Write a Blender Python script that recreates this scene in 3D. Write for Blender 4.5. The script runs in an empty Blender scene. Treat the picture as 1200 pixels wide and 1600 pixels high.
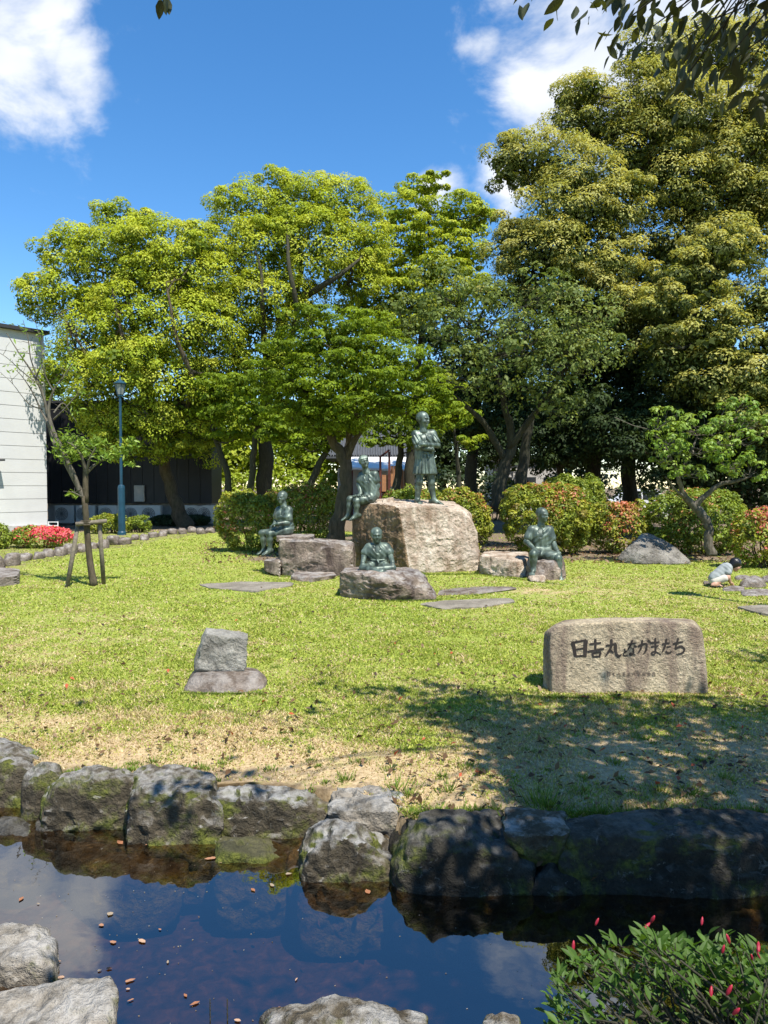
import bpy, bmesh, math, random
import numpy as np
from mathutils import Vector, Matrix
from mathutils.bvhtree import BVHTree

random.seed(7)
RNG = np.random.default_rng(7)
SC = bpy.context.scene
COL = SC.collection
rad = math.radians

# ---------------------------------------------------------------- camera
CAM_Z, F_PX, HORIZON = 1.6, 1155.0, 760.0
PITCH = math.atan((800.0 - HORIZON) / F_PX)          # a little downwards
cam_data = bpy.data.cameras.new('camera')
cam = bpy.data.objects.new('camera', cam_data)
COL.objects.link(cam)
cam_data.sensor_fit = 'VERTICAL'
cam_data.sensor_height = 24.0
cam_data.lens = 24.0 * F_PX / 1600.0
cam_data.clip_start = 0.05
cam_data.clip_end = 3000
cam.location = (0, 0, CAM_Z)
cam.rotation_euler = (math.pi / 2 - PITCH, 0, 0)
SC.camera = cam

# ---------------------------------------------------------------- light
SUN_EL, SUN_AZ = rad(61), rad(147)                    # azimuth clockwise from +Y (the view direction)
SUN_DIR = Vector((math.cos(SUN_EL) * math.sin(SUN_AZ), math.cos(SUN_EL) * math.cos(SUN_AZ), math.sin(SUN_EL)))
sun_data = bpy.data.lights.new('sun', 'SUN')
sun_data.energy = 5.0
sun_data.angle = rad(0.5)
sun_data.color = (1.0, 0.955, 0.88)
sun = bpy.data.objects.new('sun', sun_data)
COL.objects.link(sun)
sun.rotation_euler = (-SUN_DIR).to_track_quat('-Z', 'Y').to_euler()
sun.location = SUN_DIR * 60

SC.view_settings.view_transform = 'Standard'
SC.view_settings.look = 'None'
SC.view_settings.gamma = 1.0
SC.view_settings.exposure = 0.8
SC.view_settings.use_curve_mapping = False
SC.cycles.max_bounces = 5
SC.cycles.diffuse_bounces = 2
SC.cycles.glossy_bounces = 2
SC.cycles.transmission_bounces = 3
SC.cycles.transparent_max_bounces = 8
SC.cycles.caustics_reflective = False
SC.cycles.caustics_refractive = False


def ray(px, py):
    """direction (y = 1) of the viewing ray through a photograph pixel (1200 x 1600)"""
    a, b = (px - 600.0) / F_PX, (800.0 - py) / F_PX
    c, s = math.cos(PITCH), math.sin(PITCH)
    y = c + b * s
    z = -s + b * c
    return Vector((a / y, 1.0, z / y))


def P(px, py, d):
    r = ray(px, py)
    return Vector((r.x * d, d, CAM_Z + r.z * d))


def G(px, py, z=0.0):
    r = ray(px, py)
    d = (z - CAM_Z) / r.z
    return Vector((r.x * d, d, z))


# ---------------------------------------------------------------- sky
def nd(nt, kind, **kw):
    n = nt.nodes.new(kind)
    for k, v in kw.items():
        if k in n.inputs.keys():
            n.inputs[k].default_value = v
        else:
            setattr(n, k, v)
    return n


def mth(nt, op, a, b=None, c=None, clamp=False):
    n = nt.nodes.new('ShaderNodeMath')
    n.operation = op
    n.use_clamp = clamp
    for i, v in enumerate((a, b, c)):
        if v is None:
            continue
        if isinstance(v, (int, float)):
            n.inputs[i].default_value = v
        else:
            nt.links.new(v, n.inputs[i])
    return n.outputs[0]


def build_world():
    w = bpy.data.worlds.new('World')
    SC.world = w
    w.use_nodes = True
    nt = w.node_tree
    nt.nodes.clear()
    L = nt.links.new
    out = nd(nt, 'ShaderNodeOutputWorld')
    bg = nd(nt, 'ShaderNodeBackground', Strength=0.09)
    sky = nd(nt, 'ShaderNodeTexSky')
    sky.sky_type = 'NISHITA'
    sky.sun_disc = False
    sky.sun_elevation = SUN_EL
    sky.sun_rotation = SUN_AZ
    sky.air_density = 1.0
    sky.dust_density = 0.0
    sky.ozone_density = 3.0
    hsv = nd(nt, 'ShaderNodeHueSaturation', Saturation=1.27, Value=1.4)
    L(sky.outputs[0], hsv.inputs['Color'])
    tc = nd(nt, 'ShaderNodeTexCoord')
    nrm = nd(nt, 'ShaderNodeVectorMath', operation='NORMALIZE')
    L(tc.outputs['Generated'], nrm.inputs[0])
    # clouds: soft masses at a few directions, broken up by noise
    blobs = [(-50, -30, 0.155), (60, 30, 0.09), (125, 110, 0.06), (-20, 100, 0.06), (920, 60, 0.15), (1010, -10, 0.16), (860, 140, 0.085),
             (770, 300, 0.035), (690, 310, 0.025), (765, 70, 0.03), (1190, 190, 0.09), (1120, 0, 0.13)]
    dirs = [(ray(x, y).normalized(), r) for x, y, r in blobs]
    rr = random.Random(4)
    for k in range(6):                                # the same kind of fair-weather clouds elsewhere in the sky
        az = rad(45 + k * 48.0 + rr.uniform(-6, 6))
        el = rad(rr.uniform(14, 50))
        dirs.append((Vector((math.sin(az) * math.cos(el), math.cos(az) * math.cos(el), math.sin(el))), rr.uniform(0.1, 0.2)))
    wn = nd(nt, 'ShaderNodeTexNoise', Scale=6.0, Detail=3.0, Roughness=0.55)
    L(nrm.outputs[0], wn.inputs['Vector'])
    wm = nd(nt, 'ShaderNodeVectorMath', operation='MULTIPLY_ADD')
    L(wn.outputs['Color'], wm.inputs[0])
    wm.inputs[1].default_value = (0.13, 0.13, 0.13)
    ws = nd(nt, 'ShaderNodeVectorMath', operation='ADD')
    L(nrm.outputs[0], ws.inputs[0])
    ws.inputs[1].default_value = (-0.065, -0.065, -0.065)
    L(ws.outputs[0], wm.inputs[2])
    acc = None
    for dv, r in dirs:
        dn = nd(nt, 'ShaderNodeVectorMath', operation='DISTANCE')
        L(wm.outputs[0], dn.inputs[0])
        dn.inputs[1].default_value = dv
        v = mth(nt, 'MULTIPLY_ADD', dn.outputs['Value'], -1.0 / r, 1.0)
        acc = v if acc is None else mth(nt, 'MAXIMUM', acc, v)
    no = nd(nt, 'ShaderNodeTexNoise', Scale=7.0, Detail=6.0, Roughness=0.62, Distortion=0.25)
    mp = nd(nt, 'ShaderNodeMapping')
    mp.inputs['Scale'].default_value = (1, 1, 1.5)
    L(nrm.outputs[0], mp.inputs['Vector'])
    L(mp.outputs[0], no.inputs['Vector'])
    nz = mth(nt, 'SUBTRACT', no.outputs['Fac'], 0.5)
    dens = mth(nt, 'MULTIPLY_ADD', nz, 2.9, acc)
    ramp = nd(nt, 'ShaderNodeMapRange', interpolation_type='SMOOTHSTEP')
    ramp.inputs['From Min'].default_value = 0.02
    ramp.inputs['From Max'].default_value = 0.95
    L(dens, ramp.inputs['Value'])
    fac = mth(nt, 'MULTIPLY', ramp.outputs[0], 0.93)
    no2 = nd(nt, 'ShaderNodeTexNoise', Scale=9.0, Detail=3.0, Roughness=0.55)
    L(mp.outputs[0], no2.inputs['Vector'])
    cr = nd(nt, 'ShaderNodeValToRGB')
    cr.color_ramp.elements[0].position = 0.35
    cr.color_ramp.elements[0].color = (5.6, 6.0, 6.7, 1)
    cr.color_ramp.elements[1].position = 0.7
    cr.color_ramp.elements[1].color = (7.6, 7.7, 7.9, 1)
    L(no2.outputs['Fac'], cr.inputs['Fac'])
    mix = nd(nt, 'ShaderNodeMix', data_type='RGBA')
    L(fac, mix.inputs[0])
    L(hsv.outputs[0], mix.inputs[6])
    L(cr.outputs[0], mix.inputs[7])
    L(mix.outputs[2], bg.inputs['Color'])
    L(bg.outputs[0], out.inputs[0])


build_world()

# ---------------------------------------------------------------- numpy noise
_perm = np.random.default_rng(11).random(65536)


def vnoise(p):
    p = np.asarray(p, float)
    i = np.floor(p).astype(np.int64)
    f = p - i
    u = f * f * (3 - 2 * f)
    r = 0
    for dx in (0, 1):
        for dy in (0, 1):
            for dz in (0, 1):
                h = ((i[:, 0] + dx) * 73856093) ^ ((i[:, 1] + dy) * 19349663) ^ ((i[:, 2] + dz) * 83492791)
                w = (u[:, 0] if dx else 1 - u[:, 0]) * (u[:, 1] if dy else 1 - u[:, 1]) * (u[:, 2] if dz else 1 - u[:, 2])
                r = r + w * _perm[h & 65535]
    return r * 2 - 1


def fbm(p, octaves=4, gain=0.5):
    p = np.asarray(p, float)
    a, s, r = 1.0, 1.0, 0
    for k in range(octaves):
        r = r + a * vnoise(p * s + 17.3 * k)
        a *= gain
        s *= 2.03
    return r


# ---------------------------------------------------------------- scene helpers
def new_mesh(name, verts, faces, smooth=False):
    me = bpy.data.meshes.new(name)
    verts = np.asarray(verts, np.float32)
    if isinstance(faces, np.ndarray):
        n, k = faces.shape
        me.vertices.add(len(verts))
        me.vertices.foreach_set('co', verts.ravel())
        me.loops.add(n * k)
        me.loops.foreach_set('vertex_index', faces.astype(np.int32).ravel())
        me.polygons.add(n)
        me.polygons.foreach_set('loop_start', np.arange(0, n * k, k, dtype=np.int32))
        me.update(calc_edges=True)
    else:
        me.from_pydata([tuple(v) for v in verts], [], faces)
        me.update()
    if smooth:
        me.polygons.foreach_set('use_smooth', np.ones(len(me.polygons), bool))
    return me


def set_col(me, cols, domain='FACE', name='col'):
    a = me.attributes.new(name, 'FLOAT_COLOR', domain)
    c = np.ones((len(cols), 4), np.float32)
    c[:, :3] = cols
    a.data.foreach_set('color', c.ravel())


def link(name, me, mat=None, parent=None):
    o = bpy.data.objects.new(name, me)
    COL.objects.link(o)
    if mat is not None and me is not None and not me.materials:
        me.materials.append(mat)
    if parent is not None:
        o.parent = parent
    return o


def tag(o, label=None, cat=None, group=None, kind=None):
    if label:
        o['label'] = label
    if cat:
        o['category'] = cat
    if group:
        o['group'] = group
    if kind:
        o['kind'] = kind
    return o


def thing(name, label, cat, loc, group=None):
    o = bpy.data.objects.new(name, None)
    COL.objects.link(o)
    o.empty_display_size = 0.1
    o.location = Vector(loc)
    return tag(o, label, cat, group)


def part(name, verts, faces, mat, parent, smooth=False):
    """verts in world coordinates; stored relative to the thing (or part) that owns the part"""
    base = np.zeros(3)
    q = parent
    while q is not None:
        base = base + np.array(q.location)
        q = q.parent
    me = new_mesh(name, np.asarray(verts, float) - base, faces, smooth)
    return link(name, me, mat, parent)


def solid(name, verts, faces, mat, loc, smooth=False):
    me = new_mesh(name, np.asarray(verts, float) - np.array(loc), faces, smooth)
    o = link(name, me, mat)
    o.location = Vector(loc)
    return o


def copy_tree(o, parent=None):
    c = o.copy()
    COL.objects.link(c)
    c.parent = parent
    for ch in list(o.children):
        copy_tree(ch, c)
    return c


class MB:
    """collects verts and faces"""
    def __init__(self):
        self.v, self.f = [], []

    def add(self, v, f):
        n = len(self.v)
        self.v += [tuple(x) for x in v]
        self.f += [tuple(i + n for i in q) for q in f]
        return self

    def box(self, c, s, R=None):
        c = Vector(c)
        vs = []
        for dx in (-.5, .5):
            for dy in (-.5, .5):
                for dz in (-.5, .5):
                    w = Vector((dx * s[0], dy * s[1], dz * s[2]))
                    if R is not None:
                        w = R @ w
                    vs.append(c + w)
        return self.add(vs, [(0, 1, 3, 2), (4, 6, 7, 5), (0, 4, 5, 1), (2, 3, 7, 6), (0, 2, 6, 4), (1, 5, 7, 3)])

    def bevel_box(self, c, s, b, R=None):
        bm = bmesh.new()
        bmesh.ops.create_cube(bm, size=1)
        for v in bm.verts:
            v.co = Vector((v.co.x * s[0], v.co.y * s[1], v.co.z * s[2]))
        bmesh.ops.bevel(bm, geom=list(bm.edges), offset=b, segments=2, affect='EDGES')
        bm.verts.ensure_lookup_table()
        vs = [Vector(c) + (R @ v.co if R is not None else v.co) for v in bm.verts]
        fs = [[l.vert.index for l in f.loops] for f in bm.faces]
        bm.free()
        return self.add(vs, fs)

    def tube(self, pts, radii, sides=8, cap=True):
        v, f = tube(pts, radii, sides, cap)
        return self.add(v, f)

    def lathe(self, c, prof, sides=16):
        c = Vector(c)
        vs = []
        for r, z in prof:
            for k in range(sides):
                a = 2 * math.pi * k / sides
                vs.append(c + Vector((r * math.cos(a), r * math.sin(a), z)))
        fs = []
        for i in range(len(prof) - 1):
            for k in range(sides):
                k2 = (k + 1) % sides
                fs.append((i * sides + k, i * sides + k2, (i + 1) * sides + k2, (i + 1) * sides + k))
        fs.append(tuple(range(sides))[::-1])
        fs.append(tuple((len(prof) - 1) * sides + k for k in range(sides)))
        return self.add(vs, fs)

    def part(self, name, mat, parent, smooth=False):
        return part(name, self.v, self.f, mat, parent, smooth)

    def solid(self, name, mat, loc, smooth=False):
        return solid(name, self.v, self.f, mat, loc, smooth)


def tube(pts, radii, sides=8, cap=True):
    pts = [Vector(p) for p in pts]
    n = len(pts)
    vs, fs = [], []
    t0 = (pts[1] - pts[0]).normalized()
    ref = Vector((1, 0, 0)) if abs(t0.x) < 0.8 else Vector((0, 1, 0))
    u = t0.cross(ref).normalized()
    for i in range(n):
        t = (pts[min(i + 1, n - 1)] - pts[max(i - 1, 0)])
        t = t.normalized() if t.length > 1e-9 else t0
        u = (u - t * u.dot(t))
        u = u.normalized() if u.length > 1e-6 else t.orthogonal().normalized()
        w = t.cross(u)
        for k in range(sides):
            a = 2 * math.pi * k / sides
            vs.append(pts[i] + (u * math.cos(a) + w * math.sin(a)) * radii[i])
    for i in range(n - 1):
        for k in range(sides):
            k2 = (k + 1) % sides
            fs.append((i * sides + k, i * sides + k2, (i + 1) * sides + k2, (i + 1) * sides + k))
    if cap:
        fs.append(tuple(range(sides))[::-1])
        fs.append(tuple((n - 1) * sides + k for k in range(sides)))
    return vs, fs


def spline(pts, n=6):
    """Catmull-Rom through pts, n steps for each span (works on tuples of any length)"""
    p = np.array([list(q) for q in pts], float)
    p = np.vstack([2 * p[0] - p[1], p, 2 * p[-1] - p[-2]])
    out = []
    for i in range(1, len(p) - 2):
        for k in range(n):
            t = k / n
            out.append(0.5 * ((2 * p[i]) + (-p[i - 1] + p[i + 1]) * t + (2 * p[i - 1] - 5 * p[i] + 4 * p[i + 1] - p[i + 2]) * t * t
                              + (-p[i - 1] + 3 * p[i] - 3 * p[i + 1] + p[i + 2]) * t ** 3))
    out.append(p[-2])
    return np.array(out)


# ---------------------------------------------------------------- materials
def mat_base(name):
    m = bpy.data.materials.new(name)
    m.use_nodes = True
    nt = m.node_tree
    bs = nt.nodes['Principled BSDF']
    return m, nt, bs


def ramp_node(nt, fac, stops):
    cr = nt.nodes.new('ShaderNodeValToRGB')
    e = cr.color_ramp.elements
    while len(e) < len(stops):
        e.new(0.5)
    for k, (p, c) in enumerate(stops):
        e[k].position = p
        e[k].color = (c[0], c[1], c[2], 1)
    nt.links.new(fac, cr.inputs['Fac'])
    return cr.outputs['Color']


def noise(nt, scale, detail=4, rough=0.55, vec=None, dist=0.0):
    n = nd(nt, 'ShaderNodeTexNoise', Scale=scale, Detail=detail, Roughness=rough, Distortion=dist)
    if vec is not None:
        nt.links.new(vec, n.inputs['Vector'])
    return n.outputs['Fac']


def mixc(nt, fac, a, b, mode='MIX'):
    n = nt.nodes.new('ShaderNodeMix')
    n.data_type = 'RGBA'
    n.blend_type = mode
    for s, v in ((n.inputs[0], fac), (n.inputs[6], a), (n.inputs[7], b)):
        if isinstance(v, (int, float)):
            s.default_value = v
        elif isinstance(v, tuple):
            s.default_value = (v[0], v[1], v[2], 1)
        else:
            nt.links.new(v, s)
    return n.outputs[2]


def bump(nt, bs, h, strength=0.5, dist=0.02):
    b = nd(nt, 'ShaderNodeBump', Strength=strength, Distance=dist)
    nt.links.new(h, b.inputs['Height'])
    nt.links.new(b.outputs[0], bs.inputs['Normal'])


def mat_plain(name, color, rough=0.6, metallic=0.0, var=0.15, scale=6.0, spec=0.4, bumps=0.0, bscale=60.0):
    m, nt, bs = mat_base(name)
    tc = nd(nt, 'ShaderNodeTexCoord')
    f = noise(nt, scale, 5, 0.6, tc.outputs['Object'])
    lo = tuple(c * (1 - var) for c in color)
    hi = tuple(min(1, c * (1 + var)) for c in color)
    nt.links.new(ramp_node(nt, f, [(0.3, lo), (0.7, hi)]), bs.inputs['Base Color'])
    bs.inputs['Roughness'].default_value = rough
    bs.inputs['Metallic'].default_value = metallic
    bs.inputs['Specular IOR Level'].default_value = spec
    if bumps:
        bump(nt, bs, noise(nt, bscale, 4, 0.6, tc.outputs['Object']), bumps, 0.01)
    return m


def mat_leaf(name, trans=0.35, rough=0.5, spec=0.35, attr='col'):
    m, nt, bs = mat_base(name)
    at = nd(nt, 'ShaderNodeAttribute', attribute_name=attr)
    nt.links.new(at.outputs['Color'], bs.inputs['Base Color'])
    bs.inputs['Roughness'].default_value = rough
    bs.inputs['Specular IOR Level'].default_value = spec
    tr = nd(nt, 'ShaderNodeBsdfTranslucent')
    tcol = mixc(nt, 1.0, at.outputs['Color'], (1.25, 1.15, 0.6), 'MULTIPLY')
    nt.links.new(tcol, tr.inputs['Color'])
    mx = nd(nt, 'ShaderNodeMixShader', Fac=trans)
    nt.links.new(bs.outputs[0], mx.inputs[1])
    nt.links.new(tr.outputs[0], mx.inputs[2])
    nt.links.new(mx.outputs[0], nt.nodes['Material Output'].inputs['Surface'])
    return m


def mat_bark(name, c1, c2, scale=9.0):
    m, nt, bs = mat_base(name)
    tc = nd(nt, 'ShaderNodeTexCoord')
    mp = nd(nt, 'ShaderNodeMapping')
    mp.inputs['Scale'].default_value = (1, 1, 0.28)
    nt.links.new(tc.outputs['Object'], mp.inputs['Vector'])
    f = noise(nt, scale * 2.5, 6, 0.65, mp.outputs[0], 0.4)
    g = noise(nt, 2.0, 3, 0.5, tc.outputs['Object'])
    c = ramp_node(nt, f, [(0.32, c1), (0.68, c2)])
    c = mixc(nt, mth(nt, 'MULTIPLY', g, 0.45), c, (0.10, 0.11, 0.06))
    nt.links.new(c, bs.inputs['Base Color'])
    bs.inputs['Roughness'].default_value = 0.9
    bs.inputs['Specular IOR Level'].default_value = 0.15
    bump(nt, bs, f, 0.8, 0.03)
    return m


def mat_rock(name, base, dark, light, scale=3.0, stain=None, moss=0.0, lichen=0.0, bstr=0.7, streak=0.0, fine=28.0, wet=False, speck=0.25, blotch=0.0):
    m, nt, bs = mat_base(name)
    tc = nd(nt, 'ShaderNodeTexCoord')
    O = tc.outputs['Object']
    f = noise(nt, scale, 8, 0.62, O, 0.3)
    c = ramp_node(nt, f, [(0.28, dark), (0.5, base), (0.74, light)])
    g = noise(nt, fine, 5, 0.7, O)
    c = mixc(nt, speck, c, ramp_node(nt, g, [(0.35, (0.02, 0.02, 0.02)), (0.65, (1, 0.97, 0.92))]), 'OVERLAY')
    if stain:
        mp = nd(nt, 'ShaderNodeMapping')
        mp.inputs['Scale'].default_value = (2.6, 2.6, 0.5)
        nt.links.new(O, mp.inputs['Vector'])
        s = noise(nt, 1.7, 5, 0.6, mp.outputs[0], 0.5)
        sf = mth(nt, 'MULTIPLY', nd_range(nt, s, 0.45, 0.66), streak)
        c = mixc(nt, sf, c, stain)
    if blotch:                                         # crusts and weather stains
        nb = noise(nt, 8.5, 7, 0.72, O, 0.6)
        c = mixc(nt, mth(nt, 'MULTIPLY', nd_range(nt, nb, 0.54, 0.60), blotch), c, (0.025, 0.023, 0.018))
        nc = noise(nt, 13.0, 7, 0.72, O, 0.9)
        c = mixc(nt, mth(nt, 'MULTIPLY', nd_range(nt, nc, 0.60, 0.64), blotch * 0.8), c, (0.36, 0.35, 0.31))
    geo = nd(nt, 'ShaderNodeNewGeometry')
    sep = nd(nt, 'ShaderNodeSeparateXYZ')
    nt.links.new(geo.outputs['Normal'], sep.inputs[0])
    if lichen:
        n1 = noise(nt, 7.0, 6, 0.7, O)
        up = nd_range(nt, sep.outputs['Z'], 0.35, 0.85)
        lf = mth(nt, 'MULTIPLY', mth(nt, 'MULTIPLY', nd_range(nt, n1, 0.42, 0.6), up), lichen)
        c = mixc(nt, lf, c, (0.46, 0.45, 0.42))
    if moss:
        n2 = noise(nt, 3.3, 7, 0.68, O, 0.2)
        mf = nd_range(nt, n2, 0.66 - 0.4 * moss, 0.76 - 0.4 * moss)
        dn = nd_range(nt, sep.outputs['Z'], 0.93, 0.55)
        mf = mth(nt, 'MULTIPLY', mf, dn)
        n3 = noise(nt, 45, 4, 0.6, O)
        c = mixc(nt, mf, c, ramp_node(nt, n3, [(0.3, (0.035, 0.045, 0.008)), (0.7, (0.16, 0.17, 0.03))]))
    nt.links.new(c, bs.inputs['Base Color'])
    bs.inputs['Roughness'].default_value = 0.85
    bs.inputs['Specular IOR Level'].default_value = 0.25
    h = mth(nt, 'MULTIPLY_ADD', f, 2.0, g)
    h2 = noise(nt, 11.0, 6, 0.65, O, 0.4)
    h = mth(nt, 'MULTIPLY_ADD', h2, 1.5, h)
    bump(nt, bs, h, bstr, 0.03)
    return m


def nd_range(nt, v, a, b):
    n = nd(nt, 'ShaderNodeMapRange')
    n.inputs['From Min'].default_value = a
    n.inputs['From Max'].default_value = b
    nt.links.new(v, n.inputs['Value'])
    return n.outputs[0]


def mat_bronze():
    m, nt, bs = mat_base('bronze_patina')
    tc = nd(nt, 'ShaderNodeTexCoord')
    mp = nd(nt, 'ShaderNodeMapping')
    mp.inputs['Scale'].default_value = (1, 1, 0.35)
    nt.links.new(tc.outputs['Object'], mp.inputs['Vector'])
    f = noise(nt, 9.0, 6, 0.6, mp.outputs[0], 0.3)
    g = noise(nt, 3.0, 4, 0.6, tc.outputs['Object'])
    c = ramp_node(nt, f, [(0.32, (0.020, 0.027, 0.021)), (0.48, (0.075, 0.102, 0.080)), (0.68, (0.19, 0.24, 0.19))])
    c = mixc(nt, nd_range(nt, g, 0.5, 0.75), c, (0.05, 0.060, 0.050))
    nt.links.new(c, bs.inputs['Base Color'])
    bs.inputs['Metallic'].default_value = 0.3
    bs.inputs['Roughness'].default_value = 0.46
    bs.inputs['Specular IOR Level'].default_value = 0.5
    bump(nt, bs, noise(nt, 40, 4, 0.6, tc.outputs['Object']), 0.12, 0.006)
    return m


M = {}
M['bark_dark'] = mat_bark('bark_dark', (0.012, 0.010, 0.008), (0.055, 0.045, 0.036))
M['bark_brown'] = mat_bark('bark_brown', (0.03, 0.02, 0.014), (0.12, 0.085, 0.06), 6)
M['bark_grey'] = mat_bark('bark_grey', (0.05, 0.04, 0.033), (0.20, 0.17, 0.14), 8)
M['leaf'] = mat_leaf('leaf', 0.40, 0.6, 0.2)
M['leaf_glossy'] = mat_leaf('leaf_glossy', 0.3, 0.5, 0.35)
M['leaf_flower'] = mat_leaf('leaf_flower', 0.25, 0.6, 0.2)
M['grass'] = mat_leaf('grass_blade', 0.3, 0.6, 0.2)
M['bronze'] = mat_bronze()
M['rock_main'] = mat_rock('rock_granite_pink', (0.47, 0.39, 0.30), (0.22, 0.16, 0.11), (0.62, 0.54, 0.44), 2.4, (0.17, 0.095, 0.05), streak=0.75, bstr=1.0, fine=24)
M['rock_left'] = mat_rock('rock_left_brown', (0.22, 0.15, 0.085), (0.10, 0.065, 0.035), (0.36, 0.27, 0.17), 2.2, (0.09, 0.055, 0.03), streak=0.9, bstr=0.8, fine=24)  # darker brown for the left face of the big block
M['rock_brown'] = mat_rock('rock_brown', (0.22, 0.17, 0.13), (0.075, 0.055, 0.042), (0.42, 0.35, 0.27), 3.0, (0.06, 0.04, 0.034), streak=0.8, lichen=0.5, bstr=1.0)
M['rock_sign'] = mat_rock('rock_sign_granite', (0.45, 0.375, 0.255), (0.32, 0.26, 0.17), (0.55, 0.475, 0.335), 2.0, (0.13, 0.085, 0.07), streak=0.75, bstr=0.9, fine=42, speck=0.35)
M['rock_grey'] = mat_rock('rock_grey', (0.29, 0.275, 0.235), (0.12, 0.11, 0.09), (0.46, 0.44, 0.38), 5.0, bstr=1.0, fine=40)
M['rock_base'] = mat_rock('rock_base_brown', (0.145, 0.112, 0.085), (0.07, 0.052, 0.04), (0.25, 0.20, 0.16), 3.5, lichen=0.3, bstr=0.9)
M['rock_boulder'] = mat_rock('rock_boulder', (0.17, 0.155, 0.13), (0.07, 0.062, 0.05), (0.32, 0.30, 0.26), 2.6, moss=0.0, lichen=0.1, bstr=1.0, blotch=0.5)
M['rock_bank'] = mat_rock('rock_bank_mossy', (0.095, 0.077, 0.050), (0.032, 0.026, 0.016), (0.18, 0.15, 0.105), 3.2, moss=0.52, lichen=0.6, bstr=1.0, blotch=0.35)
M['rock_bank_light'] = mat_rock('rock_bank_light', (0.25, 0.22, 0.175), (0.11, 0.095, 0.072), (0.40, 0.36, 0.30), 3.0, moss=0.35, lichen=0.5, bstr=1.0, blotch=0.45)
M['rock_bank_dark'] = mat_rock('rock_bank_dark', (0.042, 0.037, 0.027), (0.016, 0.014, 0.010), (0.085, 0.076, 0.055), 3.0, moss=0.45, lichen=0.15, bstr=1.0, blotch=0.4)
M['rock_moss'] = mat_rock('rock_all_moss', (0.085, 0.08, 0.04), (0.03, 0.03, 0.015), (0.15, 0.14, 0.07), 3.2, moss=0.75, bstr=1.0, blotch=0.4)
M['rock_edge'] = mat_rock('rock_edging', (0.165, 0.135, 0.11), (0.07, 0.055, 0.045), (0.29, 0.25, 0.215), 3.5, lichen=0.4, bstr=0.8)
M['paving'] = mat_rock('paving_stone', (0.21, 0.185, 0.145), (0.12, 0.105, 0.08), (0.30, 0.27, 0.22), 4.0, bstr=0.6, fine=60)
M['ink'] = mat_plain('carved_black_paint', (0.022, 0.016, 0.012), 0.8, var=0.4, scale=30)
M['ink_faint'] = mat_plain('worn_carving', (0.10, 0.075, 0.055), 0.9, var=0.3, scale=30)
M['panel_white'] = mat_plain('wall_panel_white', (0.52, 0.515, 0.50), 0.55, var=0.06, scale=1.2, spec=0.3)
M['trim_dark'] = mat_plain('roof_trim_dark', (0.03, 0.03, 0.032), 0.5)
M['panel_black'] = mat_plain('wall_panel_black', (0.009, 0.009, 0.011), 0.5, var=0.35, scale=2.0)
M['ac_white'] = mat_plain('ac_casing', (0.55, 0.55, 0.53), 0.5, var=0.06)
M['ac_dark'] = mat_plain('ac_grille', (0.13, 0.13, 0.13), 0.6)
M['plinth'] = mat_plain('concrete_plinth', (0.38, 0.37, 0.35), 0.85, var=0.2)
M['lamp_blue'] = mat_plain('lamp_paint_blue', (0.010, 0.05, 0.085), 0.45, var=0.25, scale=4)
M['lamp_glass'] = mat_plain('lantern_glass', (0.22, 0.24, 0.23), 0.25, var=0.08)
M['stake'] = mat_plain('stake_wood', (0.15, 0.125, 0.09), 0.85, var=0.4, scale=18, bumps=0.4)
M['tile'] = mat_plain('roof_tile_grey', (0.075, 0.08, 0.085), 0.55, var=0.3, scale=8)
M['eave'] = mat_plain('eave_white', (0.72, 0.71, 0.68), 0.6, var=0.05)
M['plaster'] = mat_plain('plaster', (0.45, 0.43, 0.39), 0.8, var=0.1)
M['wood_red'] = mat_plain('wood_red_brown', (0.10, 0.026, 0.016), 0.6, var=0.3)
M['wood_orange'] = mat_plain('wood_orange', (0.36, 0.17, 0.075), 0.65, var=0.2)
M['glass_dark'] = mat_plain('glass_dark', (0.02, 0.025, 0.03), 0.1, var=0.1, spec=0.6)
M['car_white'] = mat_plain('car_paint_white', (0.72, 0.73, 0.74), 0.3, var=0.02, spec=0.5)
M['rubber'] = mat_plain('rubber', (0.015, 0.015, 0.015), 0.8)
M['skin'] = mat_plain('skin', (0.50, 0.28, 0.19), 0.55, var=0.08)
M['hair'] = mat_plain('hair_black', (0.008, 0.007, 0.007), 0.4, var=0.3, scale=40)
M['shirt'] = mat_plain('shirt_pale_grey', (0.27, 0.29, 0.28), 0.9, var=0.15, scale=20)
M['shorts'] = mat_plain('shorts_beige', (0.50, 0.46, 0.38), 0.9, var=0.1, scale=20)
M['shoe'] = mat_plain('shoe_dark', (0.02, 0.022, 0.024), 0.7)


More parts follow.
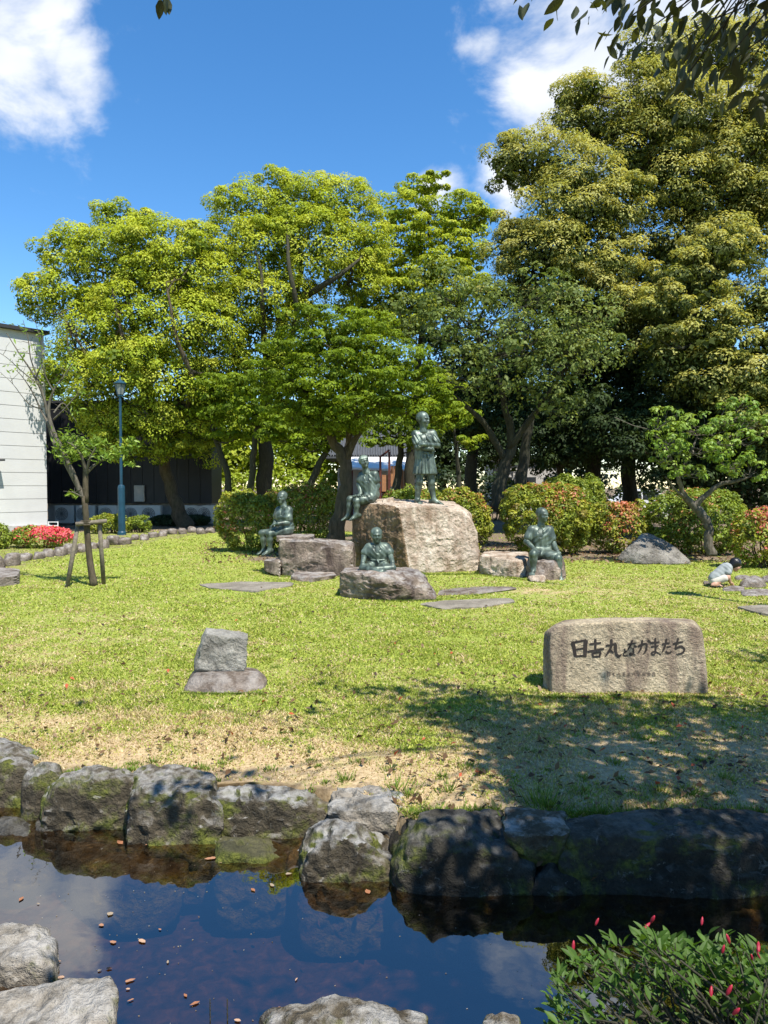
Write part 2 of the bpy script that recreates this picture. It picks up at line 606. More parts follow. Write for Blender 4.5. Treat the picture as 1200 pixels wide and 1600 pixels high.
def mat_water():
    m, nt, bs = mat_base('pond_water')
    nt.nodes.remove(bs)
    tc = nd(nt, 'ShaderNodeTexCoord')
    n1 = noise(nt, 2.2, 3, 0.5, tc.outputs['Object'])
    n2 = noise(nt, 14.0, 2, 0.5, tc.outputs['Object'])
    h = mth(nt, 'MULTIPLY_ADD', n2, 0.08, n1)
    b = nd(nt, 'ShaderNodeBump', Strength=0.035, Distance=0.05)
    nt.links.new(h, b.inputs['Height'])
    fr = nd(nt, 'ShaderNodeFresnel', IOR=2.75)
    nt.links.new(b.outputs[0], fr.inputs['Normal'])
    tr = nd(nt, 'ShaderNodeBsdfTransparent')
    tr.inputs['Color'].default_value = (0.62, 0.46, 0.27, 1)
    gl = nd(nt, 'ShaderNodeBsdfGlossy', Roughness=0.012)
    gl.inputs['Color'].default_value = (1, 1, 1, 1)
    nt.links.new(b.outputs[0], gl.inputs['Normal'])
    mx = nd(nt, 'ShaderNodeMixShader')
    geo = nd(nt, 'ShaderNodeNewGeometry')             # seen from below the sheet only lets light through
    nt.links.new(mth(nt, 'MULTIPLY', fr.outputs[0], mth(nt, 'SUBTRACT', 1.0, geo.outputs['Backfacing'])), mx.inputs[0])
    nt.links.new(tr.outputs[0], mx.inputs[1])
    nt.links.new(gl.outputs[0], mx.inputs[2])
    nt.links.new(mx.outputs[0], nt.nodes['Material Output'].inputs['Surface'])
    return m


M['water'] = mat_water()


def mat_ground():
    m, nt, bs = mat_base('ground_lawn')
    tc = nd(nt, 'ShaderNodeTexCoord')
    O = tc.outputs['Object']
    at = nd(nt, 'ShaderNodeAttribute', attribute_name='mask')   # r: dry straw, g: bare soil, b: pond bed
    sep = nd(nt, 'ShaderNodeSeparateColor')
    nt.links.new(at.outputs['Color'], sep.inputs[0])
    nf = noise(nt, 38, 5, 0.7, O)
    nm = noise(nt, 5.5, 6, 0.65, O)
    nb = noise(nt, 0.6, 4, 0.55, O)
    green = ramp_node(nt, nf, [(0.28, (0.11, 0.15, 0.022)), (0.52, (0.235, 0.295, 0.048)), (0.75, (0.38, 0.42, 0.10))])
    green = mixc(nt, nd_range(nt, nb, 0.35, 0.7), green, mixc(nt, 0.5, green, (0.30, 0.29, 0.08)))
    straw = ramp_node(nt, nf, [(0.25, (0.22, 0.15, 0.075)), (0.5, (0.42, 0.31, 0.17)), (0.78, (0.57, 0.45, 0.28))])
    soil = ramp_node(nt, nf, [(0.3, (0.07, 0.05, 0.033)), (0.55, (0.20, 0.15, 0.10)), (0.75, (0.34, 0.27, 0.19))])
    bed = ramp_node(nt, noise(nt, 16, 5, 0.6, O, 0.6), [(0.3, (0.012, 0.008, 0.004)), (0.52, (0.042, 0.026, 0.011)), (0.74, (0.10, 0.062, 0.026))])
    dry = mth(nt, 'ADD', sep.outputs[0], mth(nt, 'MULTIPLY', mth(nt, 'SUBTRACT', nm, 0.5), 1.7))
    dry = nd_range(nt, dry, 0.3, 0.75)
    c = mixc(nt, dry, green, straw)
    so = mth(nt, 'ADD', sep.outputs[1], mth(nt, 'MULTIPLY', mth(nt, 'SUBTRACT', nm, 0.5), 1.2))
    c = mixc(nt, nd_range(nt, so, 0.35, 0.7), c, soil)
    c = mixc(nt, sep.outputs[2], c, bed)
    nt.links.new(c, bs.inputs['Base Color'])
    bs.inputs['Roughness'].default_value = 0.95
    bs.inputs['Specular IOR Level'].default_value = 0.1
    bump(nt, bs, mth(nt, 'MULTIPLY_ADD', nm, 1.5, nf), 0.5, 0.03)
    return m


M['ground'] = mat_ground()

# ---------------------------------------------------------------- ground and pond
WATER_Z = -0.215
FAR_SHORE = np.array([(-40, 9.0), (-8, 5.6), (-3.2, 4.75), (-2.3, 4.36), (-1.95, 4.12), (-1.55, 4.03), (-1.1, 3.97), (-0.5, 3.93), (-0.25, 3.84), (0.0, 3.66), (0.15, 3.48), (0.8, 3.44), (1.1, 3.42), (2.4, 3.40), (5, 3.3), (9, 3.0), (40, 1.0)])
NEAR_SHORE = np.array([(-40, 4.0), (-4, 3.5), (-2.0, 2.3), (-1.5, 2.0), (-1.15, 1.95), (-0.7, 1.9), (0.2, 1.9), (0.7, 1.9), (1.2, 1.7), (2.5, 1.5), (6, 1.2), (40, -1)])


def shores(x):
    return np.interp(x, FAR_SHORE[:, 0], FAR_SHORE[:, 1]), np.interp(x, NEAR_SHORE[:, 0], NEAR_SHORE[:, 1])


def sstep(a, b, x):
    t = np.clip((x - a) / (b - a), 0, 1)
    return t * t * (3 - 2 * t)


def ground_z(x, y):
    x = np.asarray(x, float)
    y = np.asarray(y, float)
    f, n = shores(x)
    pond = sstep(0.0, 0.16, f - y) * sstep(0.0, 0.16, y - n)
    p3 = np.stack([x, y, x * 0], -1).reshape(-1, 3)
    und = (0.022 * fbm(p3 * 0.45, 3) + 0.008 * fbm(p3 * 2.5, 2)).reshape(x.shape)
    und = und - 0.05 * sstep(2.6, 1.5, y)
    bank = 0.02 * sstep(0.7, 0.0, y - f) * (y > f)
    return und * (1 - pond) - bank + pond * (-0.62 + 0.03 * np.sin(x * 5) * np.cos(y * 4))


def ground_masks(x, y):
    x = np.asarray(x, float)
    y = np.asarray(y, float)
    p3 = np.stack([x, y, x * 0], -1).reshape(-1, 3)
    n = fbm(p3 * 0.8, 4).reshape(x.shape)
    n2 = fbm(p3 * 0.25 + 9, 3).reshape(x.shape)
    f, nr = shores(x)
    near = sstep(5.9, 4.7, y + 0.12 * np.abs(x + 0.8) + 0.7 * n)
    # straw between the pond and the two stones, greener to the far left edge
    dry = 0.82 * near
    dry = dry - 0.35 * sstep(-1.5, -3.2, x) * near
    dry = np.maximum(dry, 0.45 * np.exp(-(((x - 2.1) / 1.6) ** 2 + ((y - 5.6) / 0.55) ** 2)))
    dry = np.maximum(dry, 0.22 + 0.25 * n2 - 0.015 * (y - 8))
    dry = np.maximum(dry, 0.6 * np.exp(-(((x - 1.3) / 3.2) ** 2 + ((y - 11.2) / 0.7) ** 2)) * (0.7 + n))
    soil = 0.5 * sstep(0.6, 0.05, y - f) * (y > f)
    soil = np.maximum(soil, 0.5 * sstep(0.6, 2.2, x) * sstep(5.1, 4.1, y) * (y > f))
    back = 15.8 + 0.04 * x * x * (x > 0) * 0
    soil = np.maximum(soil, 0.85 * sstep(15.4, 16.6, y + 0.4 * n) * sstep(-3.6, -2.8, x - 0.25 * (y - 16)))
    edge = np.interp(y, [12, 14.2, 18, 22, 25.5], [-8.5, -7.0, -6.9, -6.6, -5.4])
    soil = np.maximum(soil, 0.5 * (x < edge) * (y > 13))
    soil = np.maximum(soil, 0.8 * sstep(25.2, 26.5, y))
    soil = np.maximum(soil, 0.8 * sstep(2.6, 1.8, y))
    pond = sstep(-0.06, 0.03, f - y) * sstep(-0.03, 0.1, y - nr)
    return np.clip(dry, 0, 1), np.clip(soil, 0, 1), pond


def build_ground():
    def axis(segs):
        out = []
        for a, b, s in segs:
            out += list(np.arange(a, b, s))
        out.append(segs[-1][1])
        return np.array(out)
    xs = axis([(-400, -60, 40), (-60, -16, 4), (-16, -4, 0.4), (-4, 4, 0.08), (4, 16, 0.4), (16, 60, 4), (60, 400, 40)])
    ys = axis([(-60, -4, 4), (-4, 1, 0.3), (1, 6, 0.06), (6, 30, 0.3), (30, 70, 2), (70, 600, 40)])
    X, Y = np.meshgrid(xs, ys, indexing='ij')
    Z = ground_z(X, Y)
    v = np.stack([X, Y, Z], -1).reshape(-1, 3)
    nx, ny = X.shape
    i = np.arange(nx * ny).reshape(nx, ny)
    f = np.stack([i[:-1, :-1], i[1:, :-1], i[1:, 1:], i[:-1, 1:]], -1).reshape(-1, 4)
    me = new_mesh('ground', v, f, True)
    d, s, p = ground_masks(X, Y)
    set_col(me, np.stack([d, s, p], -1).reshape(-1, 3), 'POINT', 'mask')
    o = link('ground', me, M['ground'])
    tag(o, kind='structure')
    # water sheet
    xs = np.linspace(-30, 30, 121)
    fr, nr = shores(xs)
    v = np.concatenate([np.stack([xs, nr - 0.3, xs * 0 + WATER_Z], -1), np.stack([xs, fr + 0.3, xs * 0 + WATER_Z], -1)])
    n = len(xs)
    k = np.arange(n - 1)
    f = np.stack([k, k + 1, k + 1 + n, k + n], -1)
    me = new_mesh('pond_water', v, f)
    o = link('pond_water', me, M['water'])
    tag(o, kind='structure')


build_ground()

# ---------------------------------------------------------------- rocks
_ico = {}


def ico(sub):
    if sub not in _ico:
        bm = bmesh.new()
        bmesh.ops.create_icosphere(bm, subdivisions=sub, radius=1)
        bm.verts.ensure_lookup_table()
        v = np.array([v.co for v in bm.verts])
        f = np.array([[l.vert.index for l in q.loops] for q in bm.faces])
        bm.free()
        _ico[sub] = (v / np.linalg.norm(v, axis=1)[:, None], f)
    return _ico[sub]


def hull_planes(pts):
    bm = bmesh.new()
    for p in pts:
        bm.verts.new(p)
    r = bmesh.ops.convex_hull(bm, input=list(bm.verts))
    bm.normal_update()
    pl = []
    for f in bm.faces:
        if f.calc_area() > 1e-7:
            n_, q_ = np.array(f.normal), np.array(f.verts[0].co)
            if not any(n_ @ a > 0.9995 and abs((q_ - b) @ a) < 0.012 for a, b in pl):
                pl.append((n_, q_))
    bm.free()
    return pl


def rock_mesh(pts, sub=4, sharp=18, amp=0.03, freq=3.0, seed=0, octv=4, ridge=0.0, chips=0, chip_lo=0.93):
    pts = np.array([list(p) for p in pts], float)
    pl = hull_planes(pts)
    c = 0.5 * (pts.min(0) + pts.max(0))
    c = 0.5 * c + 0.5 * pts.mean(0)
    ext = (pts.max(0) - pts.min(0)) / 2
    u, f = ico(sub)
    u = u * ext
    u = u / np.linalg.norm(u, axis=1)[:, None]
    if chips:                                          # broken corners: planes a little inside the hull
        cr = np.random.default_rng(900 + seed)
        for k in range(chips):
            n = cr.normal(size=3)
            n = n / np.linalg.norm(n)
            sup = float(((pts - c) @ n).max())
            pl.append((n, c + n * sup * cr.uniform(chip_lo, 0.99)))
    acc = np.zeros(len(u))
    for n, q in pl:
        d = float(np.dot(n, q - c))
        if d < 0:
            n, d = -n, -d
        d = max(d, 0.01)
        acc += np.maximum(u @ n / d, 0) ** sharp
    r = acc ** (-1.0 / sharp)
    v = u * r[:, None]
    w = v + c
    nz = fbm(w * freq + seed * 7.7, octv, 0.52)
    if ridge:
        nz = nz * (1 - ridge) + ridge * (1 - 2 * np.abs(fbm(w * freq * 0.7 + 31 + seed, 3)))
    if chips:
        nz = nz + 0.55 * (1 - 2.2 * np.abs(fbm(w * freq * 2.7 + 5 + seed, 3)))
    v = v * (1 + amp * nz / np.maximum(r, 0.15))[:, None]
    return v + c, f


def rock(name, pts, mat, label=None, cat='rock', group=None, parent=None, base=None, **kw):
    v, f = rock_mesh(pts, **kw)
    crisp = kw.get('sharp', 18) >= 24
    if parent is not None:
        return part(name, v, f, mat, parent, True)
    b = base if base is not None else (v[:, 0].mean(), v[:, 1].mean(), max(v[:, 2].min(), -0.5))
    o = solid(name, v, f, mat, b, True)
    if crisp:
        o.data.set_sharp_from_angle(angle=rad(24))
    return tag(o, label, cat, group)


def slabpts(outline, d, t, sink=0.15, water=False, crest=0.06):
    """a stone given by its pixel outline: the foot stands at depth d, the crest lies about t metres behind it"""
    ys = [q[1] for q in outline]
    y0, y1 = min(ys), max(ys)
    if water:                                          # foot at the waterline, crest level with the lawn
        d = (CAM_Z - WATER_Z) * F_PX / (y1 - 8 - HORIZON) + 0.03
        t = max(0.14, min(t, (CAM_Z - crest) * F_PX / (y0 - HORIZON) - d))
    ym = 0.5 * (y0 + y1)
    out = []
    for x, y in outline:
        k = max(0.0, min(1.0, (ym - y) / (ym - y0)))
        if k > 0.05:                                   # upper half: crest at the back, front edge a little lower
            p = P(x, y, d + t * (0.45 + 0.55 * k))
            out.append(tuple(p))
            out.append((p.x * (d + 0.2 * t) / p.y, d + 0.12 * t, p.z - 0.05 * t - 0.012))
            if water:
                out.append((p.x * (p.y + 0.22) / p.y, p.y + 0.22, p.z - 0.2))
        else:
            p = P(x, y, d)
            out.append(tuple(p))
            e = t + (0.2 if water else 0.05)
            out.append((p.x * (p.y + e) / p.y, p.y + e, p.z))
            out.append((p.x * (p.y + 0.04) / p.y, p.y + 0.04, p.z - sink))
            out.append((p.x * (p.y + t) / p.y, p.y + t, p.z - sink))
    return out


def blockpts(top, h0, h1=None, grow=0.0):
    """prism over a ground/top polygon given as world points, from z = h0 below to the points' own z"""
    out = []
    c = sum((Vector(p) for p in top), Vector()) / len(top)
    for p in top:
        p = Vector(p)
        out.append(tuple(p))
        q = p + (p - c) * grow
        out.append((q.x, q.y, h0))
    return out


def brown_left(o):
    """the left, split face of the block takes a darker brown material"""
    o.data.materials.append(M['rock_left'])
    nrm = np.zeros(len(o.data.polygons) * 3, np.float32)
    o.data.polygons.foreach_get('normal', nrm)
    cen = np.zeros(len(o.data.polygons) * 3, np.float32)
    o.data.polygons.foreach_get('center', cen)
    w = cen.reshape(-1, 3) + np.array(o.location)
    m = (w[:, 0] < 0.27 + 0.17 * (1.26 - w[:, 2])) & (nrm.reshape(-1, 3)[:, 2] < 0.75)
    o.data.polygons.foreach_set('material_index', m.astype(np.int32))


def stones_centre():
    # the big central block: dark left face, pale right face
    D = 13.5
    pts = [P(622, 789, 13.55), P(560, 787, 14.5), P(549, 818, 14.5), P(557, 890, 14.6), P(638, 893, 13.42), P(645, 900, 13.55), P(749, 898, 13.9),
           P(745, 822, 13.95), P(737, 803, 14.05), P(716, 793, 13.9), P(708, 784, 15.0), P(600, 779, 15.3), P(560, 780, 15.2), P(742, 880, 15.6), P(570, 880, 15.8), P(730, 800, 15.2)]
    pts += [(p[0], p[1], -0.15) for p in (P(557, 890, 14.6), P(645, 900, 13.6), P(750, 898, 13.95))]
    pr = rock('pedestal_rock', pts, M['rock_main'], 'largest pale pink granite block, the standing bronze boy on top', sub=7, sharp=110, amp=0.026, freq=3.2, seed=1, octv=6, ridge=0.5, chips=26)
    brown_left(pr)
    rock('chock_stone', [P(a, b, c) for a, b, c in ((597, 781, 14.2), (615, 776, 14.2), (616, 789, 14.1), (596, 790, 14.1), (598, 780, 14.6), (614, 777, 14.6), (615, 789, 14.6), (598, 789, 14.6))],
         M['rock_main'], 'small stone lump on the big block behind the seated reader', sub=3, sharp=16, amp=0.02, freq=6, seed=2)
    # left seat rock: slab, body, ledge
    top = [P(437, 843, 13.3), P(552, 852, 13.1), P(554, 845, 14.1), P(445, 838, 14.2)]
    pts = top + [P(440, 893, 13.3), P(470, 900, 13.1), P(552, 896, 13.0), P(556, 890, 14.2), P(436, 886, 14.1), P(490, 846, 13.05)]
    pts += [(p[0], p[1], -0.15) for p in (P(440, 893, 13.3), P(552, 896, 13.0), P(556, 890, 14.2), P(436, 886, 14.1))]
    rock('seat_rock', pts, M['rock_brown'], 'long reddish brown rock under the seated boy on the left', sub=5, sharp=70, amp=0.028, freq=3.4, seed=3, chips=22, ridge=0.45, octv=5)
    pts = [P(432, 838, 13.5), P(490, 838, 13.4), P(492, 834, 14.0), P(434, 834, 14.1), P(432, 846, 13.5), P(491, 847, 13.4), P(492, 843, 14.0), P(434, 843, 14.1)]
    rock('seat_slab', pts, M['rock_brown'], 'thin flat slab on top of the long brown rock', sub=4, sharp=30, amp=0.02, freq=5, seed=4)
    pts = [P(413, 876, 13.5), P(437, 873, 13.3), P(439, 880, 13.2), P(438, 902, 13.15), P(413, 893, 13.45), P(415, 872, 14.0), P(438, 872, 14.0), P(415, 890, 14.0)]
    rock('ledge_rock', pts, M['rock_brown'], 'low brown ledge stone under the left boy\'s feet', sub=4, sharp=30, amp=0.03, freq=4, seed=5)
    pts = [P(455, 900, 12.6), P(490, 903, 12.3), P(527, 898, 12.7), P(520, 893, 13.0), P(460, 893, 13.0), P(456, 910, 12.6), P(484, 913, 12.25), P(526, 903, 12.7)]
    rock('low_slab', pts, M['rock_brown'], 'low flat step stone in front of the long brown rock', sub=4, sharp=30, amp=0.02, freq=5, seed=6)
    # front rock with the cross-legged boy
    pts = [P(532, 893, 10.55), P(585, 900, 10.25), P(600, 893, 10.25), P(655, 892, 10.7), P(640, 886, 11.5), P(545, 886, 11.5), P(532, 926, 10.6), P(592, 940, 10.15),
           P(686, 938, 10.35), P(672, 916, 10.45), P(656, 903, 10.4), P(596, 905, 10.05), P(680, 925, 11.2), P(540, 905, 11.5)]
    pts += [(p[0], p[1], -0.15) for p in (P(532, 926, 10.6), P(592, 940, 10.2), P(686, 938, 10.4), P(670, 925, 11.4), P(540, 915, 11.5))]
    rock('seat_rock', pts, M['rock_brown'], 'purple brown rock in front carrying the cross-legged boy', sub=5, sharp=80, amp=0.03, freq=3.4, seed=7, chips=22, ridge=0.5)
    pts = [P(683, 925, 10.9), P(750, 920, 11.2), P(810, 919, 11.3), P(800, 915, 11.8), P(690, 919, 11.6), P(686, 937, 10.5), P(740, 931, 10.9), P(806, 922, 11.3)]
    rock('low_slab', pts, M['rock_base'], 'long low step stone with a dark edge right of the front rock', sub=4, sharp=30, amp=0.015, freq=6, seed=8)
    # right seat rocks
    pts = [P(751, 868, 13.3), P(757, 861, 14.1), P(825, 862, 13.9), P(826, 872, 13.0), P(805, 876, 12.85), P(749, 895, 13.35), P(765, 900, 13.1), P(820, 908, 12.75), P(826, 900, 13.5), P(752, 886, 14.2)]
    pts += [(p[0], p[1], -0.15) for p in (P(749, 895, 13.35), P(820, 908, 12.75), P(826, 900, 13.5), P(752, 886, 14.2))]
    rock('seat_rock', pts, M['rock_main'], 'pale topped brown rock between the big block and the right seated boy', sub=5, sharp=60, amp=0.026, freq=3.4, seed=9, chips=22, ridge=0.4)
    pts = [P(822, 878, 12.75), P(868, 876, 12.5), P(881, 872, 12.9), P(884, 914, 12.55), P(845, 915, 12.35), P(822, 906, 12.7), P(828, 870, 13.3), P(875, 866, 13.4), P(882, 905, 13.3), P(830, 900, 13.3)]
    pts += [(p[0], p[1], -0.15) for p in (P(884, 914, 12.55), P(845, 915, 12.35), P(822, 906, 12.7))]
    rock('seat_rock', pts, M['rock_brown'], 'brown block directly under the right seated boy', sub=4, sharp=30, amp=0.028, freq=3.4, seed=10, chips=22, ridge=0.4)
    pts = [P(826, 900, 12.4), P(850, 899, 12.3), P(852, 913, 12.1), P(826, 910, 12.2), P(828, 897, 12.7), P(850, 897, 12.7)]
    rock('foot_stone', pts, M['rock_main'], 'small orange pink stone under the right seated boy\'s foot', sub=3, sharp=16, amp=0.02, freq=6, seed=11)
    # flat paving slabs in the grass
    for k, (ol, lab) in enumerate([([(310, 912), (330, 918), (400, 923), (455, 914), (460, 909), (380, 908)], 'flat grey slab in the grass left of the low step'),
                                   ([(655, 942), (690, 950), (760, 946), (806, 938), (795, 933), (700, 937)], 'flat grey slab in the grass below the long low step'),
                                   ([(1150, 947), (1190, 957), (1240, 962), (1250, 950), (1190, 944)], 'flat grey slab at the right edge of the lawn')]):
        top = [G(x, y, 0.035) for x, y in ol]
        rock('paving_slab', blockpts(top, -0.1), M['paving'], lab, 'slab', sub=4, sharp=40, amp=0.006, freq=5, seed=20 + k)


stones_centre()


def stones_lawn():
    # small stone: leaning rough block on a low boulder
    pts = slabpts([(322, 980), (388, 989), (382, 1048), (304, 1046)], 5.9, 0.2, sink=0.05)
    rock('marker_stone', pts, M['rock_grey'], 'rough grey squared stone leaning on the low brown boulder', sub=5, sharp=60, amp=0.022, freq=9, seed=30, octv=5, ridge=0.3)
    pts = [P(283, 1080, 5.70), P(300, 1052, 5.8), P(330, 1046, 5.95), P(378, 1044, 6.0), P(410, 1051, 5.9), P(421, 1063, 5.85), P(415, 1078, 5.72), P(350, 1088, 5.62), P(300, 1086, 5.65),
           P(310, 1040, 6.4), P(400, 1044, 6.4), P(290, 1060, 6.2), P(415, 1060, 6.2)]
    pts += [(p[0], p[1], -0.12) for p in (P(283, 1080, 5.70), P(415, 1078, 5.72), P(310, 1040, 6.4), P(400, 1044, 6.4))]
    rock('base_boulder', pts, M['rock_base'], 'low rounded brown boulder under the leaning grey stone', sub=5, sharp=16, amp=0.02, freq=6, seed=31)
    # boulder at the back right
    pts = [P(965, 872, 15.6), P(985, 850, 15.7), P(1000, 838, 15.9), P(1009, 832, 16.1), P(1020, 836, 16.0), P(1050, 853, 15.7), P(1080, 879, 15.4), P(1000, 881, 15.2), P(1050, 881, 15.25),
           P(975, 870, 16.6), P(1010, 840, 16.6), P(1070, 870, 16.6), P(1000, 860, 15.35)]
    pts += [(p[0], p[1], -0.12) for p in (P(965, 872, 15.6), P(1080, 879, 15.4), P(975, 870, 16.6))]
    rock('boulder', pts, M['rock_boulder'], 'grey peaked boulder at the foot of the azaleas', sub=5, sharp=50, amp=0.04, freq=2.4, chips=16, seed=32, ridge=0.4)
    # stones near the child
    for k, (x0, x1, y0, y1, lab) in enumerate([(1156, 1197, 898, 920, 'largest rounded grey stone beside the squatting child'),
                                              (1128, 1162, 913, 925, 'small low stone at the squatting child\'s hands'),
                                              (1158, 1215, 918, 933, 'low wide stone in front of the rounded one by the child'),
                                              (1148, 1174, 896, 908, 'dark stone behind the rounded one by the child'),
                                              (1186, 1215, 896, 912, 'stone at the right edge behind the rounded one'),
                                              (1100, 1112, 908, 914, 'tiny pale pebble left of the squatting child')]):
        d = G(600, y1).y
        xm, w = (x0 + x1) / 2, (x1 - x0)
        ol = [(x0, y1 - 3), (x0 + w * .2, y0 + (y1 - y0) * .25), (xm, y0), (x1 - w * .2, y0 + 3), (x1, y1 - 4), (x1 - w * .2, y1), (x0 + w * .15, y1)]
        rock('garden_stone', slabpts(ol, d, 0.3 * w / 40 + .1), M['rock_edge'], lab, 'stone', sub=4, sharp=12, amp=0.03, freq=4, seed=40 + k)


stones_lawn()


# ---------------------------------------------------------------- inscribed stone
def inscribed_stone():
    # front outline (pixel) at the front face; the face leans back a little
    D0 = 5.68
    front = [(862, 1090), (858, 1050), (857, 1000), (866, 979), (880, 975), (1000, 970), (1080, 973), (1096, 984), (1103, 1027), (1108, 1088)]
    root = thing('inscribed_stone', 'long low granite stone with large black carved characters', 'stone sign', (G(984, 1088).x, 5.85, 0))

    def dep(py):
        return D0 + 0.05 * (1088 - py) / 115
    pts = [P(x, y, dep(y)) for x, y in front]
    pts += [P(846, 987, 5.87), P(843, 1033, 5.87), P(850, 1078, 5.8)]
    back = [(862, 1082, 6.06), (858, 985, 6.02), (875, 968, 6.02), (1000, 964, 6.04), (1085, 967, 6.04), (1100, 985, 6.04), (1106, 1080, 6.06)]
    pts += [P(*q) for q in back]
    pts += [(p[0], p[1], -0.12) for p in (P(862, 1088, D0), P(1108, 1088, D0), P(862, 1082, 6.06), P(1106, 1080, 6.06), P(848, 1078, 5.85))]
    v, f = rock_mesh(pts, sub=6, sharp=46, amp=0.008, freq=9, seed=50, octv=5)
    body = part('stone_body', v, f, M['rock_sign'], root, True)
    bvh = BVHTree.FromPolygons([tuple(p) for p in v], [tuple(q) for q in f])

    def hit(px, py):
        dv = ray(px, py)
        h, n, i, dist = bvh.ray_cast(Vector((0, 0, CAM_Z)), dv.normalized())
        if h is None:
            h = P(px, py, D0)
        return h - dv.normalized() * 0.004

    def S(x, y):                                       # coordinates measured on an enlargement of the stone
        return 860 + x / 4.615, 960 + y / 4.615

    def stroke(mb, pts, w, taper=0.35, head=1.0):
        q = spline([(x, y) for x, y in pts], 7) if len(pts) > 2 else np.array([np.array(pts[0]) + (np.array(pts[1]) - np.array(pts[0])) * t for t in np.linspace(0, 1, 7)])
        n = len(q)
        vs, fs = [], []
        for i in range(n):
            t = q[min(i + 1, n - 1)] - q[max(i - 1, 0)]
            t = t / (np.linalg.norm(t) + 1e-9)
            nn = np.array((-t[1], t[0]))
            s = i / (n - 1)
            ww = w * 0.5 * (head * (1 - s) + 1.0 * s if s < 0.3 else 1.0) * (1.0 if s < 0.75 else 1 - (1 - taper) * (s - 0.75) / 0.25)
            if i == 0:
                ww *= 0.7
            for sg in (-1, 1):
                a = q[i] + nn * ww * sg
                vs.append(hit(*S(a[0], a[1])))
        for i in range(n - 1):
            fs.append((2 * i, 2 * i + 1, 2 * i + 3, 2 * i + 2))
        mb.add(vs, fs)

    chars = {
        'hi': [([(158, 200), (172, 245), (180, 306)], 19, .8), ([(150, 206), (200, 196), (258, 184)], 11, 1), ([(256, 184), (252, 240), (250, 306)], 21, .8), ([(185, 252), (245, 244)], 9, .8), ([(180, 302), (246, 296)], 9, .9)],
        'kichi': [([(283, 216), (366, 204)], 11, .8), ([(324, 176), (325, 262)], 13, .8), ([(268, 270), (330, 258), (388, 247)], 12, .8), ([(302, 278), (310, 308)], 11, .8), ([(303, 280), (366, 270)], 9, 1), ([(364, 272), (352, 308)], 12, .8), ([(310, 306), (350, 304)], 9, .8)],
        'maru': [([(400, 226), (440, 219), (474, 210)], 10, 1), ([(440, 178), (436, 240), (394, 306)], 13, .2), ([(470, 212), (472, 270), (490, 302), (514, 288)], 15, .3), ([(424, 252), (456, 278)], 11, .6)],
        'to': [([(533, 246), (541, 270)], 8, .5), ([(554, 262), (530, 279), (530, 296), (556, 297)], 7, .5)],
        'na': [([(556, 216), (622, 205)], 9, .6), ([(592, 184), (578, 222), (556, 258)], 10, .3), ([(604, 224), (624, 236)], 9, .4), ([(598, 240), (598, 280), (576, 294), (578, 278), (618, 294)], 8, .4)],
        'ka': [([(634, 228), (690, 212), (690, 258), (668, 288)], 11, .3), ([(664, 184), (652, 246), (630, 282)], 10, .3), ([(704, 184), (726, 206)], 11, .4)],
        'ma': [([(722, 206), (788, 197)], 9, .6), ([(726, 233), (782, 225)], 9, .6), ([(757, 170), (758, 272), (738, 290), (730, 277), (757, 268), (798, 292)], 9, .4)],
        'ta': [([(804, 216), (862, 204)], 10, .6), ([(838, 174), (826, 230), (806, 276)], 11, .3), ([(838, 236), (870, 230)], 8, .5), ([(832, 264), (850, 279), (876, 270)], 9, .4)],
        'chi': [([(884, 212), (958, 197)], 10, .6), ([(922, 170), (912, 210), (898, 248)], 10, .6), ([(898, 248), (944, 231), (967, 256), (946, 280), (906, 286)], 11, .3)],
    }
    for nm, st in chars.items():
        mb = MB()
        for p, w, tp in st:
            stroke(mb, p, w * 1.3, tp, 1.15)
        mb.part('carved_character', M['ink'], root)
    # worn small line below
    r = random.Random(3)
    x = 412
    tiny = [[((0, 0), (0, 26)), ((0, 2), (20, 2)), ((20, 2), (20, 26)), ((0, 14), (20, 14)), ((0, 26), (20, 26))], [((0, 6), (20, 4)), ((10, 0), (10, 26)), ((4, 16), (18, 26))], [((0, 10), (22, 8)), ((10, 0), (2, 24)), ((12, 12), (22, 26))],
            [((0, 2), (22, 2)), ((11, 2), (9, 26)), ((0, 14), (20, 14)), ((0, 26), (22, 26))], [((0, 12), (22, 11)), ((11, 0), (11, 26))], [((8, 2), (0, 26)), ((12, 2), (22, 26))], [((4, 0), (0, 10)), ((2, 8), (22, 6)), ((11, 6), (11, 26)), ((0, 18), (22, 17))],
            [((3, 0), (0, 26)), ((3, 1), (20, 1)), ((20, 1), (20, 26)), ((3, 9), (20, 9)), ((3, 17), (20, 17))], [((2, 4), (20, 3)), ((11, 0), (11, 12)), ((0, 12), (22, 11)), ((5, 16), (18, 16)), ((5, 26), (18, 26)), ((5, 16), (5, 26)), ((18, 16), (18, 26))],
            [((2, 2), (2, 26)), ((2, 2), (19, 2)), ((19, 2), (19, 26)), ((2, 14), (19, 14)), ((2, 26), (19, 26))]]
    for k, g in enumerate(tiny):
        mb = MB()
        for a, b in g:
            stroke(mb, [(x + a[0], 417 + a[1]), (x + b[0], 417 + b[1])], 3.6, 0.7)
        mb.part('small_carved_character', M['ink_faint'], root)
        x += 36


inscribed_stone()


# ---------------------------------------------------------------- pond bank stones
def swell(ol):
    xs = [q[0] for q in ol]
    xm = 0.5 * (min(xs) + max(xs))
    return [(xm + (x - xm) * 1.10, y - (9 if y < 1300 else 0)) for x, y in ol]


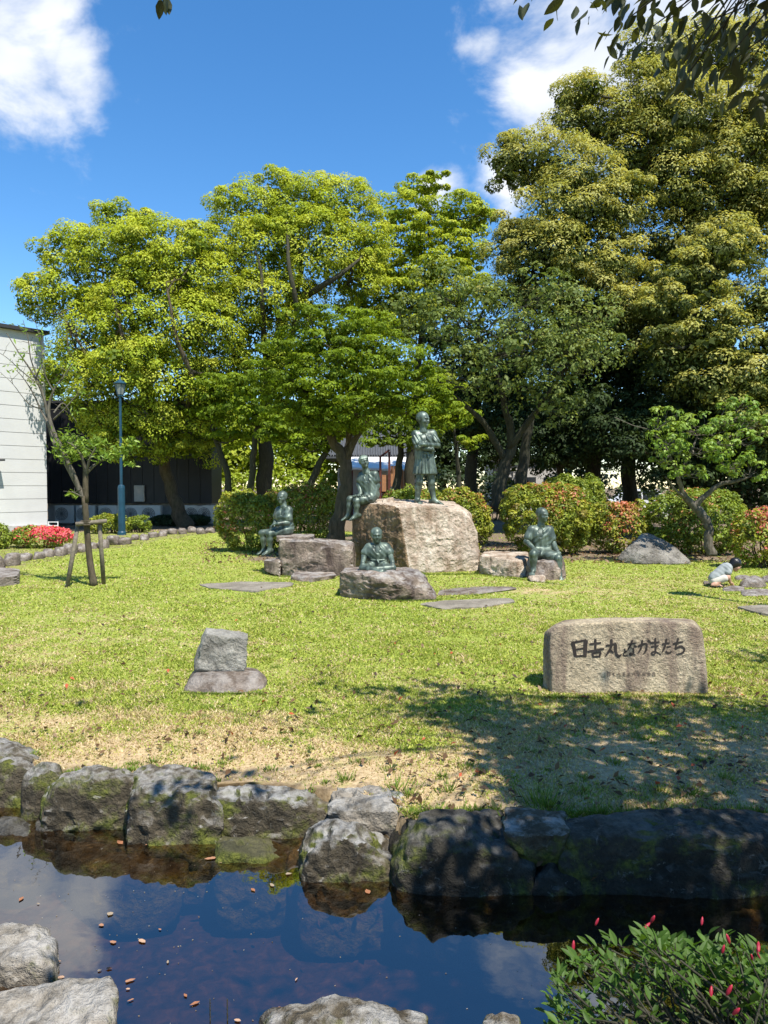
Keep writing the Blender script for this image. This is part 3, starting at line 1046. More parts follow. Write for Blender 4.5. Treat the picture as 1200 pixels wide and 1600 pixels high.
def bank_stones():
    BL = 'far bank of the pond'
    S = [  # outline, front depth, thickness, material, label, sharpness
        ([(-60, 1180), (-10, 1160), (40, 1172), (62, 1190), (60, 1270), (40, 1292), (-60, 1290)], 4.25, .45, 'rock_bank', 'mossy bank stone cut by the left edge of the picture', 14),
        ([(40, 1215), (62, 1196), (95, 1200), (104, 1230), (96, 1300), (50, 1300), (38, 1260)], 4.10, .4, 'rock_bank', 'narrow dark bank stone between two larger mossy ones at left', 14),
        ([(80, 1250), (100, 1218), (150, 1206), (200, 1210), (222, 1225), (218, 1300), (180, 1318), (100, 1312), (76, 1290)], 3.95, .48, 'rock_bank', 'wide bank stone with a bright green moss face', 14),
        ([(210, 1225), (225, 1208), (280, 1202), (330, 1216), (340, 1240), (338, 1330), (300, 1340), (230, 1332), (206, 1300)], 3.86, .45, 'rock_bank', 'squarish upright bank stone with dark streaked moss', 22),
        ([(338, 1245), (345, 1236), (400, 1240), (450, 1243), (500, 1255), (530, 1275), (525, 1300), (480, 1322), (400, 1330), (350, 1310)], 3.88, .4, 'rock_bank', 'long bank stone with a pale lichen top and undercut front', 18),
        ([(520, 1275), (545, 1250), (570, 1240), (600, 1258), (622, 1280), (610, 1296), (560, 1298), (530, 1290)], 3.62, .25, 'rock_bank_light', 'pale angular stone at the grass edge of the bank', 26),
        ([(474, 1375), (490, 1340), (520, 1305), (545, 1291), (565, 1296), (590, 1330), (610, 1365), (606, 1395), (540, 1402), (480, 1398)], 3.55, .38, 'rock_bank', 'pointed grey stone standing in the water', 14),
        ([(340, 1334), (358, 1304), (392, 1308), (428, 1330), (438, 1362), (400, 1374), (346, 1366)], 3.72, .18, 'rock_moss', 'small flat moss covered stone at the waterline', 12),
        ([(450, 1345), (465, 1326), (490, 1330), (492, 1360), (460, 1370)], 3.70, .2, 'rock_bank', 'small round stone beside the pointed stone', 12),
        ([(455, 1322), (480, 1312), (505, 1322), (500, 1345), (460, 1348)], 3.85, .2, 'rock_bank_dark', 'small dark stone tucked under the long lichen stone', 12),
        ([(580, 1310), (600, 1297), (628, 1305), (634, 1335), (610, 1350), (588, 1340)], 3.78, .2, 'rock_base', 'small brown stone among fallen leaves beside the large dark boulder', 14),
        ([(618, 1370), (628, 1320), (655, 1280), (690, 1268), (740, 1275), (790, 1300), (820, 1350), (832, 1400), (800, 1425), (700, 1422), (630, 1400)], 3.38, .5, 'rock_bank_dark', 'large round dark boulder in the middle of the bank', 12),
        ([(792, 1306), (812, 1282), (845, 1268), (876, 1278), (884, 1306), (872, 1340), (815, 1338)], 3.27, .2, 'rock_bank', 'lichen topped stone wedged behind the large dark boulder', 18),
        ([(834, 1390), (850, 1345), (872, 1326), (895, 1345), (912, 1395), (905, 1425), (845, 1425)], 3.36, .3, 'rock_bank_dark', 'narrow pointed dark stone between the two largest boulders', 14),
        ([(878, 1310), (890, 1284), (950, 1274), (1060, 1272), (1140, 1276), (1200, 1300), (1240, 1340), (1230, 1400), (1150, 1395), (1060, 1425), (930, 1425), (900, 1390)], 3.34, .5, 'rock_bank_dark', 'longest dark boulder along the right side of the bank', 16),
        ([(1130, 1405), (1150, 1388), (1180, 1395), (1190, 1430), (1140, 1432)], 3.25, .2, 'rock_bank', 'small stone in the water under the longest boulder', 12),
        ([(1215, 1330), (1240, 1290), (1300, 1285), (1340, 1330), (1330, 1430), (1230, 1430)], 3.25, .4, 'rock_bank_dark', 'dark boulder at the right edge of the picture', 14),
        ([(-10, 1300), (20, 1286), (50, 1300), (55, 1325), (-10, 1330)], 3.95, .3, 'rock_bank_dark', 'low dark stone in the water at the left edge', 12),
        ([(410, 1330), (425, 1318), (450, 1322), (452, 1350), (420, 1352)], 3.82, .2, 'rock_bank_dark', 'dark stone in the recess above the flat moss stone', 12),
    ]
    for k, (ol, d, t, mt, lab, sh) in enumerate(S):
        rock('bank_stone', slabpts(ol if 'wedged' in lab else swell(ol), d, t, 0.06 if 'wedged' in lab else 0.3, (max(q[1] for q in ol) > 1299 or ol[0][0] < 0) and 'wedged' not in lab, 0.09), M[mt], lab, 'stone', 'stones of the ' + BL, sub=5 if len(ol) < 8 else 6, sharp=sh * 1.8, amp=0.026 if len(ol) > 6 else 0.016, freq=4.2, seed=60 + k, octv=6, ridge=0.35, chips=12, chip_lo=0.945)
    for k, (x, y, w, lab) in enumerate([(70, 1285, 16, 'small filler stone beside the narrow dark bank stone'), (215, 1290, 16, 'small filler stone left of the squarish upright stone'), (342, 1300, 16, 'small filler stone right of the squarish upright stone'),
                                        (612, 1350, 20, 'small filler stone left of the large round boulder'), (640, 1372, 14, 'small filler stone at the foot of the large round boulder'), (848, 1330, 18, 'small filler stone above the narrow pointed stone'), (505, 1300, 18, 'small filler stone at the end of the long lichen stone'), (30, 1300, 18, 'small filler stone below the leftmost mossy stone')]):
        d = 1.75 * F_PX / (y + 18 - HORIZON) + 0.1
        ol = [(x - w, y + 10), (x - w * .7, y - 8), (x, y - 18), (x + w * .8, y - 8), (x + w, y + 12), (x, y + 22)]
        rock('bank_stone', slabpts(ol, d, .2, 0.3), M['rock_bank_dark'], lab, 'stone', 'stones of the ' + BL, sub=4, sharp=16, amp=0.016, freq=5, seed=240 + k)
    # low stone lying under the left bank, seen through the water
    pts = [P(100, 1318, 3.85), P(160, 1322, 3.7), P(250, 1332, 3.65), P(330, 1345, 3.6)]
    pts = [(x, y, z) for x, y, z in [(-1.75, 3.85, -0.25), (-1.5, 3.6, -0.27), (-1.2, 3.5, -0.30), (-0.95, 3.6, -0.30), (-1.0, 3.8, -0.25), (-1.7, 3.8, -0.6), (-1.0, 3.55, -0.6), (-1.3, 3.5, -0.6)]]
    rock('sunken_stone', pts, M['rock_bank_dark'], 'flat stone just under the water below the left bank', 'stone', sub=4, sharp=12, amp=0.02, freq=4, seed=90)
    # near side
    N = [([(-60, 1440), (0, 1434), (40, 1445), (75, 1480), (86, 1510), (80, 1545), (30, 1562), (-60, 1565)], 2.62, .22, 'rock_bank_light', 'pale near stone at the left edge with moss on its side', 12),
         ([(-60, 1560), (0, 1545), (80, 1541), (140, 1556), (185, 1600), (180, 1650), (-60, 1650)], 2.25, .22, 'rock_bank_light', 'flat pale near stone in the bottom left corner', 12),
         ([(400, 1610), (440, 1572), (500, 1550), (560, 1552), (620, 1578), (670, 1605), (670, 1680), (400, 1680)], 2.2, .25, 'rock_bank', 'rounded near stone at the bottom edge left of the bush', 12),
         ([(754, 1605), (765, 1582), (785, 1573), (805, 1580), (818, 1605), (812, 1650), (758, 1650)], 2.2, .15, 'rock_bank', 'small round near stone at the bottom edge', 12)]
    for k, (ol, d, t, mt, lab, sh) in enumerate(N):
        rock('near_stone', slabpts(ol, d, t, 0.3), M[mt], lab, 'stone', 'stones of the near bank', sub=6, sharp=sh, amp=0.02, freq=4.5, seed=100 + k, octv=6, chips=8, chip_lo=.95)


bank_stones()


def edging_stones():
    """the row of field stones along the left bed"""
    r = random.Random(12)
    pth = spline([(-30, 893), (20, 880), (60, 872), (100, 866), (140, 858), (180, 850), (220, 843), (260, 837), (300, 834), (330, 832)], 8)
    cnt = {}
    xs = [-18, 8, 30, 52, 68, 86, 104, 122, 140, 156, 172, 190, 206, 220, 236, 250, 266, 282, 297, 312, 326]
    for j, x in enumerate(xs):
        y = float(np.interp(x, pth[:, 0], pth[:, 1])) + r.uniform(-1, 3)
        w = ((xs[j + 1] if j + 1 < len(xs) else x + 14) - x) * r.uniform(0.95, 1.2) / 2
        h = w * r.uniform(1.0, 1.7) * (1.0 if x < 120 else 0.85)
        g = G(x, y)
        s = g.y / F_PX
        W, H = w * s, h * s * 1.1
        a = r.uniform(-.5, .5)
        pts = []
        for q in range(14):
            th = r.uniform(0, 6.28)
            pts.append((g.x + W * math.cos(th) * r.uniform(.8, 1.1), g.y + 0.25 + 0.3 * math.sin(th), r.uniform(-.1, H * 1.0)))
        pts += [(g.x - W * .6, g.y + .2, H * 1.1), (g.x + W * .5, g.y + .3, H * r.uniform(.8, 1.1)), (g.x, g.y - .02, H * .4), (g.x, g.y + .1, -0.1), (g.x - W, g.y + .2, -.05), (g.x + W, g.y + .2, -.05)]
        where = ('under the pink azalea' if x < 115 else 'behind the staked young tree' if x < 175 else 'below the clipped hedge' if x < 235 else 'near the leaning camphor trunk')
        cnt[where] = cnt.get(where, 0) + 1
        lab = ('leftmost' if cnt[where] == 1 else ('second', 'third', 'fourth', 'fifth', 'sixth', 'seventh', 'eighth')[cnt[where] - 2]) + (' ' if cnt[where] == 1 else ' from left ') + 'of the rough edging stones ' + where
        rock('edging_stone', pts, M['rock_edge'], lab, 'stone', 'edging stones of the left bed', sub=3, sharp=14, amp=0.03, freq=4, seed=200 + j, base=(g.x, g.y + .25, 0))
    pts = blockpts([G(-60, 900, .16), G(-10, 903, .16), G(30, 898, .16), G(31, 888, .16), G(-20, 884, .16), G(-60, 888, .16)], -0.1)
    rock('step_stone', pts, M['rock_edge'], 'flat topped round stone at the left edge of the lawn', 'stone', sub=4, sharp=24, amp=0.015, freq=5, seed=230)


edging_stones()

# ---------------------------------------------------------------- sculpted figures (distance fields meshed by surface nets)
class Sculpt:
    def __init__(self, lo, hi, h):
        self.h = h
        self.lo = np.array(lo, float)
        self.n = np.ceil((np.array(hi, float) - self.lo) / h).astype(int) + 1
        self.v = np.full(self.n, 0.4, np.float32)
        self.ax = [self.lo[k] + h * np.arange(self.n[k]) for k in range(3)]

    def _region(self, lo, hi):
        sl = []
        for k in range(3):
            a = int(max(0, math.floor((lo[k] - self.lo[k]) / self.h)))
            b = int(min(self.n[k], math.ceil((hi[k] - self.lo[k]) / self.h) + 1))
            if b <= a:
                return None, None
            sl.append(slice(a, b))
        X, Y, Z = np.meshgrid(self.ax[0][sl[0]], self.ax[1][sl[1]], self.ax[2][sl[2]], indexing='ij', sparse=True)
        return tuple(sl), (X, Y, Z)

    def _mix(self, sl, d, k, op):
        a = self.v[sl]
        if op == 'add':
            h = np.clip(0.5 + 0.5 * (d - a) / k, 0, 1)
            self.v[sl] = d * (1 - h) + a * h - k * h * (1 - h)
        else:                                          # carve away
            d = -d
            h = np.clip(0.5 - 0.5 * (d - a) / k, 0, 1)
            self.v[sl] = d * (1 - h) + a * h + k * h * (1 - h)

    def cone(self, a, b, ra, rb, k=0.02, op='add'):
        a, b = np.array(a, float), np.array(b, float)
        m = max(ra, rb) + k + 0.05
        sl, g = self._region(np.minimum(a, b) - m, np.maximum(a, b) + m)
        if sl is None:
            return self
        ab = b - a
        L2 = float(ab @ ab) + 1e-12
        t = ((g[0] - a[0]) * ab[0] + (g[1] - a[1]) * ab[1] + (g[2] - a[2]) * ab[2]) / L2
        t = np.clip(t, 0, 1)
        d = np.sqrt((g[0] - a[0] - t * ab[0]) ** 2 + (g[1] - a[1] - t * ab[1]) ** 2 + (g[2] - a[2] - t * ab[2]) ** 2) - (ra + (rb - ra) * t)
        self._mix(sl, d, k, op)
        return self

    def chain(self, pts, rs, k=0.02):
        for i in range(len(pts) - 1):
            self.cone(pts[i], pts[i + 1], rs[i], rs[i + 1], k)
        return self

    def ell(self, c, r, R=None, k=0.02, op='add'):
        c = np.array(c, float)
        m = max(r) + k + 0.05
        sl, g = self._region(c - m, c + m)
        if sl is None:
            return self
        p = [g[i] - c[i] for i in range(3)]
        if R is not None:                              # rows of R: the ellipsoid's own axes
            p = [p[0] * R[i][0] + p[1] * R[i][1] + p[2] * R[i][2] for i in range(3)]
        k0 = np.sqrt((p[0] / r[0]) ** 2 + (p[1] / r[1]) ** 2 + (p[2] / r[2]) ** 2)
        k1 = np.sqrt((p[0] / r[0] ** 2) ** 2 + (p[1] / r[1] ** 2) ** 2 + (p[2] / r[2] ** 2) ** 2) + 1e-9
        d = k0 * (k0 - 1) / k1
        self._mix(sl, d, k, op)
        return self

    def cut(self, pt, nrm):
        """remove what lies on the side nrm points to"""
        nrm = np.array(nrm, float)
        nrm = nrm / np.linalg.norm(nrm)
        X, Y, Z = np.meshgrid(*self.ax, indexing='ij', sparse=True)
        d = (X - pt[0]) * nrm[0] + (Y - pt[1]) * nrm[1] + (Z - pt[2]) * nrm[2]
        self.v = np.maximum(self.v, d).astype(np.float32)
        return self

    def ripple(self, fn):
        X, Y, Z = np.meshgrid(*self.ax, indexing='ij', sparse=True)
        self.v = (self.v + fn(X, Y, Z)).astype(np.float32)
        return self

    def mesh(self):
        v = self.v
        s = v < 0
        n0, n1, n2 = v.shape
        corners = [(i, j, k) for i in (0, 1) for j in (0, 1) for k in (0, 1)]
        cs = [s[i:n0 - 1 + i, j:n1 - 1 + j, k:n2 - 1 + k] for i, j, k in corners]
        cnt = sum(c.astype(np.int8) for c in cs)
        act = (cnt > 0) & (cnt < 8)
        idx = np.argwhere(act)
        ids = np.full(act.shape, -1, np.int64)
        ids[act] = np.arange(len(idx))
        acc = np.zeros((len(idx), 3))
        num = np.zeros(len(idx))
        for a in range(8):
            for b in range(a + 1, 8):
                ca, cb = np.array(corners[a]), np.array(corners[b])
                if np.abs(ca - cb).sum() != 1:
                    continue
                va = v[tuple((idx + ca).T)]
                vb = v[tuple((idx + cb).T)]
                m = (va < 0) != (vb < 0)
                t = np.where(m, va / np.where(m, va - vb, 1), 0)
                acc += np.where(m[:, None], ca + t[:, None] * (cb - ca), 0)
                num += m
        vert = self.lo + self.h * (idx + acc / num[:, None])
        faces = []
        for axis in range(3):
            d = [0, 0, 0]
            d[axis] = 1
            a = s[1:-1, 1:-1, 1:-1]
            sh = [slice(1, -1)] * 3
            sh[axis] = slice(2, None)
            b = s[tuple(sh)]
            e = np.argwhere(a != b) + 1
            if not len(e):
                continue
            o1, o2 = [0, 0, 0], [0, 0, 0]
            o1[(axis + 1) % 3] = 1
            o2[(axis + 2) % 3] = 1
            o1, o2 = np.array(o1), np.array(o2)
            ok = np.all(e < np.array(act.shape), axis=1)
            e = e[ok]
            q = np.stack([ids[tuple((e - o1 - o2).T)], ids[tuple((e - o2).T)], ids[tuple(e.T)], ids[tuple((e - o1).T)]], -1)
            flip = ~s[tuple(e.T)]
            q[flip] = q[flip][:, ::-1]
            faces.append(q)
        f = np.concatenate(faces)
        f = f[(f >= 0).all(1)]
        return vert, f


def nv(v):
    v = np.array(v, float)
    return v / np.linalg.norm(v)


def frame(fwd, up=(0, 0, 1)):
    f = nv(fwd)
    s = nv(np.cross(f, up))
    u = np.cross(s, f)
    return s, f, u                                     # right-hand side, forward, up


def head(S, c, H, fwd, up=(0, 0, 1), hair=0.0):
    """face, ears and short cropped hair around the head centre c; H = chin to crown"""
    s, f, u = frame(fwd, up)
    R = [s, f, u]
    c = np.array(c, float)

    def at(a, b, z):
        return c + H * (a * s + b * f + z * u)
    S.ell(at(0, -0.04, 0.11), (0.365 * H, 0.44 * H, 0.39 * H), R, 0.03)
    S.ell(at(0, 0.09, -0.17), (0.275 * H, 0.315 * H, 0.325 * H), R, 0.03)
    S.ell(at(0, 0.30, -0.40), (0.12 * H, 0.10 * H, 0.09 * H), R, 0.03)
    for g in (-1, 1):
        S.ell(at(g * 0.145, 0.40, 0.005), (0.095 * H, 0.075 * H, 0.06 * H), R, 0.012, 'sub')
        S.ell(at(g * 0.145, 0.335, 0.0), (0.075 * H, 0.06 * H, 0.045 * H), R, 0.006)
        S.cone(at(g * 0.05, 0.425, 0.075), at(g * 0.23, 0.36, 0.085), 0.03 * H, 0.022 * H, 0.02)
        S.ell(at(g * 0.19, 0.27, -0.16), (0.10 * H, 0.10 * H, 0.10 * H), R, 0.03)
        S.ell(at(g * 0.365, -0.03, -0.03), (0.035 * H, 0.085 * H, 0.12 * H), R, 0.008)
        S.ell(at(g * 0.40, -0.01, -0.03), (0.02 * H, 0.04 * H, 0.07 * H), R, 0.008, 'sub')
        S.ell(at(g * 0.05, 0.43, -0.14), (0.035 * H, 0.035 * H, 0.03 * H), R, 0.01)
    S.cone(at(0, 0.405, 0.05), at(0, 0.475, -0.115), 0.028 * H, 0.042 * H, 0.014)
    S.cone(at(-0.10, 0.375, -0.255), at(0.10, 0.375, -0.255), 0.03 * H, 0.03 * H, 0.012)
    S.cone(at(-0.09, 0.425, -0.262), at(0.09, 0.425, -0.262), 0.012 * H, 0.012 * H, 0.008, 'sub')
    if hair:
        S.ell(at(0, -0.075, 0.15), ((0.365 + hair) * H, (0.43 + hair) * H, (0.365 + hair) * H), R, 0.006)


def hand(S, wrist, direction, palm_n, size=0.19, curl=0.5, side=1, k=0.008):
    """palm, four bent fingers of unequal length and a thumb leaving the side of the palm"""
    d = nv(direction)
    n = np.array(palm_n, float)
    n = nv(n - d * (n @ d))
    s = np.cross(d, n) * side
    w = np.array(wrist, float)
    L = size
    S.cone(w, w + d * 0.2 * L, 0.125 * L, 0.16 * L, 0.02)
    for q in (-0.14, 0.0, 0.14):
        S.cone(w + d * 0.15 * L + s * q * L * 0.6, w + d * 0.48 * L + s * q * L, 0.085 * L, 0.075 * L, 0.015)
    for i, q in enumerate((-0.195, -0.065, 0.065, 0.19)):
        ln = (0.40, 0.48, 0.45, 0.36)[i] * L
        r0 = 0.056 * L
        a = w + d * 0.46 * L + s * q * L
        d1 = nv(d + n * curl * 0.7 + s * q * 0.35)
        d2 = nv(d + n * curl * 2.2 + s * q * 0.2)
        b = a + d1 * ln * 0.5
        c = b + d2 * ln * 0.5
        S.cone(a, b, r0, r0 * 0.92, k)
        S.cone(b, c, r0 * 0.92, r0 * 0.75, k)
    t0 = w + d * 0.14 * L - s * 0.13 * L
    t1 = t0 + nv(d * 0.8 - s * 0.8 + n * 0.25) * 0.24 * L
    t2 = t1 + nv(d * 1.0 - s * 0.15 + n * 0.5) * 0.22 * L
    S.cone(t0, t1, 0.085 * L, 0.066 * L, 0.012)
    S.cone(t1, t2, 0.066 * L, 0.052 * L, k)


def foot(S, ankle, toe, size=0.24, r=0.045):
    a, t = np.array(ankle, float), np.array(toe, float)
    d = nv(t - a)
    fl = nv((d[0], d[1], 0)) if abs(d[2]) < 0.95 else nv((0, -1, 0))
    s = np.cross(d, (0, 0, 1))
    s = nv(s) if np.linalg.norm(s) > 1e-3 else np.array((1., 0, 0))
    upv = np.cross(s, d)
    heel = a - fl * 0.22 * size - upv * 0.10 * size
    S.cone(a, heel, r, r * 0.85, 0.03)
    S.cone(a, t - d * 0.3 * size, r * 0.95, r * 0.62, 0.03)
    S.cone(heel, t - d * 0.3 * size - upv * 0.02, r * 0.75, r * 0.6, 0.03)
    for i, q in enumerate((-1, -.5, 0, .5, 1)):
        b = t - d * 0.32 * size + s * q * r * 0.75
        S.cone(b, t - d * (0.02 + 0.03 * abs(i - 1)) * size + s * q * r * 0.85, r * 0.45, r * 0.3, 0.008)


def lerp(a, b, t):
    return np.array(a, float) * (1 - t) + np.array(b, float) * t


def torso(S, hips, chest, shL, shR, rh, rc, rs, k=0.06):
    """trunk between hip centre and shoulder line"""
    hips, chest, shL, shR = [np.array(q, float) for q in (hips, chest, shL, shR)]
    side = nv(shR - shL)
    w = np.linalg.norm(shR - shL) / 2
    for g in (-1, 1):
        S.cone(hips + side * g * w * 0.42, chest + side * g * w * 0.42, rh, rc, k)
    S.cone(shL, shR, rs, rs, k)
    S.cone(hips, chest, rh, rc, k)


def bounds(pts, m):
    a = np.array([list(p) for p in pts], float)
    return a.min(0) - m, a.max(0) + m


def finish(root, body, robe=None, extra=()):
    v, f = body.mesh()
    part('body', v, f, M['bronze'], root, True)
    if robe is not None:
        v, f = robe.mesh()
        part('robe', v, f, M['bronze'], root, True)
    for nm, sc in extra:
        v, f = sc.mesh()
        part(nm, v, f, M['bronze'], root, True)


def fold_fn(c, amp, freq, slope, axis_dir=(1, 0, 0)):
    """soft diagonal cloth folds"""
    def fn(X, Y, Z):
        ph = (X - c[0]) * slope * axis_dir[0] + (Y - c[1]) * slope * axis_dir[1] + (Z - c[2])
        m = 0.5 + 0.5 * np.sin((X - c[0]) * 17 + 1.3) * np.sin((Z - c[2]) * 13 + 0.4)
        return 0.75 * amp * m * np.sin(ph * freq + 3.0 * np.sin((X - c[0]) * 9 + (Z - c[2]) * 5))
    return fn


def statue_standing():
    D = 14.2

    def J(x, y, dd=0.0):
        return np.array(P(x, y, D + dd))
    h = 0.0112
    root = thing('statue', 'bronze statue of a boy standing with folded arms on the big block', 'statue', J(667, 789), 'bronze boys')
    lo, hi = bounds([J(630, 630, -.4), J(700, 795, .4)], 0.05)
    B = Sculpt(lo, hi, h)
    fw = (0.62, -0.75, 0.0)
    s, f, u = frame(fw)
    hc = J(661, 655.5)
    head(B, hc, 0.285, (0.78, -0.62, -0.02), hair=0.03)
    neck = J(661.5, 674)
    B.cone(hc + np.array((0, 0, -0.06)), neck, 0.062, 0.07, 0.03)
    shL, shR = J(649.5, 679, 0.02), J(675.5, 678, 0.10)         # shoulders as seen, left and right
    hips = J(663, 722, 0.03)
    chest = J(662, 688, 0.03)
    torso(B, hips, chest, shL, shR, 0.10, 0.11, 0.07)
    # arms folded: upper arms down, forearms across the chest
    eL, eR = J(652.5, 699, -0.10), J(684, 696, 0.02)
    B.chain([shL, eL], [0.062, 0.052])
    B.chain([shR, eR], [0.062, 0.052])
    wL = J(673, 702, -0.17)
    wR = J(662, 694.5, -0.24)
    B.chain([eL, wL], [0.052, 0.038])
    B.chain([eR, wR], [0.052, 0.038])
    hand(B, wL, nv(J(680, 701, -.06) - wL), (0.2, 1, 0), 0.17, 0.35, 1)
    hand(B, wR, nv(J(652, 694, -.18) - wR), (0.2, 1, 0), 0.17, 0.35, -1)
    # legs apart
    for hp, kn, an, toe in ((J(657, 728, .0), J(655.5, 753, -.03), J(652.2, 781, .02), J(658, 789, -.20)), (J(671, 728, .05), J(674, 754, .04), J(678, 781.5, .06), J(692.5, 788.5, -.02))):
        B.chain([hp, kn], [0.098, 0.066], 0.03)
        calf = lerp(kn, an, 0.32) + np.array((-0.01, 0.02, 0))
        B.chain([kn, calf, an], [0.064, 0.066, 0.043], 0.03)
        foot(B, an, toe, 0.25, 0.048)
    # belted tunic with a flared, pleated skirt
    R = Sculpt(lo, hi, h)
    torso(R, J(663, 712, .03), chest, shL, shR, 0.118, 0.132, 0.085)
    for sh, el in ((shL, eL), (shR, eR)):
        cuff = lerp(sh, el, 0.66)
        R.cone(sh, cuff, 0.076, 0.088, 0.03)
    wa, hm = J(663.6, 708, .03), J(663.8, 741, .03)
    for a in np.linspace(0, 2 * math.pi, 13)[:-1]:
        o0 = np.array((math.cos(a) * 0.075, math.sin(a) * 0.045, 0))
        o1 = np.array((math.cos(a) * 0.135, math.sin(a) * 0.095, 0))
        R.cone(wa + o0, hm + o1, 0.085, 0.088, 0.03)
    R.ell(J(663, 681, -.13), (0.05, 0.09, 0.12), None, 0.02, 'sub')
    cx, cy, cz = wa

    def pleats(X, Y, Z):
        t = np.clip((cz - Z) / 0.30, 0, 1)
        th = np.arctan2(Y - cy, X - cx)
        up = np.clip((Z - cz) / 0.12, 0, 1) * (Z < cz + 0.34)
        return t * (0.017 * np.sin(th * 15 + 1.5 * np.sin(th * 3)) + 0.008 * np.sin(th * 31)) + up * 0.009 * np.sin(((X - cx) * 1.3 + (Z - cz) * 0.8) * 58 + 2 * np.sin(X * 11))
    R.ripple(pleats)
    R.cut(hm + np.array((0, 0, 0.0)), (0, 0, -1))
    for sh, el in ((shL, eL), (shR, eR)):
        pass
    # sash
    T = Sculpt(lo, hi, h)
    for a in np.linspace(0, 2 * math.pi, 17)[:-1]:
        b = a + 2 * math.pi / 16
        pa = wa + np.array((math.cos(a) * 0.165, math.sin(a) * 0.132, 0.0))
        pb = wa + np.array((math.cos(b) * 0.165, math.sin(b) * 0.132, 0.0))
        T.cone(pa, pb, 0.022, 0.022, 0.012)
    T.cone(wa + np.array((.05, -.15, 0)), wa + np.array((.06, -.165, -.09)), 0.022, 0.016, 0.02)
    finish(root, B, R, [('sash', T)])
    mb = MB()
    c = J(662, 788, 0.05)
    z = J(662, 790.3, 0)[2]
    mb.box((c[0], c[1] - 0.02, z - 0.015), (0.94, 0.52, 0.03), Matrix.Rotation(rad(-8), 3, 'Z'))
    mb.part('base_plate', M['bronze'], root)


def statue_reader():
    """seated on the edge of the big block, facing left, looking over the shoulder"""
    D = 14.35

    def J(x, y, dd=0.0):
        return np.array(P(x, y, D + dd))
    h = 0.0112
    root = thing('statue', 'bronze statue of a boy sitting on the left edge of the big block', 'statue', J(580, 783), 'bronze boys')
    lo, hi = bounds([J(528, 705, -.45), J(596, 820, .45)], 0.04)
    B = Sculpt(lo, hi, h)
    hc = J(568.8, 721.5, -.02)
    head(B, hc, 0.25, (0.25, -0.93, 0.1), (-0.2, 0, 1), hair=0.035)
    hs, hf, hu = frame((0.25, -0.93, 0.1), (-0.2, 0, 1))
    for q in np.linspace(-1, 1, 6):
        B.cone(hc + hs * q * 0.05 + hu * 0.10 + hf * 0.05, hc + hs * q * 0.075 + hu * 0.05 + hf * 0.10, 0.013, 0.009, 0.012)
    neck = J(572.5, 738)
    B.cone(hc + np.array((0.01, 0.02, -.06)), neck, 0.056, 0.065, 0.03)
    shL, shR = J(566, 743, .06), J(585.5, 742, -.02)
    chest, hips = J(575, 752, .03), J(579, 772, .03)
    torso(B, hips, chest, shL, shR, 0.115, 0.11, 0.065)
    eR, wR = J(590, 759, -.04), J(584.5, 775, -.10)
    B.chain([shR, eR, wR], [0.058, 0.05, 0.038])
    hand(B, wR, J(580, 781, -.14) - wR, (-1, 0, -.4), 0.17, 0.25, 1)
    eL, wL = J(561, 757, .05), J(564, 772, -.05)
    B.chain([shL, eL, wL], [0.058, 0.05, 0.038])
    hand(B, wL, J(558, 774, -.10) - wL, (0, 0, -1), 0.17, 0.3, -1)
    k1, a1, t1 = J(547, 780, .08), J(544, 806, .08), J(532.5, 813.5, .02)
    k2, a2, t2 = J(557, 783, -.14), J(557, 804, -.12), J(546, 813.5, -.18)
    for hp, kn, an, toe in ((J(576, 778, .10), k1, a1, t1), (J(578, 780, -.06), k2, a2, t2)):
        B.chain([hp, kn], [0.092, 0.066], 0.03)
        B.chain([kn, lerp(kn, an, .35) + np.array((.012, 0, 0)), an], [0.062, 0.06, 0.04], 0.03)
        foot(B, an, toe, 0.23, 0.042)
    R = Sculpt(lo, hi, h)
    torso(R, hips, chest, shL, shR, 0.13, 0.128, 0.078)
    for sh, el in ((shL, eL), (shR, eR)):
        R.cone(sh, lerp(sh, el, .5), 0.077, 0.088, 0.03)
    for hp, kn in ((J(577, 777, .09), k1), (J(579, 779, -.06), k2)):
        R.cone(hp, lerp(hp, kn, .68), 0.108, 0.088, 0.05)
    R.ell(J(573, 745, -.13), (0.04, 0.08, 0.1), None, 0.02, 'sub')
    R.ripple(fold_fn(chest, 0.007, 62, 0.9))
    T = Sculpt(lo, hi, h)
    for g in (-1, 1):                                  # an open booklet on the lap
        for q in np.linspace(0, 1, 7):
            T.cone(lerp(J(552, 775.5, -.16), J(574, 774.5, -.16), q), lerp(J(552, 775.5, .0), J(574, 774.5, .0), q), 0.016, 0.016, 0.01)
    finish(root, B, R, [('booklet', T)])


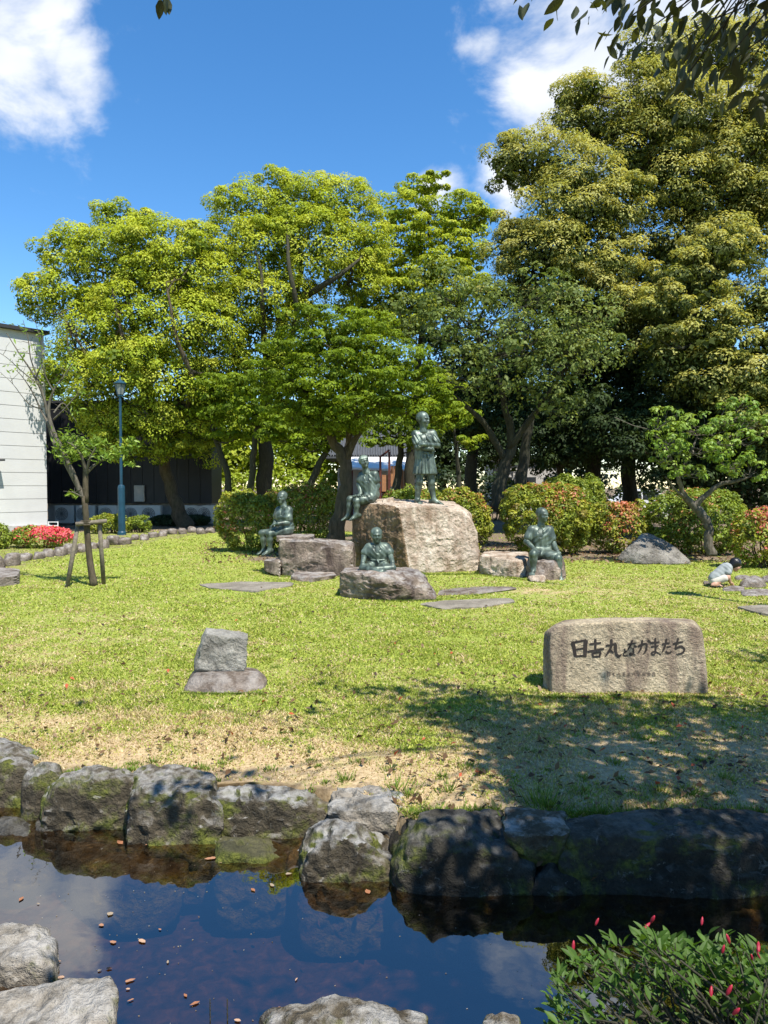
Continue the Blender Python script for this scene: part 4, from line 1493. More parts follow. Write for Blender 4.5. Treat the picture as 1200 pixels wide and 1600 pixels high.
def statue_left():
    D = 13.85

    def J(x, y, dd=0.0):
        return np.array(P(x, y, D + dd))
    h = 0.0112
    root = thing('statue', 'bronze statue of a boy sitting at far left, hands in his lap', 'statue', J(447, 835), 'bronze boys')
    lo, hi = bounds([J(397, 763, -.4), J(464, 872, .4)], 0.04)
    B = Sculpt(lo, hi, h)
    hc = J(441.0, 777.3, 0)
    fw = (-0.38, -0.9, 0.02)
    head(B, hc, 0.235, fw, hair=0.025)
    neck = J(443.5, 791)
    B.cone(hc + np.array((.01, .02, -.06)), neck, 0.055, 0.062, 0.03)
    shL, shR = J(436.5, 797.5, .12), J(451, 797.5, -.05)
    chest, hips = J(443, 806, .03), J(446.5, 826, .04)
    torso(B, hips, chest, shL, shR, 0.105, 0.105, 0.062)
    eR, wR = J(449.5, 816.5, -.12), J(434.5, 818.5, -.20)
    B.chain([shR, eR, wR], [0.056, 0.05, 0.037])
    hand(B, wR, J(427, 819, -.17) - wR, (0, 0.3, -1), 0.16, 0.5, 1)
    eL, wL = J(432, 812, .16), J(429, 819, -.04)
    B.chain([shL, eL, wL], [0.056, 0.05, 0.037])
    hand(B, wL, J(424.5, 822, -.10) - wL, (0, 0, -1), 0.16, 0.5, -1)
    k1, a1, t1 = J(409.5, 833, .10), J(413, 860.5, .12), J(400.5, 866.5, .02)
    k2, a2, t2 = J(420.5, 834, -.12), J(421.5, 859.5, -.10), J(409.5, 867.8, -.20)
    for hp, kn, an, toe in ((J(443, 830, .12), k1, a1, t1), (J(445, 831, -.06), k2, a2, t2)):
        B.chain([hp, kn], [0.09, 0.064], 0.03)
        B.chain([kn, lerp(kn, an, .35) + np.array((.012, 0, 0)), an], [0.06, 0.058, 0.039], 0.03)
        foot(B, an, toe, 0.23, 0.042)
    R = Sculpt(lo, hi, h)
    torso(R, hips, chest, shL, shR, 0.12, 0.122, 0.076)
    for sh, el in ((shL, eL), (shR, eR)):
        R.cone(sh, lerp(sh, el, .62), 0.075, 0.09, 0.03)
    for hp, kn in ((J(444, 829, .11), k1), (J(446, 830, -.05), k2)):
        R.cone(hp, lerp(hp, kn, .4), 0.106, 0.09, 0.05)
    R.ell(J(441, 797, -.11), (0.04, 0.08, 0.1), None, 0.02, 'sub')
    R.ripple(fold_fn(chest, 0.008, 66, -0.5))
    T = Sculpt(lo, hi, h)
    T.cone(J(428, 820, -.1), J(459.5, 822.8, .08), 0.016, 0.016, 0.01)
    finish(root, B, R, [('flute', T)])


def statue_crosslegged():
    D = 10.75

    def J(x, y, dd=0.0):
        return np.array(P(x, y, D + dd))
    h = 0.0105
    root = thing('statue', 'bronze statue of a small boy sitting cross-legged on the front rock', 'statue', J(590, 892), 'bronze boys')
    lo, hi = bounds([J(560, 820, -.45), J(618, 897, .35)], 0.04)
    B = Sculpt(lo, hi, h)
    hc = J(588.3, 836.3, 0)
    fw = (0.12, -0.99, -0.05)
    head(B, hc, 0.222, fw, hair=0.02)
    neck = J(589, 850)
    B.cone(hc + np.array((0, .02, -.05)), neck, 0.05, 0.056, 0.03)
    shL, shR = J(577, 856, .03), J(602.5, 855.5, .03)
    chest, hips = J(589.5, 863, .03), J(590, 879, .07)
    torso(B, hips, chest, shL, shR, 0.1, 0.1, 0.055)
    for sh, el, wr, sd in ((shL, J(569.5, 868, .0), J(566.8, 879, -.17), -1), (shR, J(609.5, 867, .0), J(613.2, 878.5, -.17), 1)):
        B.chain([sh, el, wr], [0.05, 0.044, 0.033])
        hand(B, wr, (0.05 * sd, -0.55, -0.8), (0, 0.5, -1), 0.14, 0.5, sd)
    kL, kR = J(566.5, 887.5, -.20), J(613.5, 887.5, -.20)
    B.chain([J(584, 883.5, .03), kL], [0.07, 0.05], 0.02)
    B.chain([J(596, 883.5, .03), kR], [0.07, 0.05], 0.02)
    fL, fR = J(597, 893.5, -.38), J(583, 889.5, -.26)
    B.chain([kL, lerp(kL, fL, .4), fL], [0.05, 0.045, 0.031], 0.014)
    B.chain([kR, lerp(kR, fR, .4), fR], [0.05, 0.045, 0.031], 0.014)
    foot(B, fL, J(607, 893.5, -.34), 0.17, 0.034)
    foot(B, fR, J(574, 890, -.28), 0.17, 0.034)
    R = Sculpt(lo, hi, h)
    torso(R, hips, chest, shL, shR, 0.118, 0.115, 0.068)
    for sh, el in ((shL, J(569.5, 868, 0)), (shR, J(609.5, 867, 0))):
        R.cone(sh, lerp(sh, el, .62), 0.068, 0.08, 0.03)
    R.cone(J(584, 882, .02), lerp(J(584, 882, .02), kL, .35), 0.08, 0.066, 0.03)
    R.cone(J(596, 882, .02), lerp(J(596, 882, .02), kR, .35), 0.08, 0.066, 0.03)
    R.ell(J(589.5, 855, -.10), (0.032, 0.07, 0.09), None, 0.02, 'sub')
    R.ripple(fold_fn(chest, 0.007, 70, 0.8))
    T = Sculpt(lo, hi, h)
    T.cone(J(580, 875, -.06), J(590, 875.5, -.085), 0.018, 0.018, 0.01)
    T.cone(J(590, 875.5, -.085), J(600, 875, -.06), 0.018, 0.018, 0.01)
    T.cone(J(590, 876, -.10), J(592, 880, -.12), 0.018, 0.012, 0.01)
    finish(root, B, R, [('sash', T)])


def statue_right():
    D = 12.95

    def J(x, y, dd=0.0):
        return np.array(P(x, y, D + dd))
    h = 0.0112
    root = thing('statue', 'bronze statue of a boy sitting at right, hands on his knees', 'statue', J(845, 870), 'bronze boys')
    lo, hi = bounds([J(813, 788, -.65), J(888, 916, .35)], 0.04)
    B = Sculpt(lo, hi, h)
    hc = J(847.2, 804.5, -.02)
    fw = (0.62, -0.78, -0.05)
    head(B, hc, 0.245, fw, hair=0.022)
    neck = J(845.5, 820)
    B.cone(hc + np.array((-.01, .02, -.06)), neck, 0.055, 0.064, 0.03)
    shL, shR = J(831, 828, 0), J(858, 828, .06)
    chest, hips = J(845, 837, .03), J(846, 860, .06)
    torso(B, hips, chest, shL, shR, 0.115, 0.11, 0.065)
    kL, aL, tL = J(833.5, 866, -.36), J(833.5, 891, -.36), J(830, 900.5, -.50)
    kR, aR, tR = J(872, 872.5, -.32), J(873.5, 898, -.36), J(880, 911.5, -.48)
    eL, wL = J(822.5, 846, -.05), J(834, 857.5, -.24)
    eR, wR = J(864.5, 848.5, .02), J(870.5, 861, -.18)
    B.chain([shL, eL, wL], [0.058, 0.05, 0.038])
    B.chain([shR, eR, wR], [0.058, 0.05, 0.038])
    hand(B, wL, J(840, 861, -.40) - wL, (0, -.3, -1), 0.17, 0.35, 1)
    hand(B, wR, J(873, 867, -.36) - wR, (0, -.3, -1), 0.17, 0.45, -1)
    for hp, kn, an, toe in ((J(840, 866, .02), kL, aL, tL), (J(853, 866, .04), kR, aR, tR)):
        B.chain([hp, kn], [0.098, 0.07], 0.03)
        B.chain([kn, lerp(kn, an, .35) + np.array((0, .015, 0)), an], [0.067, 0.066, 0.043], 0.03)
        foot(B, an, toe, 0.24, 0.044)
    R = Sculpt(lo, hi, h)
    torso(R, hips, chest, shL, shR, 0.132, 0.13, 0.08)
    for sh, el in ((shL, eL), (shR, eR)):
        R.cone(sh, lerp(sh, el, .66), 0.072, 0.08, 0.03)
    for hp, kn, t in ((J(841, 865, .02), kL, .45), (J(852, 865, .04), kR, .8)):
        R.cone(hp, lerp(hp, kn, t), 0.112, 0.096, 0.06)
    R.cone(J(845, 866, -.05), J(858, 869, -.22), 0.1, 0.09, 0.06)
    R.ell(J(845.5, 829, -.12), (0.042, 0.08, 0.13), None, 0.02, 'sub')
    R.ripple(fold_fn(chest, 0.008, 60, -1.0))
    T = Sculpt(lo, hi, h)
    for a in np.linspace(0, 2 * math.pi, 13)[:-1]:
        b = a + 2 * math.pi / 12
        w = J(845.5, 853, .05)
        T.cone(w + np.array((math.cos(a) * .175, math.sin(a) * .125, 0)), w + np.array((math.cos(b) * .175, math.sin(b) * .125, 0)), 0.022, 0.022, 0.012)
    finish(root, B, R, [('sash', T)])


statue_standing()
statue_reader()
statue_left()
statue_crosslegged()
statue_right()


def child():
    D = 11.75

    def J(x, y, dd=0.0):
        return np.array(P(x, y, D + dd))
    h = 0.0105
    root = thing('person', 'child in a pale shirt squatting over the stones at the right edge', 'person', G(1130, 918))
    lo, hi = bounds([J(1104, 868, -.3), J(1164, 921, .3)], 0.05)
    B = Sculpt(lo, hi, h)
    fw, up = (0.80, -0.15, -0.58), (0.55, 0, 0.83)
    hc = J(1149.5, 882.5)
    head(B, hc, 0.185, fw, up)
    neck = J(1142.5, 884)
    B.cone(hc, neck, 0.04, 0.042, 0.02)
    sh1, sh2 = J(1137.5, 887, -.09), J(1137.5, 886, .10)
    hips, chest = J(1116, 905, 0), J(1134, 889, 0)
    torso(B, hips, chest, sh1, sh2, 0.075, 0.08, 0.04, 0.04)
    for sh, dd in ((sh1, -.12), (sh2, .10)):
        el, wr = J(1138, 899, dd), J(1141, 910, dd * .6)
        B.chain([sh, el, wr], [0.033, 0.027, 0.021])
        hand(B, wr, J(1145, 915, dd * .4) - wr, (0.6, 0, -1), 0.105, 0.5, 1 if dd < 0 else -1, 0.005)
        kn, an = J(1136, 902, dd), J(1117, 913, dd)
        B.chain([J(1117, 908, dd * .6), kn], [0.062, 0.046], 0.02)
        B.chain([kn, an], [0.044, 0.03], 0.02)
        foot(B, an, an + np.array((.13, 0, -.035)), 0.15, 0.028)
    v, f = B.mesh()
    part('body', v, f, M['skin'], root, True)
    T = Sculpt(lo, hi, h)
    torso(T, J(1117, 903, 0), chest, sh1, sh2, 0.088, 0.09, 0.05, 0.04)
    for sh, dd in ((sh1, -.12), (sh2, .10)):
        T.cone(sh, J(1138, 894, dd), 0.046, 0.052, 0.02)
    T.ripple(fold_fn(chest, 0.005, 70, 0.9))
    v, f = T.mesh()
    part('shirt', v, f, M['shirt'], root, True)
    T = Sculpt(lo, hi, h)
    T.ell(J(1115.5, 906, 0), (0.085, 0.10, 0.075), None, 0.03)
    for dd in (-.12, .10):
        T.cone(J(1117, 908, dd * .6), J(1132, 903.5, dd), 0.072, 0.06, 0.03)
    v, f = T.mesh()
    part('shorts', v, f, M['shorts'], root, True)
    T = Sculpt(lo, hi, h)
    s, ff, u = frame(fw, up)
    T.ell(hc - ff * 0.018 + u * 0.022, (0.082, 0.094, 0.086), [s, ff, u], 0.02)
    T.ell(hc - ff * 0.04 - u * 0.03, (0.075, 0.06, 0.07), [s, ff, u], 0.02)
    T.cut(hc + ff * 0.068 - u * 0.0, ff * 1.0 - u * 0.9)
    T.ripple(lambda X, Y, Z: 0.003 * np.sin(Y * 260 + 3 * np.sin(X * 60)))
    v, f = T.mesh()
    part('hair', v, f, M['hair'], root, True)
    for dd in (-.12, .10):
        T = Sculpt(lo, hi, h)
        an = J(1117, 914.5, dd)
        T.cone(an + np.array((-.03, 0, -.008)), an + np.array((.11, 0, -.018)), 0.034, 0.03, 0.02)
        v, f = T.mesh()
        part('shoe', v, f, M['shoe'], root, True)


child()

# ---------------------------------------------------------------- foliage
def unit(a):
    return a / (np.linalg.norm(a, axis=-1, keepdims=True) + 1e-9)


def leaf_quads(pos, nrm, dirn, length, width, fold=0.18):
    """one folded four-cornered leaf for each position"""
    nrm = unit(nrm)
    d = unit(dirn - nrm * np.sum(dirn * nrm, 1, keepdims=True))
    s = np.cross(nrm, d)
    L = length[:, None]
    W = width[:, None]
    base = pos - d * L * 0.5
    tip = pos + d * L * 0.5 - nrm * L * 0.08
    l = pos + s * W * 0.5 + nrm * W * fold - d * L * 0.06
    r = pos - s * W * 0.5 + nrm * W * fold - d * L * 0.06
    v = np.stack([base, r, tip, l], 1).reshape(-1, 3)
    f = np.arange(len(pos) * 4).reshape(-1, 4)
    return v, f


def clumps_on(lobes, spacing, rng, inner=0.72, low=0.45, back=0.55):
    """clump centres over the outside of overlapping ellipsoid lobes"""
    C, N, I = [], [], []
    for i, (c, r) in enumerate(lobes):
        c, r = np.array(c), np.array(r)
        area = 4 * math.pi * ((r[0] * r[1]) ** 1.6 / 3 + (r[0] * r[2]) ** 1.6 / 3 + (r[1] * r[2]) ** 1.6 / 3) ** (1 / 1.6)
        n = max(4, int(area / spacing ** 2))
        u = unit(rng.normal(size=(n * 4, 3)))
        # poisson-like thinning
        keep = []
        for q in u:
            if len(keep) >= n:
                break
            if not keep or np.min(np.linalg.norm((np.array(keep) - q) * r, axis=1)) > spacing * 0.62:
                keep.append(q)
        u = np.array(keep)
        p = c + u * r * rng.uniform(0.82, 1.04, (len(u), 1))
        m = np.ones(len(u), bool)
        for j, (c2, r2) in enumerate(lobes):
            if j != i:
                m &= np.linalg.norm((p - np.array(c2)) / np.array(r2), axis=1) > inner
        m &= (u[:, 2] > -0.35) | (rng.random(len(u)) < low)
        m &= (u[:, 1] < 0.35) | (rng.random(len(u)) < back)
        C.append(p[m])
        N.append(unit(u[m] / r))
        I.append(np.full(m.sum(), i))
    return np.concatenate(C), np.concatenate(N), np.concatenate(I)


def clump_leaves(C, N, rng, r, per, leaf, flat=0.75, up=0.5, droop=0.3, jit=0.9, wr=0.5):
    """leaves over the outer shell of every clump; returns positions, normals, directions, sizes, clump index, height in the clump"""
    n = len(C)
    cnt = np.maximum(1, rng.poisson(per, n))
    idx = np.repeat(np.arange(n), cnt)
    m = len(idx)
    u = unit(unit(rng.normal(size=(m, 3))) + 0.75 * N[idx] * rng.uniform(0, 1, (m, 1)) + np.array((0, 0, up)) * rng.uniform(0, 1, (m, 1)))
    rr = (r[idx] if np.ndim(r) else np.full(m, r)) * rng.uniform(0.55, 1.08, m) ** 0.7
    pos = C[idx] + u * rr[:, None] * np.array((1, 1, flat))
    nrm = unit(u + np.array((0, 0, 0.5)) + jit * rng.normal(size=(m, 3)) * 0.6)
    dirn = unit(u * 0.8 + rng.normal(size=(m, 3)) * 0.7 - np.array((0, 0, droop)))
    L = leaf * rng.uniform(0.7, 1.3, m)
    return pos, nrm, dirn, L, L * wr * rng.uniform(0.8, 1.2, m), idx, u[:, 2]


def pick(rng, idx, n_clump, pal, jitter=0.18, cj=0.16):
    """a colour for each leaf: a palette entry for the clump, varied leaf by leaf"""
    pal = np.array([p[:3] for p in pal]), np.array([p[3] for p in pal], float)
    w = pal[1] / pal[1].sum()
    cc = pal[0][rng.choice(len(w), n_clump, p=w)] * rng.uniform(1 - cj, 1 + cj, (n_clump, 1))
    lc = pal[0][rng.choice(len(w), len(idx), p=w)]
    mixf = 0.4
    c = cc[idx] * (1 - mixf) + lc * mixf
    c = c * rng.uniform(1 - jitter, 1 + jitter, (len(idx), 1))
    return c


def wander(a, b, rng, n=5, sag=0.0, j=0.08):
    a, b = np.array(a, float), np.array(b, float)
    L = np.linalg.norm(b - a)
    t = np.linspace(0, 1, n)[:, None]
    p = a + (b - a) * t
    p[1:-1] += rng.normal(size=(n - 2, 3)) * L * j
    p[:, 2] += sag * L * np.sin(math.pi * t[:, 0])
    return p


N_LEAVES = 0


def grow_tree(name, label, cat, trunk, lobes, leaf, per, spacing, clump_r, pal, bark, seed, group=None, tips=None, leafmat='leaf', limb_r=0.10,
              flat=0.75, low=0.45, back=0.5, inner=0.72, twigs=0.5, jit=0.45, up=0.5, droop=0.3, wr=0.5, sparse=1.0, tip_h=0.15, extra_trunks=(), core=1.9, dens=1.6, sat=2, tip_up=0.0):
    """trunk: [(px, py, depth, radius)]; lobes: [(px, py, rx, ry, depth)] in photograph pixels, rx and ry in pixels too"""
    rng = np.random.default_rng(seed)
    tp = [(*P(x, y, d), r) for x, y, d, r in trunk]
    base = Vector(tp[0][:3])
    root = thing(name, label, cat, (base.x, base.y, 0), group)
    LB = []
    for x, y, rx, ry, d in lobes:
        s = d / F_PX
        LB.append((np.array(P(x, y, d)), np.array((rx * s, (rx + ry) * 0.5 * s, ry * s))))
    if sat:                                            # smaller masses break up the outline
        for c, r in list(LB):
            for _ in range(sat):
                u = unit(rng.normal(size=(1, 3)) + np.array((0, -0.15, 0.35)))[0]
                f = rng.uniform(0.28, 0.48)
                LB.append((c + u * r * rng.uniform(0.85, 1.3), r * f * np.array((1, 1, rng.uniform(.8, 1.1)))))
    tk = MB()
    sk = []
    for tr in [tp] + [[(*P(x, y, d), r) for x, y, d, r in t] for t in extra_trunks]:
        q = spline(tr, 6)
        q[:, 3] *= 0.72 if q[0, 3] > 0.3 else 0.85
        q[:, 0] += 0.15 * q[:, 3] * np.sin(np.arange(len(q)) * 1.3)
        v, f = tube(q[:, :3], np.maximum(q[:, 3] * (1 + 0.06 * np.sin(np.arange(len(q)) * 2.1)), 0.008), 10)
        tk.add(v, f)
        sk.append(q)
    # root flare
    sk = np.concatenate(sk)
    tk.part('trunk', M[bark], root, True)
    C, N, I = clumps_on(LB, spacing, rng, inner, low, back)
    if sparse < 1:
        m = rng.random(len(C)) < sparse
        C, N, I = C[m], N[m], I[m]
    br = MB()
    zt = sk[:, 2]
    for i, (c, r) in enumerate(LB):
        cand = sk[(sk[:, 2] < c[2] + 0.2) & (sk[:, 2] > 0.35 * sk[:, 2].max())]
        if not len(cand):
            cand = sk[-3:]
        w = np.linalg.norm(cand[:, :3] - c, axis=1) + 0.35 * np.abs(cand[:, 2] - c[2])
        a = cand[np.argmin(w)]
        rr0 = min(limb_r * (0.6 + 0.5 * np.linalg.norm(r) / 2), a[3] * 0.8)
        p = wander(a[:3], c - np.array((0, 0, r[2] * 0.25)), rng, 6, -0.06, 0.05)
        rad_ = np.linspace(max(rr0, 0.012), max(rr0 * 0.35, 0.006), 6)
        br.tube(p, rad_, 6, False)
        js = np.nonzero(I == i)[0]
        for j in js:
            if rng.random() < twigs:
                s0 = p[rng.integers(2, 6)]
                br.tube(wander(s0, C[j], rng, 4, -0.05, 0.06), np.linspace(max(rr0 * 0.32, 0.006), 0.004, 4), 4, False)
    if br.v:
        br.part('branches', M[bark], root, True)
    cr = clump_r * rng.uniform(0.6, 1.3, len(C)) * np.array([min(1.0, 0.45 + 0.4 * np.mean(LB[i][1])) for i in I])
    pos, nrm, dirn, L, W, idx, hz = clump_leaves(C, N, rng, cr, per * dens, leaf, flat, up, droop, jit, wr)
    v, f = leaf_quads(pos, nrm, dirn, L, W)
    col = pick(rng, idx, len(C), pal)
    if core:                                           # larger leaves of the base palette fill the inside of the crown
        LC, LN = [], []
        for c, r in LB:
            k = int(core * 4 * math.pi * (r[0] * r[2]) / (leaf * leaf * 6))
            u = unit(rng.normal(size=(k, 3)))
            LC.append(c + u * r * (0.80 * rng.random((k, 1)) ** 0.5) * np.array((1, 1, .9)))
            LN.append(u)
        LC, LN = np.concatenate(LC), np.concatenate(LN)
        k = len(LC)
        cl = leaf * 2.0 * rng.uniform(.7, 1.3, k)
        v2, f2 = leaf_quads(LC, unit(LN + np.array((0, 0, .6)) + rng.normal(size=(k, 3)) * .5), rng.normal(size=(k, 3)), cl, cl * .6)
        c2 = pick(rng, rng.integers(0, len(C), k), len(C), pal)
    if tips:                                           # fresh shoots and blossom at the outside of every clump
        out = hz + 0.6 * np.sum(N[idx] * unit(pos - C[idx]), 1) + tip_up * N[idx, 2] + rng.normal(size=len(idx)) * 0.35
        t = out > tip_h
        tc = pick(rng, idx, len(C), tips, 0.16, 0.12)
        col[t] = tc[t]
    if core:
        f = np.concatenate([f, f2 + len(v)])
        v = np.concatenate([v, v2])
        col = np.concatenate([col, c2])
    crown = part('crown', v, f, M[leafmat], root, False)
    set_col(crown.data, col)
    global N_LEAVES
    N_LEAVES += len(f)
    return root


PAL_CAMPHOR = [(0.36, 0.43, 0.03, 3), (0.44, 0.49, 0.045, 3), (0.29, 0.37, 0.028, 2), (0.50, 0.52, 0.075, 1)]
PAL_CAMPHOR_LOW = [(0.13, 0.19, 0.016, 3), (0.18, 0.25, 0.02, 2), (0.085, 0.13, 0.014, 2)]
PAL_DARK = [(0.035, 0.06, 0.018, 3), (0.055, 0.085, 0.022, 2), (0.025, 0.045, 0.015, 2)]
PAL_GOLD_LEAF = [(0.08, 0.105, 0.02, 3), (0.115, 0.14, 0.028, 2), (0.055, 0.08, 0.016, 2)]
PAL_GOLD = [(0.42, 0.41, 0.10, 3), (0.50, 0.48, 0.15, 2), (0.30, 0.32, 0.065, 2)]
PAL_MAPLE = [(0.15, 0.22, 0.011, 3), (0.23, 0.31, 0.016, 2), (0.09, 0.145, 0.010, 2)]
PAL_FRESH = [(0.26, 0.33, 0.02, 3), (0.18, 0.27, 0.02, 2), (0.34, 0.38, 0.03, 1)]
PAL_PLUM = [(0.16, 0.21, 0.05, 3), (0.24, 0.29, 0.085, 2), (0.10, 0.15, 0.035, 2)]
PAL_YOUNG = [(0.20, 0.30, 0.035, 3), (0.14, 0.24, 0.03, 2), (0.28, 0.36, 0.06, 1)]

TG = 'trees behind the lawn'

# left camphor, leaning trunk in front of the dark building
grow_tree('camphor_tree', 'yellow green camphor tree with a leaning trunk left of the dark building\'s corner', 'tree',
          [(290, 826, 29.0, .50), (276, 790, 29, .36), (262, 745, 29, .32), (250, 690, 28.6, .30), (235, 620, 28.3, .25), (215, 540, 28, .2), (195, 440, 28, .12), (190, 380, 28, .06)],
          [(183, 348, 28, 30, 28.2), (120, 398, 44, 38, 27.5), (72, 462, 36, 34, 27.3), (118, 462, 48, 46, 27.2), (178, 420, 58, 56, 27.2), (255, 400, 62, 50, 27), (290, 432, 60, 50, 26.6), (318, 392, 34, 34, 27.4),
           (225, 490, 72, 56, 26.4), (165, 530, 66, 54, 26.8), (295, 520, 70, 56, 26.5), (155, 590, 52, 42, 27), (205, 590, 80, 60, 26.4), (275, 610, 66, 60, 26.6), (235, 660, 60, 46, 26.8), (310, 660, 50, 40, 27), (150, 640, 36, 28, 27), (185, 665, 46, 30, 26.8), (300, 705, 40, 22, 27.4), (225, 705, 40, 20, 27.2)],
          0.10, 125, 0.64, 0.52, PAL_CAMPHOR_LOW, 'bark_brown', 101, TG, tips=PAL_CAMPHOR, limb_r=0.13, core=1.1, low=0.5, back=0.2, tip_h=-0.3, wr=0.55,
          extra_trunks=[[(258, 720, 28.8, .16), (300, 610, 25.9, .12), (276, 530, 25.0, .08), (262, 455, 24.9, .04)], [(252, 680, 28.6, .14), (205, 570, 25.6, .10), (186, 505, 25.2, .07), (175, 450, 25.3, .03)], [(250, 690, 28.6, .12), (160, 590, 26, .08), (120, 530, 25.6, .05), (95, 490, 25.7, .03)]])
# middle camphor
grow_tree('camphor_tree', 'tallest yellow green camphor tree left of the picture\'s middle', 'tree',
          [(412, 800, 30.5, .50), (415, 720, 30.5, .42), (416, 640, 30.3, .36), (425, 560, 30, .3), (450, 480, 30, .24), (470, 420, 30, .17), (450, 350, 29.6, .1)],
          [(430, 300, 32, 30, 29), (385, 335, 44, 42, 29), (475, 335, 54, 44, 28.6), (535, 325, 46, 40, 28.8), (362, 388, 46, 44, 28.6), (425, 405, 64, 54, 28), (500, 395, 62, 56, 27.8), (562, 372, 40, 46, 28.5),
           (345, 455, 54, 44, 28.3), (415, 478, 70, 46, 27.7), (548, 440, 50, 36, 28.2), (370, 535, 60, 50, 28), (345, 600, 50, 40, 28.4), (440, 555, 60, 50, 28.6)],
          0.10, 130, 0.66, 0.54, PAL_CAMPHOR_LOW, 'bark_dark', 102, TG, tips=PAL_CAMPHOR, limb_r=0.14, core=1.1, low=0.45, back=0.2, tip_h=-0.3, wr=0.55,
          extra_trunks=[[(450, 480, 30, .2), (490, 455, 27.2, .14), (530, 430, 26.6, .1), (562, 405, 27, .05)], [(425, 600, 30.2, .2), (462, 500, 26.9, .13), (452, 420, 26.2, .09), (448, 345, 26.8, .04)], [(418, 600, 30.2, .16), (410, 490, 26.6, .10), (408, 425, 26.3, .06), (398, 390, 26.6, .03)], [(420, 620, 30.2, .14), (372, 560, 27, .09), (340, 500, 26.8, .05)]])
# open-crowned tree behind the middle
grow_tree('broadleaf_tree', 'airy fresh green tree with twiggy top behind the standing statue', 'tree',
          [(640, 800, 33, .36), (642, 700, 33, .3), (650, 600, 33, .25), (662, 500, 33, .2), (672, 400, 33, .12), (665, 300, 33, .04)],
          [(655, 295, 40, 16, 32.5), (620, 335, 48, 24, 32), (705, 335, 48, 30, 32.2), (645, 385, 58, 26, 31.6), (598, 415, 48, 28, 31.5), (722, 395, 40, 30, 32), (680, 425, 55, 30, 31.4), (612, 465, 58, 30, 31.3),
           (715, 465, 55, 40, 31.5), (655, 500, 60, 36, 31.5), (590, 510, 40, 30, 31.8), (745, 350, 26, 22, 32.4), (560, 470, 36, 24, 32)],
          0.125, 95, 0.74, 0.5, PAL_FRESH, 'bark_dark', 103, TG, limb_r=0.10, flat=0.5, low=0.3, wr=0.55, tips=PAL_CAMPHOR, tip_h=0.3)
# golden flowering evergreens on the right
grow_tree('flowering_evergreen', 'tallest evergreen, domed with pale gold blossom, at upper right', 'tree',
          [(1085, 815, 27.5, .55), (1080, 700, 27.5, .48), (1075, 560, 27.3, .42), (1080, 420, 27, .34), (1075, 300, 27, .24), (1050, 180, 27, .14), (1040, 110, 27, .06)],
          [(1015, 95, 50, 38, 26.5), (1090, 98, 70, 44, 26.8), (1170, 90, 60, 50, 27.5), (1020, 165, 70, 52, 26), (908, 160, 40, 34, 26.4), (925, 203, 60, 44, 26), (1065, 200, 84, 62, 25.6), (1150, 190, 60, 60, 26.5),
           (1140, 265, 84, 66, 25.8), (1195, 320, 60, 70, 26), (1080, 310, 84, 66, 25.6), (1005, 255, 70, 60, 25.8), (1040, 390, 70, 56, 26), (1150, 380, 80, 56, 25.8), (1215, 200, 50, 70, 26.5)],
          0.11, 160, 0.76, 0.60, PAL_GOLD_LEAF, 'bark_dark', 104, TG, tips=PAL_GOLD, limb_r=0.16, back=0.2, low=0.35, tip_h=0.2, tip_up=0.9, wr=0.42, droop=0.35, core=2.6)
grow_tree('flowering_evergreen', 'gold tipped evergreen with a leaning side lobe left of the tallest one', 'tree',
          [(930, 815, 26, .42), (925, 720, 26, .38), (915, 600, 26, .32), (900, 480, 25.6, .26), (880, 380, 25.2, .16), (845, 310, 25, .08)],
          [(798, 252, 42, 32, 24.8), (850, 262, 62, 42, 24.6), (905, 290, 62, 50, 24.4), (955, 335, 42, 52, 24.4), (895, 345, 84, 56, 24), (805, 390, 40, 36, 24.6), (865, 405, 90, 54, 23.8), (945, 410, 50, 50, 24.2),
           (825, 455, 54, 46, 24.2), (895, 480, 90, 54, 24), (960, 500, 60, 50, 24.4), (850, 540, 70, 50, 24.4)],
          0.105, 160, 0.74, 0.58, PAL_GOLD_LEAF, 'bark_dark', 105, TG, tips=PAL_GOLD, limb_r=0.13, back=0.2, low=0.35, tip_h=0.25, tip_up=0.9, wr=0.42, droop=0.35, core=2.6)
grow_tree('flowering_evergreen', 'lower evergreen with pale gold tufts at the right edge', 'tree',
          [(1165, 840, 24, .40), (1160, 740, 24, .36), (1150, 640, 23.8, .3), (1140, 540, 23.4, .2), (1120, 470, 23, .1)],
          [(1068, 435, 48, 36, 22.6), (1052, 485, 52, 40, 22.2), (1110, 520, 56, 46, 22), (1185, 475, 40, 42, 22.2), (1150, 560, 62, 48, 21.8), (1060, 560, 56, 46, 22), (1190, 600, 60, 56, 21.6), (1110, 600, 66, 50, 21.8),
           (1130, 400, 60, 46, 23), (1215, 530, 50, 60, 22), (1150, 660, 70, 46, 21.8), (1215, 680, 60, 50, 21.5)],
          0.115, 120, 0.70, 0.55, PAL_GOLD_LEAF, 'bark_dark', 106, TG, tips=PAL_GOLD, limb_r=0.12, back=0.2, low=0.35, tip_h=0.6, tip_up=0.9, wr=0.45, droop=0.3, core=2.4)
